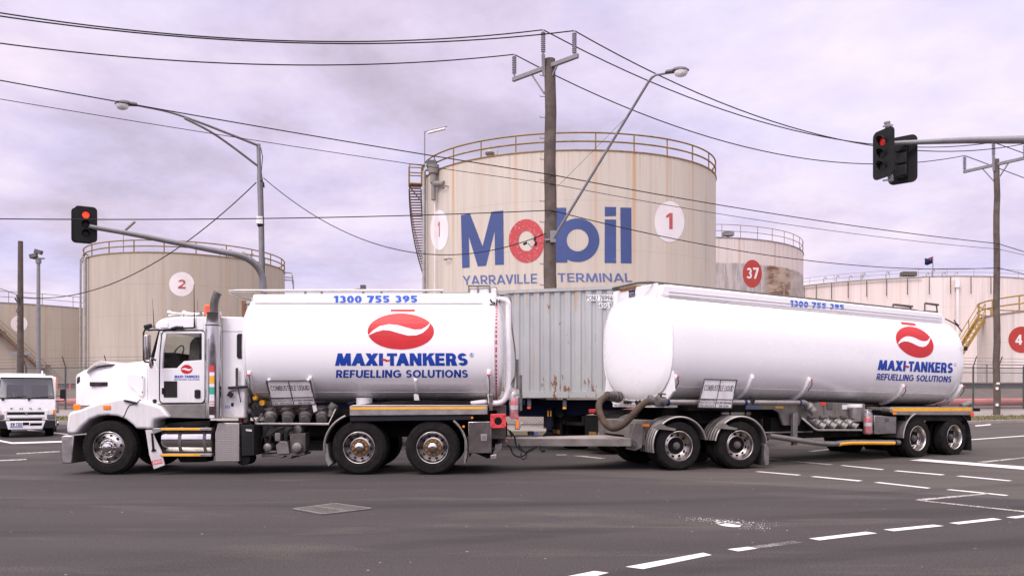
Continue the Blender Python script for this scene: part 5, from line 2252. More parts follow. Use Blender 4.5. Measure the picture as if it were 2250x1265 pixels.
tr_ = thing("semi_trailer", (-8.09, 23.8, gz(22)), "dark blue skeletal semi-trailer with landing legs under the grey container", "trailer", None, CA)
DZ = ZC - gz(22)
m = MB()
for yy in (.70, W_ - .86):
    m.prism([(.2, DZ - .06), (11.9, DZ - .06), (11.9, DZ - .2), (9.9, DZ - .52), (.2, DZ - .52)], yy, yy + .16)
for xx in (.2, 3.5, 6.5, 8.6, 11.6):
    m.box(xx, xx + .2, .05, W_ - .05, DZ - .2, DZ - .012)
m.build("chassis_beams", "chassis_blue", tr_, bevel=.01)
lh = local_hit(tr_, .55)
pL = lh(1206, 920)
for yy in (.50, W_ - .72):
    m = MB()
    x0 = pL.x
    m.box(x0 - .13, x0 + .13, yy, yy + .2, .62, DZ - .25)
    m.box(x0 - .07, x0 + .07, yy + .03, yy + .17, .42, .64)
    m.prism([(x0 - .2, .36), (x0 + .2, .36), (x0 + .06, .50), (x0 - .06, .50)], yy - .02, yy + .22)
    lg = m.build("landing_leg", "under_black", tr_, bevel=.008)
    m = MB()
    m.box(x0 - .035, x0 + .09, yy - .025, yy - .002, .55, DZ - .30)
    m.build("gear_strip", "chassis_blue", lg)
    m = MB()
    for dx in (-.02, .055):
        m.box(x0 + dx, x0 + dx + .035, yy - .032, yy - .026, .92, 1.07)
    m.build("warning_sticker", "yellow_strip", lg, smooth=False)
m = MB()
m.box(pL.x - .1, pL.x + .1, .72, W_ - .72, .85, .93)
m.cyl((pL.x + .35, .45, .98), (pL.x + .35, 1.9, .98), .09, 10)
m.build("leg_brace", "under_black", tr_)
for px in (1163, 1241):
    q = local_hit(tr_, .1)(px, 890)
    m = MB()
    m.box(q.x - .05, q.x + .05, .08, .12, DZ - .26, DZ - .02)
    mk = m.build("side_bracket", "galv_dark", tr_)
    m = MB()
    m.box(q.x - .045, q.x + .045, .06, .08, DZ - .30, DZ - .25)
    m.build("marker_lamp", "orange_lamp" if px < 1200 else "yellow_strip", mk)
WP = make_wheel(tr_, "trailer", .5, True)
place(WP, (1.2, .12, .5))
for k in range(3):
    for far in (0, 1):
        if k == 0 and not far:
            continue
        wheel_at(WP, tr_, (1.2 + 1.25 * k, W_ - .12 if far else .12, .5), PI if far else 0, k * .7)
m = MB()
for k in range(3):
    m.cyl((1.2 + 1.25 * k, .4, .5), (1.2 + 1.25 * k, W_ - .4, .5), .07, 10)
m.build("axles", "under_black", tr_)

# prime mover, turned away to the right, almost wholly hidden behind the tank trailer
pm = thing("prime_mover", (2.79, 21.8, gz(21.5)), "dark prime mover of the container truck, mostly hidden behind the right tanker", "truck", None, math.radians(30))
m = MB()
for s in (-.45, .45):
    m.box(-1.35, 5.0, s - .05, s + .05, .72, .95)
m.box(-1.3, 2.2, -.5, .5, .70, .78)
m.build("chassis", "under_black", pm)
m = MB()
m.lathe([(.55, .97), (.55, 1.10), (.1, 1.12), (1e-4, 1.12)], 24)
m.build("fifth_wheel", "pump_grey", pm)
wp2 = copy_tree(WP, pm)
place(wp2, (-.65, -1.2, .5))
for (x_, far) in ((-.65, 1), (.68, 0), (.68, 1), (4.3, 0), (4.3, 1)):
    wheel_at(WP, pm, (x_, 1.2 if far else -1.2, .5), PI if far else 0, x_)
for s in (-1, 1):
    m = MB()
    m.prism([(-1.36, .22), (-1.32, .22), (-1.32, .98), (-1.36, .98)], s * .85 - .3, s * .85 + .3)
    fl_ = m.build("mudflap", "under_black", pm)
    m = MB()
    m.box(-1.375, -1.362, s * .85 - .22, s * .85 + .1, .45, .56)
    m.build("reflector", "hub_rust", fl_)
    m = MB()
    m.box(-1.43, -1.36, s * .95 - .12, s * .95 + .14, 1.04, 1.14)
    m.build("tail_lamp", "red_deep", pm, bevel=.015)
m = MB()
m.prism([(2.7, .75), (5.1, .75), (5.15, 1.5), (5.0, 2.85), (4.6, 3.05), (2.75, 3.05)], -1.15, 1.15)
cb = m.build("cab", "white_plain", pm, bevel=.06)
for s in (-1, 1):
    m = MB()
    m.prism([(3.7, 1.75), (4.95, 1.75), (4.85, 2.5), (3.7, 2.5)], s * 1.155 - .006, s * 1.155 + .006)
    m.build("side_window", "black_plastic", cb)
m = MB()
m.prism([(5.12, 1.75), (5.15, 1.75), (5.03, 2.65), (5.0, 2.65)], -1.0, 1.0)
m.build("windscreen", "black_plastic", cb)
for s in (-1, 1):
    m = MB()
    m.cyl((1.5, s * .85, .7), (2.6, s * .85, .7), .3, 18)
    m.build("fuel_tank", "steel_polished", pm)

# ------------------------------------------------------------------ small white truck, left
VY = 26.9
vq = P(58, 900, VY)
van = thing("small_truck", (vq.x, VY, gz(VY)), "small white forward-control truck facing the viewer at the left edge", "truck", None, math.radians(29.5))
VH = VY / 65.0 * 0


def vz_(py):
    return (957 - py) / 65.2


def vx_(px):
    return (px - 58) / 75.0


hw = .85
m = MB()
prof = [(0.02, vz_(938)), (-.02, vz_(905)), (.02, vz_(873)), (.18, vz_(830)), (.24, vz_(823)), (.36, vz_(819)), (1.7, vz_(818)), (1.75, vz_(938))]
# cab shell: floor, lower front, roof, rear wall and pillars around a real opening
body = MB()
Mz = Matrix.Rotation(PI / 2, 4, "Z")      # prism x -> local y


def vprism(mm, poly, x0, x1):
    """polygon in (y, z), extruded along local x"""
    n = len(poly)
    vs = [Vector((x0, y, z)) for y, z in poly] + [Vector((x1, y, z)) for y, z in poly]
    fs = [tuple(range(n)), tuple(reversed(range(n, 2 * n)))]
    for i in range(n):
        j = (i + 1) % n
        fs.append((j, i, n + i, n + j))
    mm.add(vs, fs)


vprism(body, [(.03, .42), (-.03, .62), (-.02, vz_(895)), (.03, vz_(872)), (.35, vz_(872)), (.35, .42)], -hw, hw)
vprism(body, [(.23, vz_(829)), (.25, vz_(824)), (.36, vz_(820)), (1.7, vz_(819)), (1.7, vz_(829))], -hw + .06, hw - .06)
vprism(body, [(1.1, .42), (1.1, vz_(872)), (1.55, vz_(829) - .002), (1.75, vz_(820)), (1.75, .42)], -hw, hw)
for s in (-1, 1):
    vs = []
    a = [Vector((s * hw, .03, vz_(872))), Vector((s * (hw - .05), .06, vz_(872))), Vector((s * (hw - .05), .22, vz_(872))), Vector((s * hw, .20, vz_(872)))]
    b = [Vector((s * (hw - .07), .23, vz_(828))), Vector((s * (hw - .11), .25, vz_(828))), Vector((s * (hw - .12), .36, vz_(828))), Vector((s * (hw - .07), .36, vz_(828)))]
    body.loft([a, b])
    body.box(s * hw - .02, s * hw + .02, .35, 1.1, .42, vz_(872))
vb = body.build("cab", "white_van", van, bevel=.035, segs=3)
m = MB()
ws0, ws1 = [(-.81, .045, vz_(871)), (.81, .045, vz_(871))], [(-.735, .225, vz_(826)), (.735, .225, vz_(826))]
m.add([Vector(ws0[0]), Vector(ws0[1]), Vector(ws1[1]), Vector(ws1[0])] + [Vector(p) + Vector((0, .012, 0)) for p in (ws0[0], ws0[1], ws1[1], ws1[0])], [(0, 1, 2, 3), (7, 6, 5, 4), (0, 4, 5, 1), (1, 5, 6, 2), (2, 6, 7, 3), (3, 7, 4, 0)])
m.build("windscreen", "glass_windscreen", van, smooth=False)
m = MB()
m.tube([Vector(p) + Vector((0, -.006, 0)) for p in (ws0[0], ws0[1], ws1[1], ws1[0])], .026, 6, closed=True)
m.build("windscreen_seal", "black_plastic", van)
m = MB()
m.box(-.78, .78, .22, .55, vz_(878), vz_(871))
vprism(m, [(.7, vz_(905)), (.95, vz_(905)), (1.05, vz_(845)), (.95, vz_(840)), (.85, vz_(885))], .12, .62)
vprism(m, [(.7, vz_(905)), (.95, vz_(905)), (1.05, vz_(845)), (.95, vz_(840)), (.85, vz_(885))], -.62, -.12)
m.build("interior", "under_black", van, bevel=.03)
m = MB()
m.tube([Vector((-.36 + .17 * math.cos(a), .50 + .06 * math.sin(a), vz_(868) + .15 * math.sin(a))) for a in [TAU * i / 18 for i in range(18)]], .014, 6, closed=True)
m.build("steering_wheel", "black_plastic", van)
for (x0, x1, k) in ((vx_(6), vx_(58), 0), (vx_(62), vx_(116), 1)):
    m = MB()
    m.tube([Vector((x0 + .02, .01, vz_(873.5))), Vector((x0 + .08, .015, vz_(871))), Vector((x1, .06, vz_(866)))], .013, 6)
    m.cyl((x0 + .02, -.02, vz_(874)), (x0 + .02, .03, vz_(874)), .035, 8)
    m.build("wiper", "black_plastic", van)
# face
fy = -.035
m = MB()
for (a, b) in (((17, 901), (56, 907)), ((60, 901), (98, 907))):
    m.box(vx_(a[0]), vx_(b[0]), fy - .008, fy + .03, vz_(b[1]), vz_(a[1]))
m.box(vx_(22), vx_(92), fy - .008, fy + .03, vz_(919.5), vz_(915))
m.build("grille", "black_plastic", van, bevel=.008)
m = MB()
for (pa, pb) in (((8, 897), (16, 920)), ((98, 897), (106, 920))):
    m.box(vx_(pa[0]), vx_(pb[0]), fy - .015, fy + .03, vz_(919), vz_(897))
m.box(vx_(10), vx_(104), fy - .012, fy + .03, vz_(913.6), vz_(909))
m.build("grille_surround", "white_van", van, bevel=.01)
m = MB()
for a in (90, 210, 330):
    u = Vector((math.cos(math.radians(a)), 0, math.sin(math.radians(a)))) * .075
    s = Vector((-u.z, 0, u.x)) * .32
    c0 = Vector((vx_(58), fy - .022, vz_(904.5)))
    q = [c0, c0 + u * .5 + s, c0 + u, c0 + u * .5 - s]
    m.add(q + [p + Vector((0, .02, 0)) for p in q], [(0, 1, 2, 3), (7, 6, 5, 4), (0, 4, 5, 1), (1, 5, 6, 2), (2, 6, 7, 3), (3, 7, 4, 0)])
m.build("emblem", "chrome", van, smooth=False)
for ch, px in zip("FUSO", (27.5, 47, 67.5, 87)):
    vs, fs = text_polys(ch, .03)
    m = MB()
    m.add([Vector((vx_(px) - .045 + .09 * u, fy - .006, vz_(895.5) + .055 * v)) for u, v in vs], fs)
    m.build("lettering", "galv_dark", van, smooth=False, fix=False)
for s, (x0, x1) in ((-1, (-8, 12)), (1, (102, 122))):
    a, b = vx_(x0), vx_(x1)
    m = MB()
    m.box(min(a, b), max(a, b) - (.0), fy - .02, .14, vz_(917.5), vz_(906))
    hl = m.build("headlight", "alloy_dull", van, bevel=.02)
    m = MB()
    m.box(min(a, b) + .03, max(a, b) - .05, fy - .027, fy - .018, vz_(916.5), vz_(908))
    m.build("lens", "glass_clear", hl, bevel=.004)
    m = MB()
    xx = vx_(118.5) if s > 0 else vx_(-2.5)
    m.box(xx - .03, xx + .05, fy - .03, .1, vz_(905), vz_(896))
    m.build("indicator", "amber", van, bevel=.01)
m = MB()
m.box(-hw + .0, hw + .0, fy - .05, .3, vz_(938), vz_(919.5))
bp_ = m.build("bumper", "black_plastic", van, bevel=.03)
m = MB()
m.prism([(vx_(14), vz_(921)), (vx_(100), vz_(921)), (vx_(93), vz_(939)), (vx_(19), vz_(939))], fy - .062, fy)
m.build("bumper_panel", "white_van", bp_, bevel=.015)
m = MB()
m.box(vx_(50), vx_(64), fy - .068, fy - .05, vz_(930), vz_(924))
m.box(vx_(66), vx_(92), fy - .068, fy - .05, vz_(931), vz_(925.5))
m.build("intake", "under_black", bp_)
m = MB()
m.box(vx_(23), vx_(50.5), fy - .078, fy - .064, vz_(934), vz_(923.5))
pl = m.build("number_plate", "plate_white", bp_)
vs, fs = text_polys("XW 73DS", .03)
m = MB()
m.add([Vector((vx_(24.5) + (vx_(49) - vx_(24.5)) * u, fy - .081, vz_(931.5) + (vz_(924.5) - vz_(931.5)) * v)) for u, v in vs], fs)
m.build("lettering", "ink_black", pl, smooth=False, fix=False)
m = MB()
m.box(vx_(24), vx_(49.5), fy - .0805, fy - .079, vz_(933.7), vz_(932.2))
m.build("plate_footer", "phone_blue", pl, smooth=False)
for s in (-1, 1):
    m = MB()
    m.box(s * 1.07 - .085, s * 1.07 + .085, .12, .2, vz_(872), vz_(850))
    mr = m.build("mirror", "black_plastic", van, bevel=.03)
    m = MB()
    m.tube([Vector((s * hw, .2, vz_(865.5))), Vector((s * 1.1, .17, vz_(865.5)))], .014, 6)
    m.tube([Vector((s * hw, .2, vz_(877))), Vector((s * 1.1, .17, vz_(877))), Vector((s * 1.14, .16, vz_(872)))], .014, 6)
    m.build("mirror_arm", "black_plastic", mr)
m = MB()
m.box(-.5, .5, .5, 4.4, .45, .62)
m.box(-.2, .2, .4, 4.2, .3, .5)
m.build("chassis", "under_black", van)
m = MB()
m.box(-.95, .95, 1.9, 4.6, .78, .90)
m.box(-.95, -.90, 1.9, 4.6, .90, 1.25)
m.box(.90, .95, 1.9, 4.6, .90, 1.25)
m.box(-.95, .95, 4.55, 4.6, .90, 1.25)
m.build("tray", "alloy", van)
m = MB()
zt = vz_(813)
m.box(-.9, .52, 1.85, 1.9, .9, zt)
m.box(vx_(88), vx_(92), 1.82, 1.92, .9, vz_(806.5))
m.build("headboard", "white_plain", van)
vw = make_wheel(van, "steer", .40)
vw.scale = (.92, .92, .92)
place(vw, (-.66 - .12, .72, .365), -PI / 2)
for ch in list(vw.children):
    pass
wheel_at(vw, van, (.78, .72, .365), PI / 2)
wheel_at(vw, van, (-.85, 3.5, .365), -PI / 2)
wheel_at(vw, van, (.85, 3.5, .365), PI / 2)

# driver of the small truck (on the left of the picture), seen through the windscreen
dr = thing("person", root_matrix(van) @ Vector((-.36, .78, vz_(905))), "driver in a yellow-green high-visibility vest behind the windscreen of the small white truck", "person", None, math.radians(29.5))
bm = bmesh.new()
sk = bm.verts.layers.skin.verify()


def chain(pts, start=None):
    prev = start
    out = []
    for (p, r) in pts:
        v = bm.verts.new(p)
        v[sk].radius = (r, r)
        if prev is not None:
            bm.edges.new((prev, v))
        prev = v
        out.append(v)
    return out


sp = chain([((0, .06, .02), .13), ((0, .05, .22), .14), ((0, .03, .42), .155), ((0, .01, .52), .08), ((0, -.005, .60), .055), ((0, -.01, .68), .085), ((0, -.015, .77), .088), ((0, -.01, .84), .05)])
sp[0][sk].use_root = True
for s in (-1, 1):
    chain([((s * .17, .02, .47), .065), ((s * .23, -.10, .26), .05), ((s * .15, -.27, .24), .036), ((s * .12, -.33, .27), .035)], sp[2])
    chain([((s * .10, -.06, .0), .085), ((s * .13, -.36, .02), .065), ((s * .13, -.42, -.30), .05)], sp[0])
me = bpy.data.meshes.new("body")
bm.to_mesh(me)
bm.free()
ob = link(bpy.data.objects.new("body", me))
ob.parent = dr
md = ob.modifiers.new("skin", "SKIN")
md.use_smooth_shade = True
ob.modifiers.new("sub", "SUBSURF").levels = 1
ob.modifiers["sub"].render_levels = 1
me.materials.append(MATS["skin"])
m = MB()
rings = []
for z, rx, ry in ((.02, .17, .14), (.2, .175, .15), (.4, .19, .15), (.5, .15, .11), (.55, .085, .08)):
    rings.append([Vector((rx * math.cos(TAU * k / 16), .03 + ry * math.sin(TAU * k / 16), z)) for k in range(16)])
m.loft(rings)
m.build("vest", "hi_vis", dr)
m = MB()
rings = []
for z, r in ((.74, .10), (.80, .103), (.86, .08), (.88, .02)):
    rings.append([Vector((r * math.cos(TAU * k / 14), .005 + r * math.sin(TAU * k / 14), z)) for k in range(14)])
m.loft(rings)
m.build("hair", "interior_dark", dr)
# ================================================================== THE TANK TRUCK
Y0 = 15.35
tk = thing("tank_truck", (-4.0, Y0 + 1.22, 0), "white bonneted tank truck with a chrome exhaust stack and a red oval logo", "tank truck")
A1 = lambda *p: [(120 + x / 2.75, 600 + y / 2.75) for x, y in p]
A2 = lambda *p: [(500 + x / 2.75, 600 + y / 2.75) for x, y in p]
A3 = lambda *p: [(820 + x / 2.75, 600 + y / 2.75) for x, y in p]


def T(px, py, dy=0.0):
    return P(px, py, Y0 + dy)


def pp(m, pts, d0, d1, dr=None):
    """photo outline standing at depth d0, extruded back to d1"""
    poly = [((x - CX) / F * (Y0 + (dr if dr is not None else d0)), CH + (HY - y) / F * (Y0 + (dr if dr is not None else d0))) for x, y in pts]
    m.prism(poly, Y0 + d0, Y0 + d1)


def part(name, pts, d0, d1, mat, parent=None, bevel=0.0, segs=2, mirror=False, smooth=True):
    m = MB()
    pp(m, pts, d0, d1)
    o = m.build(name, mat, parent or tk, world=True, bevel=bevel, segs=segs, smooth=smooth)
    if mirror:
        m = MB()
        pp(m, pts, 2.44 - d1, 2.44 - d0, d0)
        m.build(name, mat, parent or tk, world=True, bevel=bevel, segs=segs, smooth=smooth)
    return o


def smooth_poly(pts, n=3):
    return [(v.x, v.y) for v in spline([(x, y, 0) for x, y in pts], n)]


# chassis and dark masses under the bodywork
m = MB()
for d in (.80, 1.56):
    m.box(-8.1, -.1, Y0 + d - .04, Y0 + d + .04, .70, .98)
m.box(-8.40, -6.5, Y0 + .62, Y0 + 1.82, .80, 1.42)
m.box(-8.3, -6.6, Y0 + .72, Y0 + 1.72, .45, .85)
m.box(-6.6, -5.3, Y0 + .75, Y0 + 1.69, .45, 1.0)
m.box(-5.0, -3.6, Y0 + .9, Y0 + 1.6, .62, 1.25)
m.box(-3.6, -.3, Y0 + .5, Y0 + 1.94, .98, 1.24)
m.build("chassis", "under_black", tk, world=True)
# tanks and lockers on the far side
m = MB()
m.cyl((-6.7, Y0 + 2.08, .58), (-5.35, Y0 + 2.08, .58), .32, 24)
m.build("fuel_tank", "steel_polished", tk, world=True)
m = MB()
m.box(-5.25, -3.75, Y0 + 1.72, Y0 + 2.38, .36, 1.0)
m.build("locker", "alloy_dull", tk, world=True, bevel=.02)
m = MB()
m.box(-.9, -.35, Y0 + 1.74, Y0 + 2.4, .42, 1.05)
m.build("locker", "alloy_dull", tk, world=True, bevel=.02)
m = MB()
for x_ in (-2.95, -1.535):
    m.cyl((x_, Y0 + .4, .525), (x_, Y0 + 2.04, .525), .11, 12)
    m.ball((x_, Y0 + 1.22, .54), .28, 14)
m.cyl((-7.75, Y0 + .3, .5), (-7.75, Y0 + 2.1, .5), .07, 10)
m.build("axles", "under_black", tk, world=True)

# bonnet: two lofted rings so that it narrows to the grille
def section(xpx, top, bot, d, r):
    zt, zb = T(xpx, top, d).z, T(xpx, bot, d).z
    x = T(xpx, top, d).x
    pts = []
    yc = Y0 + 1.22
    hw_ = 1.22 - d
    for (cy, cz, a0) in ((hw_ - r, zt - r, 0), (-(hw_ - r), zt - r, 90)):
        for k in range(7):
            a = math.radians(a0 + 90 * k / 6)
            pts.append(Vector((x, yc + cy + r * math.cos(a), cz + r * math.sin(a))))
    pts.append(Vector((x, yc - hw_, zb)))
    pts.append(Vector((x, yc + hw_, zb)))
    return pts


m = MB()
m.loft([section(167, 825, 890, .62, .05), section(170, 820, 890, .58, .07), section(182, 812, 890, .54, .10), section(200, 806, 890, .50, .14), (section(240, 801, 890, .46, .16)), section(284, 795, 888, .42, .17), section(323.5, 790, 884, .38, .17)])
bonnet = m.build("bonnet", "white_paint", tk, world=True)
m = MB()
pp(m, A1((430, 618), (445, 606), (490, 603), (528, 610), (538, 625), (537, 735), (528, 744), (505, 738), (478, 705), (440, 672), (430, 650)), .34, .46)
m.build("side_intake", "white_paint", bonnet, world=True, bevel=.035, segs=3)
for (x, y) in ((530, 627), (530, 718)):
    m = MB()
    q = T(*A1((x, y))[0], .335)
    m.cyl(q, q + Vector((0, .05, 0)), .012, 8)
    m.build("fastener", "black_plastic", bonnet, world=True)
part("bug_deflector", A1((187, 606), (200, 575), (240, 545), (275, 528), (310, 533), (345, 549), (300, 553), (240, 562), (205, 585)), .425, 2.01, "placard_grey", tk, .03)
part("grille", A1((128, 612), (150, 606), (152, 790), (130, 790), (126, 700)), .62, 1.82, "steel_polished", tk, .015)
part("headlamp_surround", A1((130, 625), (165, 612), (163, 655), (140, 668), (131, 668)), .56, .66, "chrome", tk, .02, mirror=True)
bd = part("badge", A1((212, 657), (319, 657), (319, 682), (212, 682)), .455, .52, "black_plastic", bonnet)
bdh = lambda px, py: T(px, py, .452)
paint_text("lettering", "KENWORTH", box_quad(*A1((213, 658))[0], *A1((318, 681))[0]), bdh, "chrome", bd, .03, .95, 0)
paint_text("sticker_text", "# Nostrac", (A1((358, 577))[0], A1((422, 566))[0], A1((422, 576))[0], A1((358, 586))[0]), lambda px, py: T(px, py, .41), "phone_blue", bonnet, .01, 1, 0)

# wings
wing_pts = A1((72, 968), (69, 930), (78, 858), (88, 840), (110, 832), (150, 824), (200, 803), (260, 783), (330, 765), (400, 752), (440, 748), (490, 757), (540, 774), (600, 790), (640, 806), (668, 838), (692, 872), (640, 877), (600, 885), (592, 905), (590, 940), (490, 940), (470, 915), (430, 884), (380, 864), (320, 857), (265, 862), (210, 884), (163, 926), (128, 970))
for far in (0, 1):
    m = MB()
    d0, d1 = (0.0, .60) if not far else (1.84, 2.44)
    pp(m, wing_pts, d0, d1, 0.0)
    w_ = m.build("wing", "white_paint", tk, world=True, bevel=.05, segs=4)
    m = MB()
    pp(m, A1((295, 798), (340, 798), (340, 822), (295, 822)), (-.015 if not far else 2.41), (.03 if not far else 2.455), 0)
    m.build("marker_lamp", "amber", w_, world=True, bevel=.006)
    m = MB()
    pp(m, A1((110, 792), (146, 790), (147, 826), (112, 830)), (.06 if not far else 2.3), (.13 if not far else 2.38), .06)
    m.build("indicator", "amber", w_, world=True, bevel=.015)
    if not far:
        m = MB()
        m.tube([T(*p, -.003) for p in A1((407, 880), (425, 850), (438, 818), (452, 797), (490, 788), (502, 778), (514, 764))] + [T(*A1((530, 772))[0], .1), T(*A1((555, 778))[0], .36)], .008, 5)
        m.build("panel_gap", "under_black", w_, world=True)
        m = MB()
        m.bar(T(*A1((420, 768))[0], -.02), T(*A1((497, 786))[0], -.02), .03, .035)
        m.build("bonnet_latch", "black_plastic", w_, world=True)
# front bumper wraps round the nose
part("bumper", A1((40, 984), (62, 978), (116, 981), (104, 1148), (41, 1148)), .04, 2.40, "alloy", tk, .02)

# cab, built round a real door opening
for far in (0, 1):
    pass
m = MB()
pp(m, A1((560, 522), (600, 521), (622, 577), (905, 577), (905, 792), (560, 792)), .15, 2.29, .15)
pp(m, A1((895, 350), (905, 262), (1015, 262), (1150, 266), (1150, 875), (1012, 875), (1012, 792), (895, 792)), .15, 2.29, .15)
pp(m, A1((606, 334), (610, 305), (626, 288), (655, 274), (690, 267), (760, 263), (906, 262), (906, 347), (640, 350), (625, 340)), .15, 2.29, .15)
for d0, d1 in ((.15, .27), (2.17, 2.29)):
    pp(m, A1((598, 524), (632, 348), (662, 348), (650, 480), (645, 580), (622, 580)), d0, d1, .15)
cab_ = m.build("cab", "white_paint", tk, world=True, bevel=.025, segs=2)
part("windscreen", A1((578, 522), (628, 350), (634, 350), (586, 522)), .25, 2.19, "glass_dark", cab_)
part("windscreen_pillar", A1((574, 524), (626, 346), (634, 346), (584, 524)), .17, .26, "black_plastic", cab_, .01, mirror=True)
part("interior", A1((600, 505), (650, 478), (735, 480), (760, 540), (742, 576), (622, 576)), .32, 2.12, "interior_dark", cab_, .03)
m = MB()
for d0 in (.35, 1.55):
    pp(m, A1((800, 578), (812, 420), (838, 385), (872, 385), (886, 420), (890, 578)), d0, d0 + .5, .35)
m.build("seat", "seat_grey", cab_, world=True, bevel=.05)
part("rear_trim", A1((876, 345), (897, 345), (897, 577), (876, 577)), .28, 2.16, "interior_dark", cab_)
q = T(*A1((745, 490))[0], 1.75)
m = MB()
m.tube([q + Vector((.09 * math.cos(a), .21 * math.sin(a), .19 * math.cos(a))) for a in [TAU * i / 20 for i in range(20)]], .016, 6, closed=True)
m.build("steering_wheel", "black_plastic", cab_, world=True)
for far in (0, 1):
    D = lambda a, b: (a, b) if not far else (2.44 - b, 2.44 - a)
    m = MB()
    pp(m, A1((638, 574), (738, 573), (781, 531), (890, 524), (906, 530), (906, 758), (900, 774), (886, 782), (656, 782), (642, 776), (637, 762)), *D(.115, .149), .115)
    pp(m, A1((637, 576), (640, 470), (651, 368), (658, 355), (668, 351), (885, 351), (899, 355), (906, 366), (906, 532), (888, 532), (888, 364), (676, 364), (656, 480), (650, 576)), *D(.117, .149), .115)
    door = m.build("door", "white_paint", tk, world=True, bevel=.008)
    m = MB()
    pp(m, A1((648, 575), (654, 480), (675, 363), (889, 363), (889, 526), (781, 533), (740, 575)), *D(.135, .142), .115)
    m.build("window", "glass_dark", door, world=True, smooth=False)
    if not far:
        m = MB()
        m.tube([T(*p, .128) for p in A1((649, 573), (654, 480), (674, 364), (684, 361), (880, 361), (890, 370), (890, 521), (781, 531), (740, 573))], .010, 5, closed=True)
        m.build("window_seal", "black_plastic", door, world=True)
        m = MB()
        m.tube([T(*p, .137) for p in A1((634, 765), (633, 577), (637, 470), (648, 366), (656, 351), (668, 346), (886, 346), (902, 351), (910, 366), (910, 760), (903, 778), (888, 786), (654, 786), (640, 779))], .009, 5, closed=True)
        m.build("door_seal", "cable_black", door, world=True)
        m = MB()
        pp(m, A1((662, 648), (738, 648), (746, 656), (746, 746), (738, 755), (662, 755), (655, 746), (655, 656)), .105, .12, .105)
        m.build("kerb_window", "glass_dark", door, world=True, bevel=.004)
        m = MB()
        pp(m, A1((660, 652), (741, 652), (741, 751), (660, 751)), .1145, .1148, .1145)
        m.build("kerb_window_back", "interior_dark", door, world=True, smooth=False)
        m = MB()
        pp(m, A1((852, 703), (874, 703), (881, 710), (881, 748), (874, 755), (852, 755), (845, 748), (845, 710)), .10, .12, .105)
        hd = m.build("handle", "black_plastic", door, world=True, bevel=.004)
        m = MB()
        pp(m, A1((858, 712), (872, 712), (872, 730), (858, 730)), .092, .10, .1)
        m.build("lock", "chrome", hd, world=True)
        DH = lambda px, py: T(px, py, .113)
        lo = paint_poly("logo", [(A1((798, 580))[0][0] + 36 / 2.75 * math.cos(t), A1((798, 581))[0][1] + 27 / 2.75 * math.sin(t)) for t in [TAU * i / 28 for i in range(28)]], None, DH, "logo_red", door, 0)
        paint_poly("logo_bar", A1((784, 553), (812, 553), (810, 559), (786, 559)), None, DH, "logo_red", lo, 0)
        paint_poly("logo_wave", A1((763, 584), (775, 574), (790, 572), (806, 578), (820, 579), (832, 570), (826, 582), (812, 590), (796, 586), (780, 581)), None, lambda px, py: T(px, py, .111), "white_paint", lo, 0)
        paint_text("lettering", "MAXI-TANKERS", box_quad(*A1((724, 616))[0], *A1((876, 632))[0]), DH, "logo_blue", door, .045, .93, 0)
        paint_text("lettering", "REFUELLING SOLUTIONS", box_quad(*A1((724, 636))[0], *A1((876, 647))[0]), DH, "logo_blue", door, .02, 1, 0)
m = MB()
for (x, y, r) in ((655, 711, .035),):
    q = T(*A1((x, y))[0], .10)
    m.bar(q + Vector((0, 0, -.06)), q + Vector((0, 0, .06)), .03, .05)
q = T(*A1((604, 772))[0], .14)
m.cyl(q, q + Vector((0, .05, 0)), .04, 12)
m.build("cab_fittings", "black_plastic", cab_, world=True)
part("sill_panel", A1((604, 796), (690, 872), (950, 877), (955, 792), (900, 790), (700, 793)), .125, .30, "alloy_dull", cab_, .008)
part("sleeper_window", A1((1108, 365), (1150, 365), (1150, 515), (1108, 515), (1100, 505), (1100, 375)), .13, .149, "black_plastic", cab_, .008)
m = MB()
m.tube([T(*A1((1014, 350))[0], .145), T(*A1((1150, 350))[0], .145)], .006, 4)
m.tube([T(*A1((1016, 268))[0], .145), T(*A1((1016, 870))[0], .145)], .006, 4)
m.build("panel_gap", "placard_grey", cab_, world=True)
m = MB()
m.tube([T(*p, .09) for p in A1((1098, 680), (1098, 572), (1105, 572), (1105, 680))], .016, 6)
m.build("grab_handle", "chrome", cab_, world=True)
paint_text("fleet_number", "383", box_quad(*A1((1028, 798))[0], *A1((1060, 815))[0]), lambda px, py: T(px, py, .147), "ink_blue_small", cab_, .02, 1, 0)
part("warning_label", A1((1062, 832), (1082, 832), (1082, 858), (1062, 858)), .144, .149, "placard_grey", cab_, smooth=False)
part("warning_label", A1((1066, 782), (1082, 782), (1082, 804), (1066, 804)), .144, .149, "black_plastic", cab_, smooth=False)

# sun visor lip, roof fittings
m = MB()
q = T(*A1((655, 310))[0], .14)
m.cyl(q, q + Vector((0, .05, 0)), .012, 8)
pp(m, A1((650, 300), (685, 300), (685, 330), (640, 330), (642, 310)), .135, .15, .14)
m.build("visor_bracket", "white_paint", cab_, world=True, bevel=.005)
m = MB()
m.tube([T(*p, .10) for p in A1((565, 345), (600, 342), (650, 343), (720, 336), (760, 333), (840, 330), (850, 322))], .018, 6)
m.tube([T(*p, .10) for p in A1((705, 338), (740, 328), (775, 330))], .035, 6)
m.build("mirror_bracket", "black_plastic", cab_, world=True)
m = MB()
q = T(*A1((690, 245))[0], .75)
for yy, px_ in ((.75, 690), (1.0, 780)):
    q = T(*A1((px_, 245))[0], yy)
    m.lathe([(.075, 0), (.07, .03), (.04, .08), (.025, .2), (.02, .62)], 14, Matrix.Translation(q) @ Matrix.Rotation(PI / 2, 4, "Y"))
    m.box(q.x + .25, q.x + .3, q.y - .03, q.y + .03, q.z - .12, q.z)
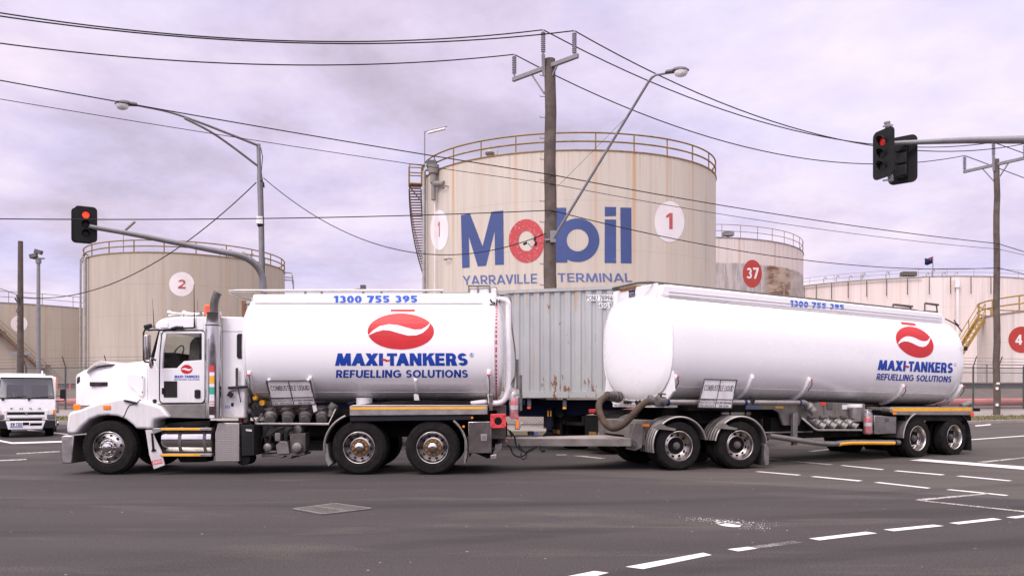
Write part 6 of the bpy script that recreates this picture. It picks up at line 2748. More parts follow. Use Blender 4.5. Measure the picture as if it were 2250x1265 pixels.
m.build("air_horn", "chrome", cab_, world=True)
part("roof_box", A1((858, 228), (876, 228), (876, 258), (858, 258)), .8, .95, "galv", cab_, .01)
m = MB()
q = T(*A1((926, 230))[0], .62)
m.cyl(q + Vector((0, 0, -.22)), q + Vector((0, 0, -.13)), .09, 14)
m.build("beacon_base", "black_plastic", cab_, world=True)
m = MB()
m.lathe([(.075, -.13), (.075, .10), (.05, .125), (1e-4, .13)], 16, Matrix.Translation(q))
m.build("beacon", "orange_lamp", cab_, world=True)
for (x, y0, y1, d, r) in ((845, 330, 68, .12, .010), (601, 332, 222, .16, .008), (866, 240, 160, .9, .004)):
    m = MB()
    a, b = T(*A1((x, y0))[0], d), T(*A1((x - (3 if x > 700 else 6), y1))[0], d)
    m.tube([a, a.lerp(b, .2), b], [r * 1.8, r, r * .6], 6)
    if x == 601:
        m.tube([b, T(*A1((590, 155))[0], d)], r * .35, 4)
    m.build("aerial", "black_plastic", cab_, world=True)
# mirrors
for far in (0, 1):
    m = MB()
    D = (lambda d: d) if not far else (lambda d: 2.44 - d)
    loop = [P(*p, Y0 - .18) for p in A1((572, 338), (546, 342), (538, 358), (538, 520), (545, 535), (572, 538), (590, 520), (612, 524))]
    if far:
        loop = [Vector((p.x, Y0 + 2.62, p.z)) for p in loop]
    m.tube(loop, .018, 8)
    mir = m.build("mirror_frame", "black_plastic", tk, world=True)
    m = MB()
    c = P(*A1((561, 447))[0], Y0 - .18)
    if far:
        c.y = Y0 + 2.62
    m.cbox(c, (.09, .17, .48))
    m.build("mirror", "steel_polished", mir, world=True, bevel=.03)
    m = MB()
    c = P(*A1((585, 542))[0], Y0 - .18)
    if far:
        c.y = Y0 + 2.62
    m.ball(c, .085, 12, (.35, 1, 1.3))
    m.build("spot_mirror", "steel_polished", mir, world=True)
    m = MB()
    c = P(*A1((565, 322))[0], Y0 - .16)
    if far:
        c.y = Y0 + 2.6
    m.cbox(c, (.15, .08, .08), Matrix.Rotation(-.25, 4, "Y"))
    m.build("mirror_camera", "black_plastic", mir, world=True, bevel=.02)

# exhaust stack
ex = T(*A1((962, 600))[0], .0)
Y_ex = Y0 + .0
DE = Drum(ex.x, Y_ex, .152, 0, 9)
m = MB()
zt, zb = T(*A1((962, 318))[0]).z, T(*A1((962, 876))[0]).z
m.lathe([(.14, zb), (.152, zb + .01), (.152, zt - .01), (.14, zt)], 32, Matrix.Translation((ex.x, Y_ex, 0)))
sh = m.build("exhaust_stack", "chrome", tk, world=True)
m = MB()
z2 = T(*A1((962, 235))[0]).z
m.lathe([(.155, zt - .005), (.160, zt + .01), (.155, zt + .04), (.137, zt + .045), (.137, z2 - .04), (.144, z2 - .03), (.144, z2), (.12, z2 + .002)], 32, Matrix.Translation((ex.x, Y_ex, 0)))
m.build("muffler_top", "steel_polished", sh, world=True)
m = MB()
pipe = spline([P(*A1((963, 240))[0], Y_ex), P(*A1((963, 205))[0], Y_ex), P(*A1((967, 170))[0], Y_ex), P(*A1((978, 135))[0], Y_ex), P(*A1((988, 116))[0], Y_ex)], 4)
m.tube(pipe, .078, 14, caps=False)
m.tube(pipe, .070, 14, caps=True)
m.build("stack_pipe", "pump_grey", sh, world=True)
m = MB()
for i in range(34):
    y = 400 + 380 * i / 33
    p = DE.hit(*A1((928, y))[0], .002)
    m.ball(p, .011, 6)
m.build("perforations", "under_black", sh, world=True)
for (y0, y1, mt) in ((557, 597, "label_red"), (598, 621, "plate_white"), (622, 664, "yellow_strip"), (665, 688, "plate_white"), (690, 730, "green_strip"), (731, 803, "plate_white"), (857, 874, "plate_white")):
    paint_poly("label", A1((935, y0), (965, y0), (965, y1), (935, y1)), None, lambda a, b: DE.hit(a, b, .004), mt, sh, 4)
m = MB()
for k in range(3):
    for j in range(2):
        c = DE.hit(*A1((941 + 9 * k, 775 + 16 * j))[0], .007)
        m.ball(c, .012, 8, (1, .3, 1))
m.build("label_dots", "label_red", sh, world=True)

# fuel tank with steps
ft = T(*A1((800, 1005))[0], .36)
x0, x1 = T(*A1((642, 1005))[0], .1).x, T(*A1((958, 1005))[0], .1).x
m = MB()
m.lathe([(1e-4, 0), (.27, .005), (.315, .03), (.325, .07), (.325, x1 - x0 - .07), (.315, x1 - x0 - .03), (.27, x1 - x0 - .005), (1e-4, x1 - x0)], 40, Matrix.Translation((x0, ft.y, ft.z)) @ Matrix.Rotation(PI / 2, 4, "Y"))
fu = m.build("fuel_tank", "chrome", tk, world=True)
for x in (755, 905):
    xx = T(*A1((x, 1005))[0], .04).x
    m = MB()
    m.lathe([(.326, -.03), (.334, -.03), (.334, .03), (.326, .03)], 40, Matrix.Translation((xx, ft.y, ft.z)) @ Matrix.Rotation(PI / 2, 4, "Y"), close=True)
    m.build("strap", "pump_grey", fu, world=True)
m = MB()
q = T(*A1((842, 912))[0], .25)
m.cyl(q, q + Vector((0, 0, .05)), .05, 16)
m.build("filler_cap", "chrome", fu, world=True)
for (y0, y1) in ((933, 949), (1089, 1106)):
    m = MB()
    pp(m, A1((640, y0), (948, y0), (948, y1), (640, y1)), -.03, .13)
    st = m.build("step", "alloy", tk, world=True, bevel=.006)
    m = MB()
    pp(m, A1((643, y0 + 1), (880, y0 + 1), (880, y1 - 2), (643, y1 - 2)), -.035, -.031)
    m.build("tread_strip", "yellow_strip", st, world=True, smooth=False)
part("step_bracket", A1((590, 935), (645, 935), (645, 955), (590, 972)), .0, .12, "alloy", tk, .008)
m = MB()
pp(m, A1((735, 1108), (920, 1108), (915, 1140), (760, 1142)), .2, .6)
m.build("tank_cradle", "under_black", tk, world=True, bevel=.01)
m = MB()
pp(m, A1((680, 905), (940, 890), (940, 925), (680, 925)), .14, .5)
m.build("tank_shelf", "under_black", tk, world=True, bevel=.01)
part("step_box", A1((988, 903), (1114, 905), (1116, 1136), (969, 1138), (969, 962)), .03, .75, "checker_plate", tk, .012)
cool = part("oil_cooler", A1((1126, 918), (1195, 912), (1206, 930), (1206, 1100), (1130, 1102)), .06, .6, "black_plastic", tk, .012)
m = MB()
for i in range(9):
    y = 985 + 12 * i
    m.bar(T(*A1((1135, y))[0], .055), T(*A1((1190, y))[0], .055), .012, .018)
m.build("cooling_fins", "interior_dark", cool, world=True)
m = MB()
q = T(*A1((1160, 1115))[0], .3)
m.cyl(q + Vector((0, -.2, 0)), q + Vector((0, .2, 0)), .13, 18)
m.build("cooler_fan", "under_black", cool, world=True)
part("cooler_badge", A1((1155, 940), (1192, 944), (1190, 956), (1157, 952)), .052, .06, "placard_grey", cool, smooth=False)
# front mudflap
fl = part("mudflap", A1((549, 946), (585, 944), (608, 1000), (645, 1075), (664, 1158), (600, 1182), (572, 1095)), -.01, .02, "placard_grey", tk)
part("flap_badge", A1((584, 1134), (645, 1120), (652, 1146), (590, 1158)), -.014, -.0101, "label_red", fl, smooth=False)
paint_text("flap_text", "KENWORTH", (A1((592, 1137))[0], A1((644, 1125))[0], A1((648, 1142))[0], A1((596, 1154))[0]), lambda px, py: T(px, py, -.017), "plate_white", fl, .02, .95, 0)
part("flap_bracket", A1((582, 965), (592, 965), (600, 1060), (612, 1066), (605, 1076), (582, 1074), (590, 1060)), -.03, -.012, "under_black", fl)
m = MB()
pp(m, A1((540, 938), (592, 938), (600, 965), (548, 975)), .02, .6)
m.build("wing_bracket", "under_black", tk, world=True)

# wheels
WS = make_wheel(tk, "steer", .525)
Mi_t = root_matrix(tk).inverted()
place(WS, Mi_t @ Vector((-7.80, Y0 + .06, .525)), 0)
wheel_at(WS, tk, Mi_t @ Vector((-7.80, Y0 + 2.38, .525)), PI)
WD = make_wheel(tk, "drive", .525, True)
place(WD, Mi_t @ Vector((-2.957, Y0 + .04, .525)), 0, .3)
wheel_at(WD, tk, Mi_t @ Vector((-1.537, Y0 + .04, .525)), 0, .8)
wheel_at(WD, tk, Mi_t @ Vector((-2.957, Y0 + 2.40, .525)), PI, 1.1)
wheel_at(WD, tk, Mi_t @ Vector((-1.537, Y0 + 2.40, .525)), PI, .1)
for far in (0, 1):
    yy0, yy1 = (Y0 + .0, Y0 + .64) if not far else (Y0 + 1.80, Y0 + 2.44)
    for (cx_, a0, a1, fpts) in ((-2.957, 112, 186, A2((588, 1025), (604, 1035), (612, 1110), (634, 1145), (608, 1166), (592, 1130))), (-1.537, -2, 52, A3((552, 1010), (566, 1010), (570, 1090), (556, 1150), (548, 1148), (552, 1080)))):
        m = MB()
        arc_guard(m, cx_, .525, .66, a0, a1, yy0, yy1, .02)
        gd = m.build("mudguard", "black_plastic", tk, world=True)
        m = MB()
        ye = yy0 - .006 if not far else yy1 + .006
        m.tube([Vector((x, ye, z)) for x, z in arc(cx_, .525, .66, a0, a1, 16)], .024, 6)
        m.build("guard_trim", "alloy_dull", gd, world=True)
        m = MB()
        pp(m, fpts, yy0 - Y0, yy1 - Y0, 0)
        m.build("mudflap", "alloy_dull", gd, world=True, bevel=.004)

# ---- the tank
TN, TA, TB, TZ, TYC = 2.55, 1.065, 1.22, 2.465, Y0 + 1.22
TX0, TX1 = -5.20, -.31


def tank_ring(x, s, zc, a=TA, b=TB, n=72, N=TN, yc=0.0):
    out = []
    for k in range(n):
        t = TAU * k / n
        c, s_ = math.cos(t), math.sin(t)
        out.append(Vector((x, yc + b * s * math.copysign(abs(c) ** (2 / N), c), zc + a * s * math.copysign(abs(s_) ** (2 / N), s_))))
    return out


m = MB()
D_ = [(-.20, .02), (-.195, .25), (-.17, .5), (-.13, .7), (-.075, .86), (-.03, .93), (0, .958), (.02, .975), (.045, .988), (.08, .997), (.13, 1.0)]
xs_ = [(TX0 + d, s) for d, s in D_] + [(TX0 + (TX1 - TX0) * i / 14, 1.0) for i in range(1, 14)] + [(TX1 - d, s) for d, s in reversed(D_)]
m.loft([tank_ring(x, s, TZ, yc=TYC) for x, s in xs_])
tank = m.build("tank_shell", "tank_white", tk, world=True, angle=math.radians(50))
m = MB()
for x in (TX0 + .04, TX1 - .04):
    m.tube([Vector((p.x, TYC + (p.y - TYC) * 1.0015, TZ + (p.z - TZ) * 1.0015)) for p in tank_ring(x, .99, TZ, yc=TYC)], .012, 5, closed=True)
m.build("end_seam", "tank_white", tank, world=True)


def trail(x, z, off=0.0):
    q = min(1.0, abs((z - TZ) / TA))
    return TYC - TB * (1 - q ** TN) ** (1 / TN) - off


ident = lambda p: p


def TH(off):
    def f(px, py):
        y = Y0
        d = ray(px, py)
        for _ in range(40):
            y = .5 * y + .5 * trail(0, CH + d.z * y, off)
        return Vector((d.x * y, y, CH + d.z * y))
    return f


m = MB()
zs = 1.60
m.tube([Vector((x, trail(x, zs, .0), zs)) for x in (TX0 + .1, TX1 - .1)], .008, 5)
m.build("weld_seam", "placard_white", tank, world=True)
# top fascia
FD = .34
m = MB()
pp(m, A2((158, 205), (162, 178), (150, 140), (160, 128)) + A3((740, 122), (745, 130), (742, 190), (736, 200)), FD, 2.44 - FD, FD)
fas = m.build("top_fascia", "tank_white", tk, world=True, bevel=.03, segs=3)
m = MB()
for y0, y1 in ((176, 181), (189, 193)):
    a, b = T(*A2((165, y0 + 4))[0], FD - .003), T(*A3((660, y0 + 6))[0], FD - .003)
    m.bar(a, b, .02, .014)
m.build("fascia_groove", "placard_grey", fas, world=True)
paint_text("phone_number", "1300 755 395", ((733, 649.5), (916.5, 649), (916.5, 664), (733, 665.5)), lambda px, py: T(px, py, FD - .006), "phone_blue", fas, .045, 1.02, 0)
# logo and lettering
lo = paint_poly("logo", ellipse(880.7, 727.6, 73, 39.6, 56), None, TH(.005), "logo_red", tank, 9)
paint_poly("logo_bar", A3((106, 217), (254, 217), (250, 233), (104, 231)), None, TH(.005), "logo_red", lo, 9)
paint_poly("logo_wave", [(808.5, 737), (815, 730), (820, 725), (834.5, 716), (854.5, 711.8), (874.5, 713.8), (893, 719.2), (911, 723.6), (925.5, 723), (936, 717.6), (947, 707.6), (940, 720.7), (929, 731), (914.5, 736.4), (896, 736.9), (874.5, 731.2), (856, 725.7), (842, 724.7), (827, 728.4)], None, TH(.009), "white_paint", lo, 9)
paint_text("lettering", "MAXI", ((739, 775.7), (841.5, 775.7), (841.5, 803), (736, 803)), TH(.005), "logo_blue", tank, .045, .9, 10)
paint_text("lettering", "TANKERS", ((850, 775.7), (1027, 775.2), (1028, 803), (850, 803)), TH(.005), "logo_blue", tank, .045, .9, 10)
paint_poly("logo_dash", [(836, 791), (841, 787.5), (847, 788), (852, 790.5), (858, 788.5), (855, 793), (849, 793.8), (843, 791), (839, 791.5)], None, TH(.009), "logo_red", tank, 9)
paint_text("lettering", "REFUELLING SOLUTIONS", ((739, 812.5), (1028, 812), (1028, 829), (738, 829.5)), TH(.005), "logo_blue", tank, .03, 1.0, 10)
vs, fs = ring(1036.5, 779.5, 4.6, 4.6, 3.8, 3.8, 20)
paint_poly("trademark", vs, fs, TH(.005), "logo_blue", tank, 0)
paint_text("trademark", "R", box_quad(1034.8, 777, 1038.4, 782.2), TH(.005), "logo_blue", tank, .01, 1, 0)

# gusset brackets with lamps
for (px, ptop, pbot) in ((547, 815, 872), (680, 826, 880), (912, 831, 882), (1074, 812, 884)):
    m = MB()
    x = T(px, 840, .05).x
    zt, zb = T(px, ptop, .05).z, 1.50
    zz = [zt - (zt - zb) * i / 8 for i in range(9)]
    inner = [(trail(x, z, -.02), z) for z in zz]
    outer = [(trail(x, z, .05 if i else .02) , z - .02 * (i / 8)) for i, z in enumerate(zz)]
    n = len(zz)
    vs = []
    for dx in (-.05, .05):
        vs += [Vector((x + dx * (1 - .6 * i / n), y, z)) for i, (y, z) in enumerate(inner)] + [Vector((x + dx * (.55 - .35 * i / n), y, z)) for i, (y, z) in enumerate(outer)]
    fs = []
    for i in range(n - 1):
        fs += [(n + i, n + i + 1, 3 * n + i + 1, 3 * n + i), (i, i + 1, n + i + 1, n + i), (2 * n + i + 1, 2 * n + i, 3 * n + i, 3 * n + i + 1)]
    fs += [(0, n, 3 * n, 2 * n), (n - 1, 3 * n - 1, 4 * n - 1, 2 * n - 1)]
    m.add(vs, fs)
    gs = m.build("gusset", "tank_white", tk, world=True, bevel=.01)
    if px != 547:
        o_ = 500 + 675 / 2.75 - 745.5
        bx = px + 3
        part("gusset_foot", [(bx - 2, 866), (bx + 2, 864.5), (bx + 6, 867), (bx + 14 - (4 if px > 1000 else 0), 902), (bx + 6, 906)] if px < 700 else [(bx - 6, 866), (bx - 2, 864.5), (bx + 4, 867), (bx + 8, 884), (bx - 4, 885)], .16, .19, "placard_grey", gs, .004)
    if px in (547, 1074):
        q = Vector((x, trail(x, T(px, 823.5, .05).z, .04), T(px, 823.5, .05).z))
        m = MB()
        m.cbox(q + Vector((0, -.03, 0)), (.075, .04, .035))
        lm = m.build("marker_lamp", "label_red", gs, world=True, bevel=.01)
        m = MB()
        m.tube(spline([q + Vector((0, 0, -.03)), T(px + 2, 838, .0), T(px + 3 if px < 600 else px + 2, 858, .02), T(px + 12 if px < 600 else px + 1, 872, .1)], 4), .009, 5)
        m.build("lamp_cable", "cable_black", gs, world=True)
# red and white cord round the rear end
m = MB()
cord = [p for p in tank_ring(TX1 + .005, .965, TZ, yc=TYC, n=120)]
cord = [p for p in cord if p.y < TYC - .35 and p.z < 3.4]
cord.sort(key=lambda p: -p.z)
for i in range(len(cord) - 1):
    for k in range(2):
        m.m = (2 * i + k) % 3 == 0
        a, b = cord[i].lerp(cord[i + 1], k / 2), cord[i].lerp(cord[i + 1], (k + 1) / 2)
        m.tube([a, b], .018, 6)
m.mi = [int(k) for k in m.mi]
m.build("safety_cord", ["rope_red", "plate_white"], tank, world=True)

# hand rails and hatches on top
m = MB()
zr = T(700, 638, .45).z
y_n, y_f = Y0 + .47, Y0 + 1.97
xl, xr = T(497, 640, .6).x, T(974, 640, .47).x
m.tube([Vector((xr, y_n, zr)), Vector((xl + .25, y_n, zr)), Vector((xl + .07, y_n + .10, zr)), Vector((xl, y_n + .35, zr)), Vector((xl, y_f - .35, zr)), Vector((xl + .07, y_f - .1, zr)), Vector((xl + .25, y_f, zr)), Vector((xr, y_f, zr))], .027, 8)
rl = m.build("top_rail", "alloy", tk, world=True)
zf = T(700, 645, FD).z
m = MB()
for px in (575, 671, 707, 798, 838, 936, 970):
    xx = T(px, 640, .47).x
    m.tube([Vector((xx, y_n, zf - .05)), Vector((xx, y_n, zr))], .024, 6)
    m.tube([Vector((xx, y_f, zf - .05)), Vector((xx, y_f, zr))], .024, 6)
m.build("rail_post", "alloy_dull", rl, world=True)
m = MB()
q = T(798, 633, .6)
m.cbox(q, (.1, .1, .12))
m.tube([q, q + Vector((-.2, 0, -.03))], .012, 5)
m.build("vent_valve", "galv_dark", tk, world=True)
m = MB()
a, b = T(1028, 643, .45), T(1090, 643, .45)
m.box(a.x, b.x, Y0 + .5, Y0 + 1.9, a.z - .03, T(1028, 633, .5).z)
hb = m.build("hatch_box", "placard_white", tk, world=True, bevel=.02)
m = MB()
z = T(1028, 627.5, .5).z
m.tube([Vector((a.x, Y0 + .48, z)), Vector((T(1077, 627, .5).x, Y0 + .48, z))], .03, 6)
for px in (1030, 1050, 1076):
    xx = T(px, 630, .48).x
    m.tube([Vector((xx, Y0 + .48, a.z)), Vector((xx, Y0 + .48, z))], .018, 5)
m.tube(spline([T(1030, 634, .4), T(1050, 633.5, .4), T(1078, 632, .4), T(1090, 631, .4), T(1093, 642, .35)], 4), .013, 6)
m.build("hatch_rail", "alloy_dull", hb, world=True)
m = MB()
m.tube(spline([T(*p, .28) for p in A3((708, 158), (716, 175), (730, 178), (733, 188), (712, 190), (704, 188))], 3), .016, 5)
m.build("tie_strap", "cable_black", tk, world=True)

# vapour pipe at the back
m = MB()
m.tube(spline([T(*p, .42) for p in A3((752, 163), (775, 161), (800, 166), (814, 182), (817, 215), (817, 420), (816, 660), (808, 725), (790, 765), (760, 783), (700, 786))], 4), .058, 12)
vp = m.build("vapour_pipe", "white_plain", tk, world=True)
m = MB()
for (x, y) in ((748, 163), (764, 163)):
    q = T(*A3((x, y))[0], .42)
    m.lathe([(.075, -.012), (.085, -.01), (.085, .01), (.075, .012)], 16, Matrix.Translation(q) @ Matrix.Rotation(PI / 2, 4, "Y"), close=False)
m.build("pipe_flange", "alloy", vp, world=True)
m = MB()
for (x, y) in ((698, 786), (682, 782)):
    q = T(*A3((x, y))[0], .42)
    m.lathe([(.07, -.02), (.085, -.015), (.085, .015), (.07, .02)], 16, Matrix.Translation(q) @ Matrix.Rotation(PI / 2, 4, "Y"))
m.build("pipe_flange", "alloy", vp, world=True)
m = MB()
m.tube([T(*A3((590, 786))[0], .4), T(*A3((640, 780))[0], .4), T(*A3((680, 778))[0], .42)], [.045, .05, .055], 12)
m.build("hose_coupling", "placard_white", vp, world=True)
m = MB()
m.tube(spline([T(*p, .55) for p in A3((758, 130), (800, 128), (826, 142), (832, 180), (838, 320), (858, 480), (858, 620), (842, 690))], 4), .017, 6)
m.tube([T(*p, .6) for p in A3((872, 700), (872, 520))], .03, 6)
m.tube([T(*p, .6) for p in A3((830, 680), (858, 620))], .018, 6)
m.build("vent_pipe", "alloy_dull", tk, world=True)
# rear frame
m = MB()
pp(m, A3((882, 615), (900, 613), (901, 830), (884, 832)), .18, .26)
pp(m, A3((700, 735), (722, 735), (722, 830), (700, 830)), .1, .18)
pp(m, A3((716, 800), (800, 800), (800, 1000), (716, 1000)), .5, 1.9)
m.build("rear_frame", "pump_grey", tk, world=True, bevel=.006)
rb = part("rear_lamp_bracket", A3((855, 882), (886, 880), (892, 905), (905, 898), (885, 945), (856, 945)), .12, .2, "alloy", tk, .008)
part("indicator", A3((862, 892), (880, 890), (880, 938), (863, 940)), .108, .12, "amber", rb, .004)
part("marker_lamp", A3((858, 866), (880, 866), (880, 880), (858, 880)), .11, .16, "label_red", rb, .006)
part("tow_bumper", A3((708, 1098), (745, 1092), (745, 1123), (708, 1124)), .05, 2.39, "alloy", tk, .01)
part("bumper_end", A3((735, 1035), (776, 1030), (776, 1060), (748, 1092), (716, 1098), (735, 1060)), .3, 2.1, "alloy_dull", tk, .008)
part("rear_underframe", A3((606, 1085), (716, 1085), (716, 1112), (690, 1118), (640, 1096)), .25, .6, "under_black", tk)
tbx = part("toolbox", A3((574, 897), (712, 895), (716, 1086), (574, 1088)), .02, .7, "steel_polished", tk, .01)
part("latch", A3((650, 972), (688, 972), (688, 1012), (650, 1012)), .012, .0205, "alloy", tbx, .004)
part("latch_well", A3((660, 980), (682, 980), (682, 1004), (660, 1004)), .007, .012, "chassis_grey", tbx, .004)
# side deck with the yellow strip
dk = part("side_deck", A2((737, 803), (760, 795)) + A3((690, 795), (690, 853)) + A2((737, 860)), -.03, .32, "alloy", tk, .008)
part("reflective_strip", A2((742, 808)) + A3((683, 806), (683, 820)) + A2((742, 823)), -.036, -.031, "yellow_strip", dk, smooth=False)
part("deck_skirt", A2((740, 861)) + A3((600, 857), (600, 884)) + A2((740, 893)), .0, .3, "black_plastic", dk)
m = MB()
pp(m, A3((590, 790), (560, 772), (300, 766), (130, 770)) + A2((740, 800)), .12, .5, .12)
m.build("deck_cover", "under_black", dk, world=True)
q = T(*A3((598, 872))[0], -.01)
m = MB()
m.cyl(q, q + Vector((0, .03, 0)), .022, 10)
q = T(*A3((546, 925))[0], -.04)
m.cyl(q, q + Vector((0, .03, 0)), .025, 10)
m.build("marker_lamp", "amber", dk, world=True)
m = MB()
q = T(*A2((826, 780))[0], .5)
m.lathe([(.155, -.09), (.16, .06), (.165, .062), (.165, .085), (.15, .09), (1e-4, .09)], 24, Matrix.Translation(q))
m.build("hose_tub", "placard_white", tk, world=True)

# placard
bo, at = board(tk, "placard", T(*A2((233, 650))[0], .02), T(*A2((500, 647))[0], .02), T(*A2((531, 790))[0], .16), T(*A2((270, 797))[0], .16), "placard_grey", .012, "galv_dark")
def placard_text(bo, at):
    board_text(bo, at, "COMBUSTIBLE LIQUID", .06, .20, .94, .40, "ink_black", .004)
    board_text(bo, at, "IN EMERGENCY DIAL", .03, .715, .47, .765, "ink_black", 0)
    board_text(bo, at, "000-POLICE OR", .03, .79, .48, .87, "ink_black", .004)
    board_text(bo, at, "FIRE BRIGADE", .03, .90, .47, .97, "ink_black", .004)
    board_text(bo, at, "ISS FIRST RESPONSE", .53, .79, .97, .86, "ink_black", .03)
    board_text(bo, at, "1300 131 001", .60, .90, .90, .97, "ink_black", .03)
    m = MB()
    for (u0, v0, u1, v1) in ((.0, .70, 1, .70), (.5, .70, .5, 1.0), (.5, 0, .5, .70), (.015, .03, .015, .5), (.985, .03, .985, .5)):
        m.bar(at(u0, v0, .004), at(u1, v1, .004), .012, .012)
    m.build("divider", "ink_black", bo, world=True, smooth=False)
placard_text(bo, at)
m = MB()
for x in (250, 486):
    a = T(*A2((x, 640))[0], -.0)
    m.cyl(a, a + Vector((0, .06, 0)), .03, 10)
m.build("hinge", "white_plain", bo, world=True)


# manifold: four valves, pipework, guard bar
def valves(parent, pos, back, r=.115):
    """each valve: stepped spout from the back plate towards the viewer and down"""
    for p in pos:
        m = MB()
        d = Vector((.10, -.55, -.28)).normalized() if back is None else back
        M = Matrix.Translation(p) @ Vector((0, 0, 1)).rotation_difference(d).to_matrix().to_4x4()
        m.lathe([(r * 1.25, -.22), (r * 1.25, -.17), (r * .9, -.165), (r * .9, -.10), (r * 1.1, -.07), (r * 1.12, .02), (r * .8, .05), (r * .78, .14), (r * .9, .145), (r * .9, .19), (r * .6, .195), (1e-4, .195)], 20, M)
        v = m.build("valve", "alloy_dull", parent, world=True)
        m = MB()
        m.tube([p + Vector((-.02, 0, .12)), p + Vector((.10, -.06, .17)), p + Vector((.22, -.06, .16))], .012, 5)
        m.build("lever", "black_plastic", v, world=True)


valves(tk, [T(*A2((x, 865))[0], .42) for x in (262, 367, 470, 572)], None)
m = MB()
for (x0, x1) in ((225, 295), (330, 395), (435, 495), (535, 600)):
    m.cyl(T(*A2((x0, 823))[0], .5), T(*A2((x1, 823))[0], .5), .045, 12)
m.cyl(T(*A2((200, 835))[0], .62), T(*A2((620, 832))[0], .62), .03, 8)
pp(m, A2((215, 802), (660, 798), (660, 850), (215, 855)), .62, .75, .62)
m.build("manifold", "pump_grey", tk, world=True, bevel=.008)
m = MB()
m.tube([T(*A2((208, 850))[0], .35), T(*A2((170, 905))[0], .02), T(*A2((176, 909))[0], .0), T(*A2((612, 912))[0], .0), T(*A2((655, 815))[0], .3)], .026, 8)
m.build("guard_bar", "alloy", tk, world=True)
m = MB()
q = T(*A2((632, 815))[0], .3)
m.cyl(q + Vector((-.02, 0, -.02)), q + Vector((.05, 0, .08)), .085, 12)
m.cyl(q + Vector((-.03, -.05, -.18)), q, .05, 12, .07)
m.build("meter", "pump_grey", tk, world=True, bevel=.01)
# pump group
m = MB()
for (x, y, d, r, L) in ((240, 1052, .25, .085, .3), (418, 1052, .25, .10, .4), (420, 945, .45, .10, .3), (300, 985, .4, .08, .3)):
    q = T(*A2((x, y))[0], d)
    m.lathe([(r * .55, -.02), (r, .0), (r, .05), (r * .75, .06), (r * .75, L)], 18, Matrix.Translation(q) @ Matrix.Rotation(-PI / 2, 4, "X"))
pp(m, A2((315, 1015), (360, 1015), (375, 1090), (300, 1095), (290, 1040)), .28, .6)
pp(m, A2((285, 965), (318, 965), (318, 1015), (285, 1015)), .3, .5)
pu = m.build("pump", "alloy_dull", tk, world=True, bevel=.012)
m = MB()
pp(m, A2((375, 970), (470, 965), (472, 1075), (450, 1092), (380, 1085)), .36, .7)
pp(m, A2((205, 1092), (470, 1086), (460, 1100), (392, 1105), (380, 1122), (350, 1100), (320, 1118), (295, 1105), (205, 1110)), .3, .8)
pp(m, A2((200, 920), (460, 930), (460, 975), (250, 985), (200, 1000)), .6, 1.2)
m.build("pump_frame", "pump_grey", tk, world=True, bevel=.01)
for k, (pts, r) in enumerate((([(250, 1040), (262, 980), (300, 945), (340, 930)], .03), ([(350, 1020), (360, 960), (395, 930)], .04), ([(420, 1075), (430, 1110), (440, 1095), (440, 1080)], .008), ([(200, 1010), (230, 960), (250, 930)], .018))):
    m = MB()
    m.tube(spline([T(*A2(p)[0], .35) for p in pts], 4), r, 7)
    m.build("pump_hose", "black_rubber_hose", pu, world=True)
# controls behind the cab: red regulator, yellow cap, fittings
m = MB()
q = T(*A2((82, 800))[0], .45)
m.lathe([(1e-4, -.06), (.1, -.05), (.12, 0), (.1, .1), (1e-4, .12)], 16, Matrix.Translation(q) @ OUT)
m.cyl(q + Vector((0, 0, -.05)), q + Vector((0, 0, -.35)), .05, 10)
cv = m.build("control_valve", "red_deep", tk, world=True)
m = MB()
pp(m, A2((105, 740), (132, 735), (140, 780), (120, 800), (140, 830), (110, 840), (100, 790)), .3, .5)
pp(m, A2((95, 860), (120, 858), (120, 905), (95, 905)), .25, .45)
q = T(*A2((128, 835))[0], .3)
m.ball(q, .07, 10)
m.build("valve_body", "pump_grey", cv, world=True, bevel=.015)
m = MB()
pp(m, A2((148, 742), (176, 742), (176, 766), (152, 770)), .28, .42)
m.build("valve_cap", "yellow_strip", cv, world=True, bevel=.02)
m = MB()
q = T(*A2((207, 782))[0], .4)
m.cyl(q, q + Vector((0, .2, 0)), .055, 12)
m.build("hose_end", "yellow_strip", cv, world=True)
m = MB()
for pts in ([(60, 760), (75, 780), (110, 820), (150, 870), (170, 900)], [(175, 790), (190, 800), (185, 830)], [(130, 770), (150, 820), (185, 860)], [(165, 800), (180, 840), (210, 850)]):
    m.tube(spline([T(*A2(p)[0], .36) for p in pts], 4), .014, 6)
m.build("air_line", "cable_black", tk, world=True)
m = MB()
m.tube([T(*A1((1050, 692))[0], .1), T(*A1((1165, 684))[0], .1)], .03, 6)
m.cbox(T(*A1((1062, 732))[0], .05), (.08, .1, .09), Matrix.Rotation(.5, 4, "Y"))
m.tube([T(*A1((1060, 715))[0], .08), T(*A1((1110, 700))[0], .1), T(*A1((1125, 780))[0], .1)], .012, 5)
m.build("work_lamp", "black_plastic", tk, world=True)

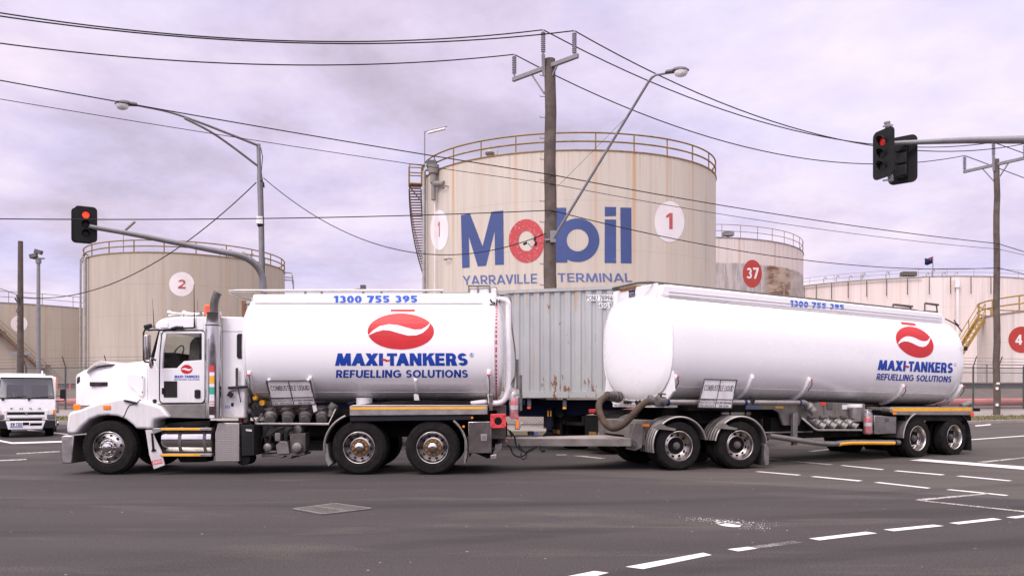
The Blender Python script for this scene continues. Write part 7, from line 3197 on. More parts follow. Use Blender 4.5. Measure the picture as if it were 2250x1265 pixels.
# things stowed on the truck
cone = thing("traffic_cone", T(*A3((755, 935))[0], .1), "orange traffic cone stowed on its side at the back of the front tank truck", "traffic cone")
base = A3((712, 850), (798, 848), (803, 856), (803, 928), (797, 934), (714, 936), (709, 930), (708, 856))
m = MB()
pp(m, base, -.02, .02)
cc = T(*A3((755, 892))[0], .0)
m.lathe([(.115, .0), (.025, .55), (1e-4, .55)], 20, Matrix.Translation(cc + Vector((0, .02, 0))) @ Matrix.Rotation(-PI / 2, 4, "X"))
m.build("body", "label_red", cone, world=True, bevel=.008)
m = MB()
m.lathe([(.075, -.021), (1e-4, -.0215)], 20, Matrix.Translation(cc + Vector((0, .0, 0))) @ Matrix.Rotation(-PI / 2, 4, "X"))
m.build("hollow", "under_black", cone, world=True)
m = MB()
for (x, y) in ((722, 866), (788, 866), (722, 918), (788, 918)):
    q = T(*A3((x, y))[0], -.022)
    m = MB()
    m.bar(q + Vector((-.03, 0, -.03 if (x - 755) * (y - 892) < 0 else .03)), q + Vector((.03, 0, .03 if (x - 755) * (y - 892) < 0 else -.03)), .01, .022)
    m.build("rib", "red_deep", cone, world=True)


def extinguisher(loc, label, h=.50, r=.085, bag_mat="bag_plastic", rz=0):
    e = thing("fire_extinguisher", loc, label, "fire extinguisher", "fire extinguishers in clear bags", rz)
    m = MB()
    m.lathe([(r * .85, 0), (r, .02), (r, h * .68), (r * .7, h * .8), (r * .35, h * .86), (.02, h * .88)], 18)
    m.build("cylinder", "extinguisher_red", e)
    m = MB()
    m.lathe([(r + .002, h * .38), (r + .002, h * .55)], 18)
    m.build("label_band", "plate_white", e)
    m = MB()
    m.cyl((0, 0, h * .86), (0, 0, h * .95), .025, 8)
    m.bar((-.02, 0, h * .95), (.09, 0, h * 1.0), .03, .02)
    m.build("handle", "black_plastic", e)
    m = MB()
    m.lathe([(r * .8, -.02), (r * 1.25, .01), (r * 1.2, h * .3), (r * 1.32, h * .7), (r * 1.2, h), (r * .9, h * 1.12), (r * 1.3, h * 1.22)], 14)
    m.build("bag", bag_mat, e)
    return e


t_ = NT("clear_bag")
t_.t.nodes.remove(t_.b)
trn = t_.n("ShaderNodeBsdfTransparent")
gls = t_.n("ShaderNodeBsdfGlossy")
gls.inputs["Roughness"].default_value = .25
dfs = t_.n("ShaderNodeBsdfDiffuse")
dfs.inputs["Color"].default_value = (.6, .55, .55, 1)
mx1 = t_.n("ShaderNodeMixShader")
mx1.inputs[0].default_value = .4
t_.l(gls.outputs[0], mx1.inputs[1])
t_.l(dfs.outputs[0], mx1.inputs[2])
mx2 = t_.n("ShaderNodeMixShader")
nz = t_.noise(t_.coords(), 14, 4)
t_.l(t_.range(nz, .35, .65, .12, .5), mx2.inputs[0])
t_.l(trn.outputs[0], mx2.inputs[1])
t_.l(mx1.outputs[0], mx2.inputs[2])
t_.l(mx2.outputs[0], t_.o.inputs[0])
p0 = T(*A3((852, 876))[0], .22)
extinguisher(p0, "red fire extinguisher in a clear bag hung at the back of the front tank truck", .46, .078, "clear_bag")
p1 = T(*A3((852, 876))[0], .22)
# ================================================================== THE TANK TRAILER
TH_B, TH_D = math.radians(28), math.radians(14)
C0 = Vector((3.80, 17.68, 0))
tt = thing("tank_trailer", C0, "white tank trailer with its domed front end turned to the viewer", "trailer", None, TH_B)
Rb = root_matrix(tt)
Rbi = Rb.inverted()
DM_ = Rbi @ Matrix.Translation(C0) @ Matrix.Rotation(TH_D, 4, "Z")      # dolly frame in trailer coordinates
LH = lambda yl: local_hit(tt, yl)
G5 = lambda *p: [(1280 + x / 4.518, 780 + y / 4.518) for x, y in p]
G6 = lambda *p: [(1680 + x / 2.751, 600 + y / 2.751) for x, y in p]
SL = -.0145                                  # the barrel drops a little to the rear
XF, XR = -1.30, 8.36
RA, RBh, RN = 1.165, 1.22, 2.6


def zc_(x):
    return 2.585 + SL * (x - XF)


def lp(name, pts, y0, y1, mat, parent=None, bevel=0.0, smooth=True, segs=2):
    """photo outline at local depth y0, extruded inwards to y1"""
    h = LH(y0)
    poly = [(h(*p).x, h(*p).z) for p in pts]
    m = MB()
    m.prism(poly, y0, y1)
    return m.build(name, mat, parent or tt, bevel=bevel, smooth=smooth, segs=segs)


# barrel
m = MB()
DF = [(-.105, .02), (-.103, .3), (-.094, .55), (-.076, .74), (-.05, .87), (-.025, .935), (-.006, .962), (.004, .978), (.014, .990), (.026, .997), (.05, 1.0)]
DR = [(-.30, .02), (-.29, .25), (-.26, .45), (-.21, .62), (-.14, .76), (-.05, .87), (.05, .93), (.16, .97), (.30, .993), (.45, 1.0)]
st = [(XF + d, s) for d, s in DF] + [(XF + (XR - XF) * i / 18, 1.0) for i in range(1, 18)] + [(XR - d, s) for d, s in reversed(DR)]
m.loft([tank_ring(x, s, zc_(x), RA, RBh, 84, RN) for x, s in st])
shell = m.build("tank_shell", "tank_white", tt, angle=math.radians(50))


def tsurf(x, z, off=0.0):
    q = min(1.0, abs((z - zc_(x)) / RA))
    return -RBh * (1 - q ** RN) ** (1 / RN) - off


def TS(off):
    return surf_hit(tt, lambda x, z: tsurf(x, z), off)


m = MB()
for zrel in (-.86,):
    m.tube([Vector((x, tsurf(x, zc_(x) + zrel), zc_(x) + zrel)) for x in (XF + .15, 1.5, 4, XR - .4)], .008, 5)
for xx in (XF + .02,):
    m.tube(tank_ring(xx - .004, .992, zc_(xx), RA, RBh, 84, RN), .016, 5, closed=True)
m.build("weld_seam", "placard_white", shell)

# fascia along the top, with a front plate
fy0 = -.86
m = MB()
hf = LH(fy0)
pa = [(XF + .02, zc_(XF) + .98), (XF + .02, zc_(XF) + RA + .03), (XF + .10, zc_(XF) + RA + .075), (XR - .62, zc_(XR) + RA + .075), (XR - .45, zc_(XR) + RA + .02), (XR - .30, zc_(XR) + .90), (XR - .40, zc_(XR) + .86)]
m.prism(pa, fy0, -fy0)
tf = m.build("top_fascia", "tank_white", tt, bevel=.045, segs=3)
m = MB()
for zrel in (.97, 1.02, 1.09):
    m.bar(Vector((XF + .2, fy0 - .003, zc_(XF + .2) + zrel)), Vector((XR - .55, fy0 - .003, zc_(XR - .55) + zrel)), .02, .012)
m.build("fascia_groove", "placard_grey", tf, smooth=False)
m = MB()
m.prism([(XF - .03, zc_(XF) + .9), (XF + .03, zc_(XF) + .9), (XF + .03, zc_(XF) + RA + .10), (XF - .03, zc_(XF) + RA + .10)], -.74, .80)
fp = m.build("front_plate", "tank_white", tf, bevel=.02)
fpw = lambda y, z: Vector((XF - .036, y, zc_(XF) + RA + z))
m = MB()
m.box(XF - .036, XF - .028, -.02, .20, zc_(XF) + RA - .10, zc_(XF) + RA + .05)
bp2 = m.build("maker_plate", "flag_blue", fp, smooth=False)
for k, s in enumerate(("MARSHALL", "LETHLEAN")):
    vs, fs = text_polys(s, .01)
    m = MB()
    m.add([Vector((XF - .0375, .185 - .19 * u, zc_(XF) + RA - .03 - .055 * k + .04 * v)) for u, v in vs], fs)
    m.build("lettering", "placard_grey", bp2, smooth=False, fix=False)
paint_text("phone_number", "1300 755 395", G6((156, 162), (481, 191), (480, 221), (155, 200)), plane_hit(tt, fy0, .008), "phone_blue", tf, .045, 1.02, 0)
# logo
sk = lambda *p: G6(*p)
lo = paint_poly("logo", [G6((908 + 114 * math.cos(t), 416 + 90 * math.sin(t) + 28 * math.cos(t)))[0] for t in [TAU * i / 56 for i in range(56)]], None, TS(.005), "logo_red", shell, 8)
paint_poly("logo_bar", G6((822, 293), (908, 302), (918, 319), (829, 309)), None, TS(.005), "logo_red", lo, 8)
paint_poly("logo_wave", G6((803, 434), (812, 414), (824, 399), (840, 388), (855, 382), (872, 381), (890, 384), (910, 391), (932, 402), (955, 410), (972, 411), (987, 405), (1003, 384), (999, 406), (990, 425), (976, 440), (958, 446), (938, 443), (915, 434), (893, 422), (868, 413), (843, 411), (822, 419)), None, TS(.009), "white_paint", lo, 8)
paint_text("lettering", "MAXI", (G6((692, 523))[0], G6((856, 530))[0], G6((850, 592))[0], G6((683, 585))[0]), TS(.005), "logo_blue", shell, .045, .9, 9)
paint_text("lettering", "TANKERS", (G6((872, 531))[0], G6((1142, 542))[0], G6((1136, 604))[0], G6((868, 593))[0]), TS(.005), "logo_blue", shell, .045, .9, 9)
paint_poly("logo_dash", G6((848, 562), (858, 556), (868, 560), (878, 562), (872, 570), (862, 570), (852, 566)), None, TS(.009), "logo_red", shell, 0)
paint_text("lettering", "REFUELLING SOLUTIONS", (G6((683, 605))[0], G6((1133, 622))[0], G6((1127, 659))[0], G6((675, 644))[0]), TS(.005), "logo_blue", shell, .03, 1.0, 9)
c_ = G6((1153, 553))[0]
vs, fs = ring(c_[0], c_[1], 2.5, 3.4, 1.9, 2.6, 18)
paint_poly("trademark", vs, fs, TS(.005), "logo_blue", shell, 0)

# gussets with lamps
for (px, ptop, pbot, lamp) in ((1483, 817, 872, 1), (1652, 817, 872, 0), (1777, 823, 872, 1), (1984, 838, 885, 1), (2112, 838, 886, 1)):
    q = TS(0)(px, ptop + 6)
    x = (Rbi @ q).x
    zt = (Rbi @ q).z
    zb = zc_(x) - RA + .035
    zz = [zt - (zt - zb) * i / 8 for i in range(9)]
    inner = [(tsurf(x, z, -.02), z) for z in zz]
    outer = [(tsurf(x, z, .07 if i else .03), z - .05 * (i / 8)) for i, z in enumerate(zz)]
    n = len(zz)
    vs = []
    for dx in (-.05, .05):
        vs += [Vector((x + dx, y, z)) for (y, z) in inner] + [Vector((x + dx * .7, y, z)) for (y, z) in outer]
    fs = []
    for i in range(n - 1):
        fs += [(n + i, n + i + 1, 3 * n + i + 1, 3 * n + i), (i, i + 1, n + i + 1, n + i), (2 * n + i + 1, 2 * n + i, 3 * n + i, 3 * n + i + 1)]
    fs += [(0, n, 3 * n, 2 * n), (n - 1, 3 * n - 1, 4 * n - 1, 2 * n - 1)]
    m = MB()
    m.add(vs, fs)
    gs = m.build("gusset", "tank_white", tt, bevel=.01)
    if lamp:
        m = MB()
        c = Vector((x + .045, tsurf(x, zt - .05, .06), zt - .05))
        m.cbox(c, (.06, .04, .035))
        m.build("marker_lamp", "label_red", gs, bevel=.008)
        m = MB()
        m.tube(spline([c + Vector((0, 0, -.03)), c + Vector((.02, .01, -.12)), c + Vector((-.03, .08, -.25))], 4), .010, 5)
        m.build("lamp_cable", "cable_black", gs)

# cradle under the front end
m = MB()
xf = XF + .04
out_, in_ = [], []
for k in range(25):
    t = math.radians(200 + 140 * k / 24)
    c, s = math.cos(t), math.sin(t)
    zz_ = zc_(xf) + RA * 1.0 * math.copysign(abs(s) ** (2 / RN), s)
    yy_ = RBh * 1.0 * math.copysign(abs(c) ** (2 / RN), c)
    in_.append((yy_ * .985, zz_ + .02))
    out_.append((yy_ * 1.03 if abs(c) > .75 else yy_ * 1.03, min(zz_ - .03, 1.34 + max(0, abs(yy_) - .85) * .9 if abs(yy_) > .8 else 1.30)))
n = len(in_)
vs = []
for dx in (0, .05):
    vs += [Vector((xf + dx, y, z)) for y, z in in_] + [Vector((xf + dx, y, z)) for y, z in out_]
fs = []
for i in range(n - 1):
    fs += [(i, i + 1, n + i + 1, n + i), (2 * n + i + 1, 2 * n + i, 3 * n + i, 3 * n + i + 1), (n + i, n + i + 1, 3 * n + i + 1, 3 * n + i), (i + 1, i, 2 * n + i, 2 * n + i + 1)]
fs += [(0, n, 3 * n, 2 * n), (n - 1, 3 * n - 1, 4 * n - 1, 2 * n - 1)]
m.add(vs, fs)
m.box(xf, xf + .35, -.9, .9, 1.29, 1.345)
cr_ = m.build("cradle", "tank_white", tt)
m = MB()
for (y, r) in ((.42, .03), (.36, .03), (.30, .03), (.22, .028), (-.02, .05), (-.14, .055)):
    m = MB()
    m.cyl((xf - .04, y, 1.39), (xf + .05, y, 1.39), r, 10)
    m.build("air_coupling", "black_plastic", cr_)

# under-frame
m = MB()
for s in (-.45, .45):
    m.box(-.9, 8.2, s - .05, s + .05, 1.02, 1.30)
m.box(-.6, 3.0, -.9, .9, 1.22, 1.32)
m.box(2.4, 7.9, -.8, .8, 1.05, 1.28)
m.box(1.9, 5.7, -.75, .75, .56, 1.05)  # low black block added to keep light out between the wheel groups
m.build("chassis", "under_black", tt)
m = MB()
m.lathe([(.62, 1.02), (.62, 1.2), (1e-4, 1.2)], 32)
m.lathe([(.68, .94), (.68, 1.01), (1e-4, 1.01)], 32)
m.build("turntable", "under_black", tt)
lp("side_plate", [(1640, 890), (1760, 890), (1764, 910), (1756, 934), (1722, 934), (1712, 906), (1700, 899), (1640, 899)], -.92, -.86, "chassis_grey", tt, .006)
sp2 = lp("outlet_panel", [(1757, 881), (1900, 886), (1905, 925), (1868, 928), (1760, 922)], -.95, -.88, "chassis_grey", tt, .006)
for (a, b, mt) in (((1804, 883), (1815, 890), "red_lens"), ((1817, 883), (1830, 898), "pump_grey"), ((1851, 889), (1862, 899), "plate_white"), ((1705, 892), (1722, 896.5), "yellow_strip"), ((1640, 891), (1668, 895), "ink_blue_small")):
    lp("sticker", [a, (b[0], a[1]), b, (a[0], b[1])], -.965, -.952, mt, sp2, 0, False)
for k, px in enumerate((1786, 1812, 1837)):
    lp("panel_rib", [(px, 888), (px + 3, 888), (px + 3, 921), (px, 921)], -.98, -.95, "chassis_grey", sp2)
m = MB()
for px in (1780, 1805, 1828, 1851):
    a, b = LH(-.98)(px - 4, 916.5), LH(-.98)(px + 11, 916.5)
    m.cyl(a, b, .04, 10)
m.build("actuators", "pump_grey", sp2)
hv = LH(-1.02)
for px in (1797, 1821, 1845, 1868):
    p = hv(px, 931)
    d = Vector((.32, -.52, -.34)).normalized()
    M = Matrix.Translation(p) @ Vector((0, 0, 1)).rotation_difference(d).to_matrix().to_4x4()
    r = .112
    m = MB()
    m.lathe([(r * 1.2, -.2), (r * 1.2, -.15), (r * .9, -.145), (r * .9, -.09), (r * 1.1, -.06), (r * 1.12, .02), (r * .8, .05), (r * .78, .13), (r * .9, .135), (r * .9, .17), (1e-4, .172)], 20, M)
    v = m.build("valve", "alloy_dull", tt)
    m = MB()
    m.tube([p + Vector((-.06, -.02, .10)), p + Vector((.02, -.12, .13))], .012, 5)
    m.build("lever", "black_plastic", v)
m = MB()
h_ = LH(-1.2)
m.tube([LH(-1.0)(1762, 918), h_(1790, 942), h_(1797, 944.5), h_(1893, 944.5), LH(-1.0)(1872, 927)], .026, 8)
m.build("guard_bar", "alloy", tt)
m = MB()
m.tube([LH(-.8)(1680, 950), LH(-.8)(1785, 948)], .02, 6)
m.build("brake_rod", "alloy", tt)
# long delivery pipe and its valve
m = MB()
hp = LH(-1.08)
p0_, p1_ = hp(1459, 883), hp(1757, 884.5)
m.tube([p0_, p1_], .060, 14)
dp = m.build("delivery_pipe", "alloy", tt)
for px in (1466, 1636, 1757):
    q = hp(px, 884)
    m = MB()
    m.lathe([(.064, -.03), (.070, -.028), (.070, .028), (.064, .03)], 16, Matrix.Translation(q) @ Matrix.Rotation(PI / 2, 4, "Y"))
    m.build("pipe_clamp", "flag_blue", dp)
q = hp(1778, 894)
m = MB()
d = Vector((.35, -.3, -.5)).normalized()
m.tube([p1_, hp(1766, 885), hp(1774, 890), q + d * .1], .075, 12)
M = Matrix.Translation(q) @ Vector((0, 0, 1)).rotation_difference(d).to_matrix().to_4x4()
m.lathe([(.10, -.06), (.11, -.04), (.11, .03), (.09, .05), (.09, .14), (1e-4, .145)], 16, M)
vv = m.build("pipe_outlet", "alloy_dull", dp)
m = MB()
m.bar(hp(1778, 884) + Vector((0, -.05, 0)), hp(1795, 882) + Vector((0, -.05, 0)), .03, .025)
m.build("lever", "black_plastic", vv)
m = MB()
q = hp(1452, 882)
m.lathe([(.075, -.10), (.10, -.09), (.10, -.05), (.08, -.04), (.08, .04), (.10, .05), (.10, .09), (.07, .10)], 16, Matrix.Translation(q) @ Matrix.Rotation(PI / 2, 4, "Y"))
m.bar(q + Vector((-.08, -.02, .16)), q + Vector((.10, -.02, .15)), .04, .03)
m.cyl(q, q + Vector((0, 0, .16)), .025, 8)
m.build("shutoff_valve", "pump_grey", dp)
m = MB()
q = hp(1644, 874)
m.tube([q + Vector((-.05 * 0 + .06 * math.cos(a), -.02, .045 * math.sin(a))) for a in [TAU * i / 14 for i in range(14)]], .012, 5, closed=True)
m.cbox(q + Vector((.07, -.03, -.07)), (.10, .08, .11), Matrix.Rotation(.4, 4, "Y"))
m.build("cap_and_chain", "black_plastic", dp)
# brown hose looping from the front coupling to the delivery pipe
m = MB()
def at5(x, y, Y):
    return Rbi @ P(*G5((x, y))[0], Y)
hs = [at5(330, 412, 17.35), at5(270, 405, 17.15), at5(225, 415, 16.95), at5(175, 460, 16.8), at5(162, 520, 16.65), at5(185, 610, 16.5), at5(225, 680, 16.4), at5(285, 722, 16.3), at5(345, 718, 16.2), at5(420, 675, 16.15), at5(500, 590, 16.15), at5(570, 510, 16.2), at5(640, 462, 16.25), at5(700, 452, 16.3), at5(740, 458, 16.3)]
m.tube(spline(hs, 4), .070, 14)
ho = m.build("delivery_hose", "hose_brown", tt)
for (ia, ib, rr) in ((0, 1, .11), (13, 14, .095)):
    a, b = hs[ia], hs[ib]
    d = (b - a).normalized()
    M = Matrix.Translation(a) @ Vector((0, 0, 1)).rotation_difference(d).to_matrix().to_4x4()
    L = (b - a).length
    m = MB()
    m.lathe([(rr * .8, -.12), (rr * 1.15, -.11), (rr * 1.15, -.05), (rr * .95, -.04), (rr * .95, .05), (rr * 1.1, .06), (rr * 1.1, .10), (rr * .9, .11), (rr * .88, L + .1)], 18, M)
    m.build("hose_coupling", "pump_grey", ho)

# placard
LHp = lambda px, py, yl: Rb @ LH(yl)(px, py)
bo, at = board(tt, "placard", LHp(*G5((1207, 237))[0], -1.24), LHp(*G5((1532, 247))[0], -1.24), LHp(*G5((1476, 524))[0], -1.17), LHp(*G5((1146, 516))[0], -1.17), "placard_white", .012, "galv_dark")
placard_text(bo, at)

# rails and hatches on top
m = MB()
zr_ = lambda x: zc_(x) + RA + .125
yr = -.62
m.tube([Vector((XF - .25, .5, zr_(XF))), Vector((XF - .27, yr + .2, zr_(XF))), Vector((XF - .12, yr, zr_(XF))), Vector((XF + .3, yr, zr_(XF))), Vector((3, yr, zr_(3))), Vector((7.0, yr, zr_(7.0) - .01)), Vector((7.8, yr, zr_(7.8) - .06))], .027, 8)
m.tube([Vector((XF - .25, .5, zr_(XF))), Vector((XF + .3, .62, zr_(XF))), Vector((7.0, .62, zr_(7.0)))], .027, 8)
rl = m.build("top_rail", "pump_grey", tt)
m = MB()
for i in range(10):
    x = XF + .3 + .82 * i
    for yy in (yr, .62):
        m.tube([Vector((x, yy, zc_(x) + RA + .05)), Vector((x, yy, zr_(x)))], .024, 6)
m.build("rail_post", "pump_grey", rl)
m = MB()
m.box(XF - .05, XF + .2, -.05, .5, zc_(XF) + RA + .07, zc_(XF) + RA + .14)
m.build("rail_box", "hub_rust", rl)
hh = LH(-.5)
for (pa_, pb_, h) in ((1962, 2003, .05), (2032, 2060, .17)):
    a, b = hh(pa_, 672), hh(pb_, 675)
    z0_ = zc_(a.x) + RA + .07
    m = MB()
    m.box(a.x, b.x, -.5, .4, z0_, z0_ + .10)
    hb = m.build("hatch_box", "alloy_dull", tt, bevel=.02)
    m = MB()
    m.tube([Vector((a.x, -.5, z0_)), Vector((a.x, -.5, z0_ + .1 + h)), Vector((b.x - .05, -.5, z0_ + .08 + h)), Vector((b.x, -.5, z0_ + .02))], .022, 6)
    m.tube([Vector((a.x, -.52, z0_ + .1 + h)), Vector((b.x, -.52, z0_ + .09 + h))], .03, 6)
    m.build("hatch_rail", "pump_grey", hb)
m = MB()
m.tube(spline([Rbi @ TS(.02)(*p) for p in G6((1093, 276), (1130, 295), (1165, 318), (1193, 352))], 4), .016, 6)
m.tube(spline([Rbi @ TS(.03)(*p) for p in G6((1147, 285), (1155, 300), (1175, 318))], 3), .02, 6)
m.build("earth_cable", "cable_black", tt)
m = MB()
m.cbox(Rbi @ TS(.02)(*G6((1215, 455))[0]), (.04, .08, .1))
m.build("rear_marker", "black_plastic", shell)

# side guard tube with yellow strip, hanger post
hg = LH(-1.12)
m = MB()
gp = [hg(1690, 957), hg(1750, 966), hg(1800, 973), hg(1830, 974.5), hg(1850, 972.5), hg(1880, 971), hg(1975, 971.5)]
m.tube(spline(gp, 4), .062, 12)
sg = m.build("side_guard", "alloy_dull", tt)
m = MB()
yp = [p + Vector((0, -.03, -.012)) for p in spline([hg(1841, 974.5), hg(1852, 972.6), hg(1880, 971.2), hg(1962, 971.6)], 5)]
m.tube(yp, .045, 10)
m.build("reflective_strip", "yellow_strip", sg)
m = MB()
q = hg(1965, 971.5)
m.lathe([(.064, -.02), (.07, -.018), (.07, .018), (.064, .02)], 14, Matrix.Translation(q) @ Matrix.Rotation(PI / 2, 4, "Y"))
m.build("clamp", "black_plastic", sg)
lp("hanger_post", [(1744, 907), (1754, 906), (1752, 977), (1743, 978)], -1.06, -.98, "alloy_dull", sg, .008)
# air tanks
m = MB()
a, b = LH(-.55)(1578, 908), LH(-.55)(1645, 908)
m.lathe([(1e-4, 0), (.09, .01), (.115, .05), (.115, b.x - a.x - .05), (.09, b.x - a.x - .01), (1e-4, b.x - a.x)], 20, Matrix.Translation(a) @ Matrix.Rotation(PI / 2, 4, "Y"))
ar = m.build("air_tank", "alloy", tt)
m = MB()
for px in (1596, 1630):
    q = LH(-.55)(px, 908)
    m.lathe([(.117, -.02), (.124, -.02), (.124, .02), (.117, .02)], 20, Matrix.Translation(q) @ Matrix.Rotation(PI / 2, 4, "Y"), close=True)
m.build("strap", "black_plastic", ar)
lp("valve_box", [(1674, 911), (1720, 913), (1716, 948), (1676, 948)], -.5, -.2, "pump_grey", tt, .02)

# rear wheel group
AX = [7.07 - .725, 7.07 + .725]
for s in (0, 1):
    pass
RW = wheel_at(WP, tt, (AX[0], -1.22, .5), 0, .9)
wheel_at(WP, tt, (AX[1], -1.22, .5), 0, .2)
wheel_at(WP, tt, (AX[0], 1.22, .5), PI, .5)
wheel_at(WP, tt, (AX[1], 1.22, .5), PI, .1)
m = MB()
for x in AX:
    m.cyl((x, -.95, .5), (x, .95, .5), .075, 12)
m.build("axles", "under_black", tt)
for s in (-1, 1):
    y0_, y1_ = (-1.26, -.62) if s < 0 else (.62, 1.26)
    m = MB()
    arc_guard(m, AX[0], .5, .62, 105, 178, y0_, y1_)
    gd = m.build("mudguard", "alloy_dull", tt)
    m = MB()
    m.tube([Vector((x, y0_ - .005 if s < 0 else y1_ + .005, z)) for x, z in arc(AX[0], .5, .62, 105, 178, 14)], .025, 6)
    m.build("guard_trim", "alloy", gd)
    m = MB()
    arc_guard(m, AX[1], .5, .62, -2, 62, y0_, y1_)
    gd = m.build("mudguard", "black_plastic", tt)
    m = MB()
    m.prism([(AX[1] + .60, .52), (AX[1] + .64, .52), (AX[1] + .66, .14), (AX[1] + .61, .14)], y0_, y1_)
    m.build("mudflap", "rubber", gd)
dkh = LH(-1.26)
dk = lp("side_deck", [(1956, 897), (1960, 893.5), (2137, 893), (2140, 909), (2137, 911.5), (1968, 911), (1956, 904)], -1.26, -.95, "alloy", tt, .008)
lp("reflective_strip", [(1958, 895.5), (2135, 895), (2135, 902.5), (1962, 903)], -1.267, -1.261, "yellow_strip", dk, 0, False)
lp("marker_lamp", [(1963, 906), (1970, 906), (1970, 910.5), (1963, 910.5)], -1.275, -1.26, "amber", dk, .004)
lp("tail_marker", [(2134, 905), (2140.5, 905), (2140.5, 914), (2134, 914)], -1.275, -1.2, "orange_lamp", dk, .006)
lp("deck_skirt", [(1990, 911.5), (2134, 911.5), (2134, 924), (1990, 924)], -1.22, -.95, "under_black", dk)
a, b = LH(-1.0)(1957, 896), LH(-1.0)(2137, 896)
m = MB()
m.box(a.x, b.x, -1.2, 1.2, a.z - .10, a.z - .02)
m.build("deck_plate", "under_black", tt)
lp("catwalk", [(1915, 893), (1958, 896), (1958, 904), (1915, 899)], -1.05, -.9, "pump_grey", tt, .01)
m = MB()
q = LH(-1.0)(2130, 888)
m.tube([q + Vector((-.35, 0, -.05)), q + Vector((.0, 0, .02))], [.07, .085], 12)
m.build("rear_coupling", "alloy_dull", tt)
tb_ = lp("toolbox", [(1921, 912), (1970, 914.5), (1969, 952), (1921, 953)], -1.2, -.75, "steel_polished", tt, .012)
lp("latch", [(1946.5, 918), (1953.5, 918), (1953.5, 926.5), (1946.5, 926.5)], -1.212, -1.2, "pump_grey", tb_, .004)
m = MB()
m.box(8.25, 8.37, -1.15, 1.15, .62, .80)
bb = m.build("rear_bumper", "alloy_dull", tt, bevel=.02)

# bucket, extinguisher
q = LH(-1.05)(1878, 925)
bk = thing("bucket", Rb @ q, "grey-white plastic bucket with a white lid hung under the right tanker", "bucket")
m = MB()
hB = .40
m.lathe([(1e-4, 0), (.135, .0), (.15, .22), (.155, .30), (.165, .30), (.165, hB - .06), (.158, hB - .06)], 22)
m.build("pail", "alloy", bk)
m = MB()
m.lathe([(.168, hB - .07), (.17, hB - .01), (.16, hB), (1e-4, hB)], 22)
m.build("lid", "white_plain", bk)
q = LH(-1.18)(1907, 952)
extinguisher(Rb @ q, "red fire extinguisher in a clear bag hung beside the steel toolbox of the right tanker", .47, .085, "clear_bag", TH_B)

# ---- dolly under the front end
def dbuild(m, name, mat, parent=None, **kw):
    m.v = [tuple(DM_ @ Vector(p)) for p in m.v]
    return m.build(name, mat, parent or tt, **kw)


DX = [-.695, .695]
m = MB()
for s in (-.42, .42):
    m.box(-1.05, 1.05, s - .06, s + .06, .62, .92)
m.box(-.9, .9, -.42, .42, .70, .9)
dbuild(m, "dolly_frame", "under_black", bevel=.01)
m = MB()
m.box(-1.62, -1.0, -.86, .86, .70, 1.02)
m.box(-1.66, -1.30, -.92, -.62, .50, .98)
m.box(-1.66, -1.30, .62, .92, .50, .98)
m.prism([(-1.75, .44), (-1.55, .40), (-1.40, .46), (-1.36, .98), (-1.56, .98)], -.98, -.90)
m.prism([(-1.75, .44), (-1.55, .40), (-1.40, .46), (-1.36, .98), (-1.56, .98)], .86, .94)
hd_ = dbuild(m, "dolly_headstock", "chassis_grey", bevel=.012)
m = MB()
m.cyl((-1.60, -1.03, .53), (-1.60, -.97, .53), .075, 16)
m.cyl((-1.60, -1.07, .53), (-1.60, -1.0, .53), .035, 12)
dbuild(m, "pivot_pin", "pump_grey", hd_)
m = MB()
m.box(-1.40, -1.25, -.995, -.975, .90, .95)
dbuild(m, "marker_lamp", "amber", hd_)
for x in DX:
    for s in (-1, 1):
        loc = DM_ @ Vector((x, s * 1.22, .5))
        wheel_at(WP, tt, loc, (TH_D - TH_B) + (PI if s > 0 else 0), x * 2 + s)
m = MB()
for x in DX:
    m.cyl((x, -.95, .5), (x, .95, .5), .075, 12)
dbuild(m, "axles", "under_black")
for x in DX:
    for s in (-1, 1):
        y0_, y1_ = (-1.26, -.60) if s < 0 else (.60, 1.26)
        m = MB()
        a1 = 192 if x < 0 else 170
        a0 = 12 if x < 0 else 4
        arc_guard(m, x, .5, .60, a0, a1, y0_, y1_, .014, 22)
        for k in range(5):
            yy = y0_ + .1 + .115 * k
            m.tube([Vector((px_, yy, pz_)) for px_, pz_ in arc(x, .5, .605, a0, a1, 22)], .012, 4)
        gd = dbuild(m, "mudguard", "alloy_dull")
        m = MB()
        m.tube([Vector((px_, y0_ if s < 0 else y1_, pz_)) for px_, pz_ in arc(x, .5, .597, a0, a1, 22)], .022, 6)
        dbuild(m, "guard_trim", "alloy", gd)
        m = MB()
        yb = -1.0 if s < 0 else 1.0
        m.prism([(x - .60, .90), (x - .42, .98), (x - .30, .90), (x - .10, .86), (x - .12, .82), (x - .55, .86)], yb - .3 if s < 0 else yb - .25, yb - .27 if s < 0 else yb - .22)
        dbuild(m, "guard_bracket", "chassis_grey", gd)
m = MB()
for s in (-1, 1):
    m.prism([(DX[1] + .56, .50), (DX[1] + .60, .54), (DX[1] + .66, .40), (DX[1] + .66, .10), (DX[1] + .58, .06), (DX[1] + .54, .20)], s * .93 - .33, s * .93 + .33)
    dbuild(m, "mudflap", "alloy_dull", bevel=.008)
    m = MB()
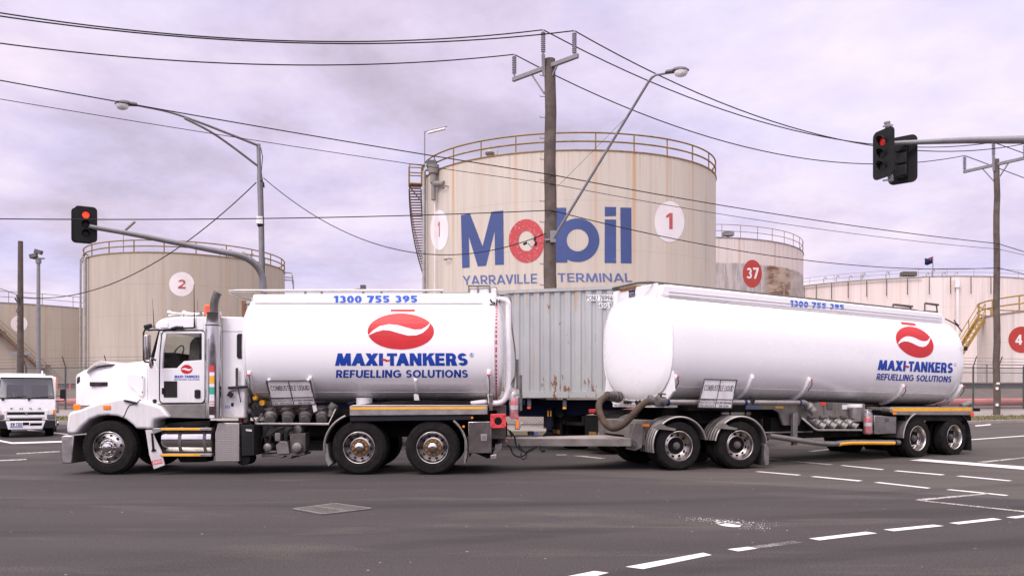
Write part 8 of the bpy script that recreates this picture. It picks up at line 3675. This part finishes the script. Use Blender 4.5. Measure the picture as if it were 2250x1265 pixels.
# drawbar with its deck
m = MB()
zt, zb = .655, .50
plan = [(-.30, 16.30), (2.42, 16.22), (2.62, 16.6), (2.38, 17.95), (1.9, 17.9), (-.30, 16.75)]
vs = [Rbi @ Vector((x, y, zb)) for x, y in plan] + [Rbi @ Vector((x, y, zt)) for x, y in plan]
n = len(plan)
m.add(vs, [tuple(range(n)), tuple(reversed(range(n, 2 * n)))] + [((i + 1) % n, i, n + i, n + (i + 1) % n) for i in range(n)])
db = m.build("drawbar", "chassis_grey", tt, bevel=.008)
m = MB()
m.add([Rbi @ Vector((x, y, zt + .002)) for x, y in ((.1, 16.36), (2.40, 16.27), (2.55, 16.6), (2.34, 17.85), (1.95, 17.8), (.1, 16.8))], [(0, 1, 2, 3, 4, 5)])
o = m.build("deck_plate", "kerb_stone", db, smooth=False)
md = o.modifiers.new("s", "SOLIDIFY")
md.thickness = .006
md.offset = 1
m = MB()
a, b = Rbi @ P(1109, 966.8, 16.285), Rbi @ P(1118, 970, 16.285)
m.box(a.x, b.x, a.y - .02, a.y + .02, b.z, a.z)
m.build("marker_lamp", "amber", db)
m = MB()
m.cyl(Rbi @ Vector((-.62, 16.52, .58)), Rbi @ Vector((-.28, 16.52, .58)), .07, 12)
m.tube([Rbi @ (Vector((-.70, 16.52, .58)) + Vector((.09 * math.cos(t), .09 * math.sin(t), 0))) for t in [TAU * i / 16 for i in range(16)]], .035, 8, closed=True)
m.build("towing_eye", "pump_grey", db)
m = MB()
q = Rbi @ P(1166, 953, 17.0)
m.cbox(q + Vector((0, 0, .02)), (.12, .08, .09))
m.build("plug", "black_plastic", db, bevel=.01)
m = MB()
q2 = Rbi @ P(1178, 954, 17.0)
for k in range(9):
    m.tube([q2 + Vector((.03 * math.cos(k), .03 * math.sin(k * 1.7), .04 * math.sin(2 * k))), q2 + Vector((.05 * math.cos(2 * k + 1), .03, .05 * math.cos(k)))], .008, 4)
m.build("plug_wires", "logo_blue", db)
m = MB()
B4 = lambda x, y, Y=16.3: Rbi @ P(1080 + x / 2.75, 600 + y / 2.75, Y)
for pts, r in (([(95, 1035), (115, 1050), (130, 1090), (165, 1108), (200, 1098), (215, 1075), (240, 1060), (285, 1040)], .017), ([(110, 950), (140, 990), (150, 1040), (190, 1075), (230, 1075), (275, 1042)], .02), ([(165, 1030), (180, 1065), (215, 1080), (260, 1055)], .02), ([(180, 1080), (178, 1110), (195, 1125), (212, 1105), (212, 1080)], .010), ([(20, 940), (60, 960), (100, 945), (125, 990)], .016)):
    m.tube(spline([B4(*p) for p in pts], 4), r, 6)
m.tube([B4(294, 1042), B4(298, 1072), B4(312, 1076)], .012, 5)
m.cbox(B4(314, 1074), (.05, .05, .05))
m.build("air_hoses", "black_rubber_hose", db)
# ================================================================== unseen building added behind the viewer to darken the chrome's reflections
wh = thing("added_warehouse", (0, -34, 0), "made-up low brick building behind the viewer, added for the chrome to reflect", "building")
m = MB()
m.box(-70, 70, -48, -34, 0, 6.2)
plain("added_brick", (0.17, 0.11, 0.085), .9, 0, .2, 2)
m.build("wall", "added_brick", wh, world=True, smooth=False)
m = MB()
m.prism([(-71, 6.2), (71, 6.2), (71, 6.5), (-71, 6.5)], -48.6, -33.4)
m.build("roof", "galv", wh, world=True, smooth=False)
for k in range(11):
    m = MB()
    x = -62 + 12.4 * k
    if k % 3 == 1:
        m.box(x - 2.2, x + 2.2, -34, -33.95, 0, 4.4)
        m.build("door", "galv_dark", wh, world=True, smooth=False)
    else:
        m.box(x - 1.8, x + 1.8, -34, -33.95, 1.6, 3.6)
        m.build("window", "black_plastic", wh, world=True, smooth=False)

# keep the hierarchy to thing > part > sub-part
for o in list(sc.objects):
    while o.parent and o.parent.parent and o.parent.parent.parent:
        o.parent = o.parent.parent
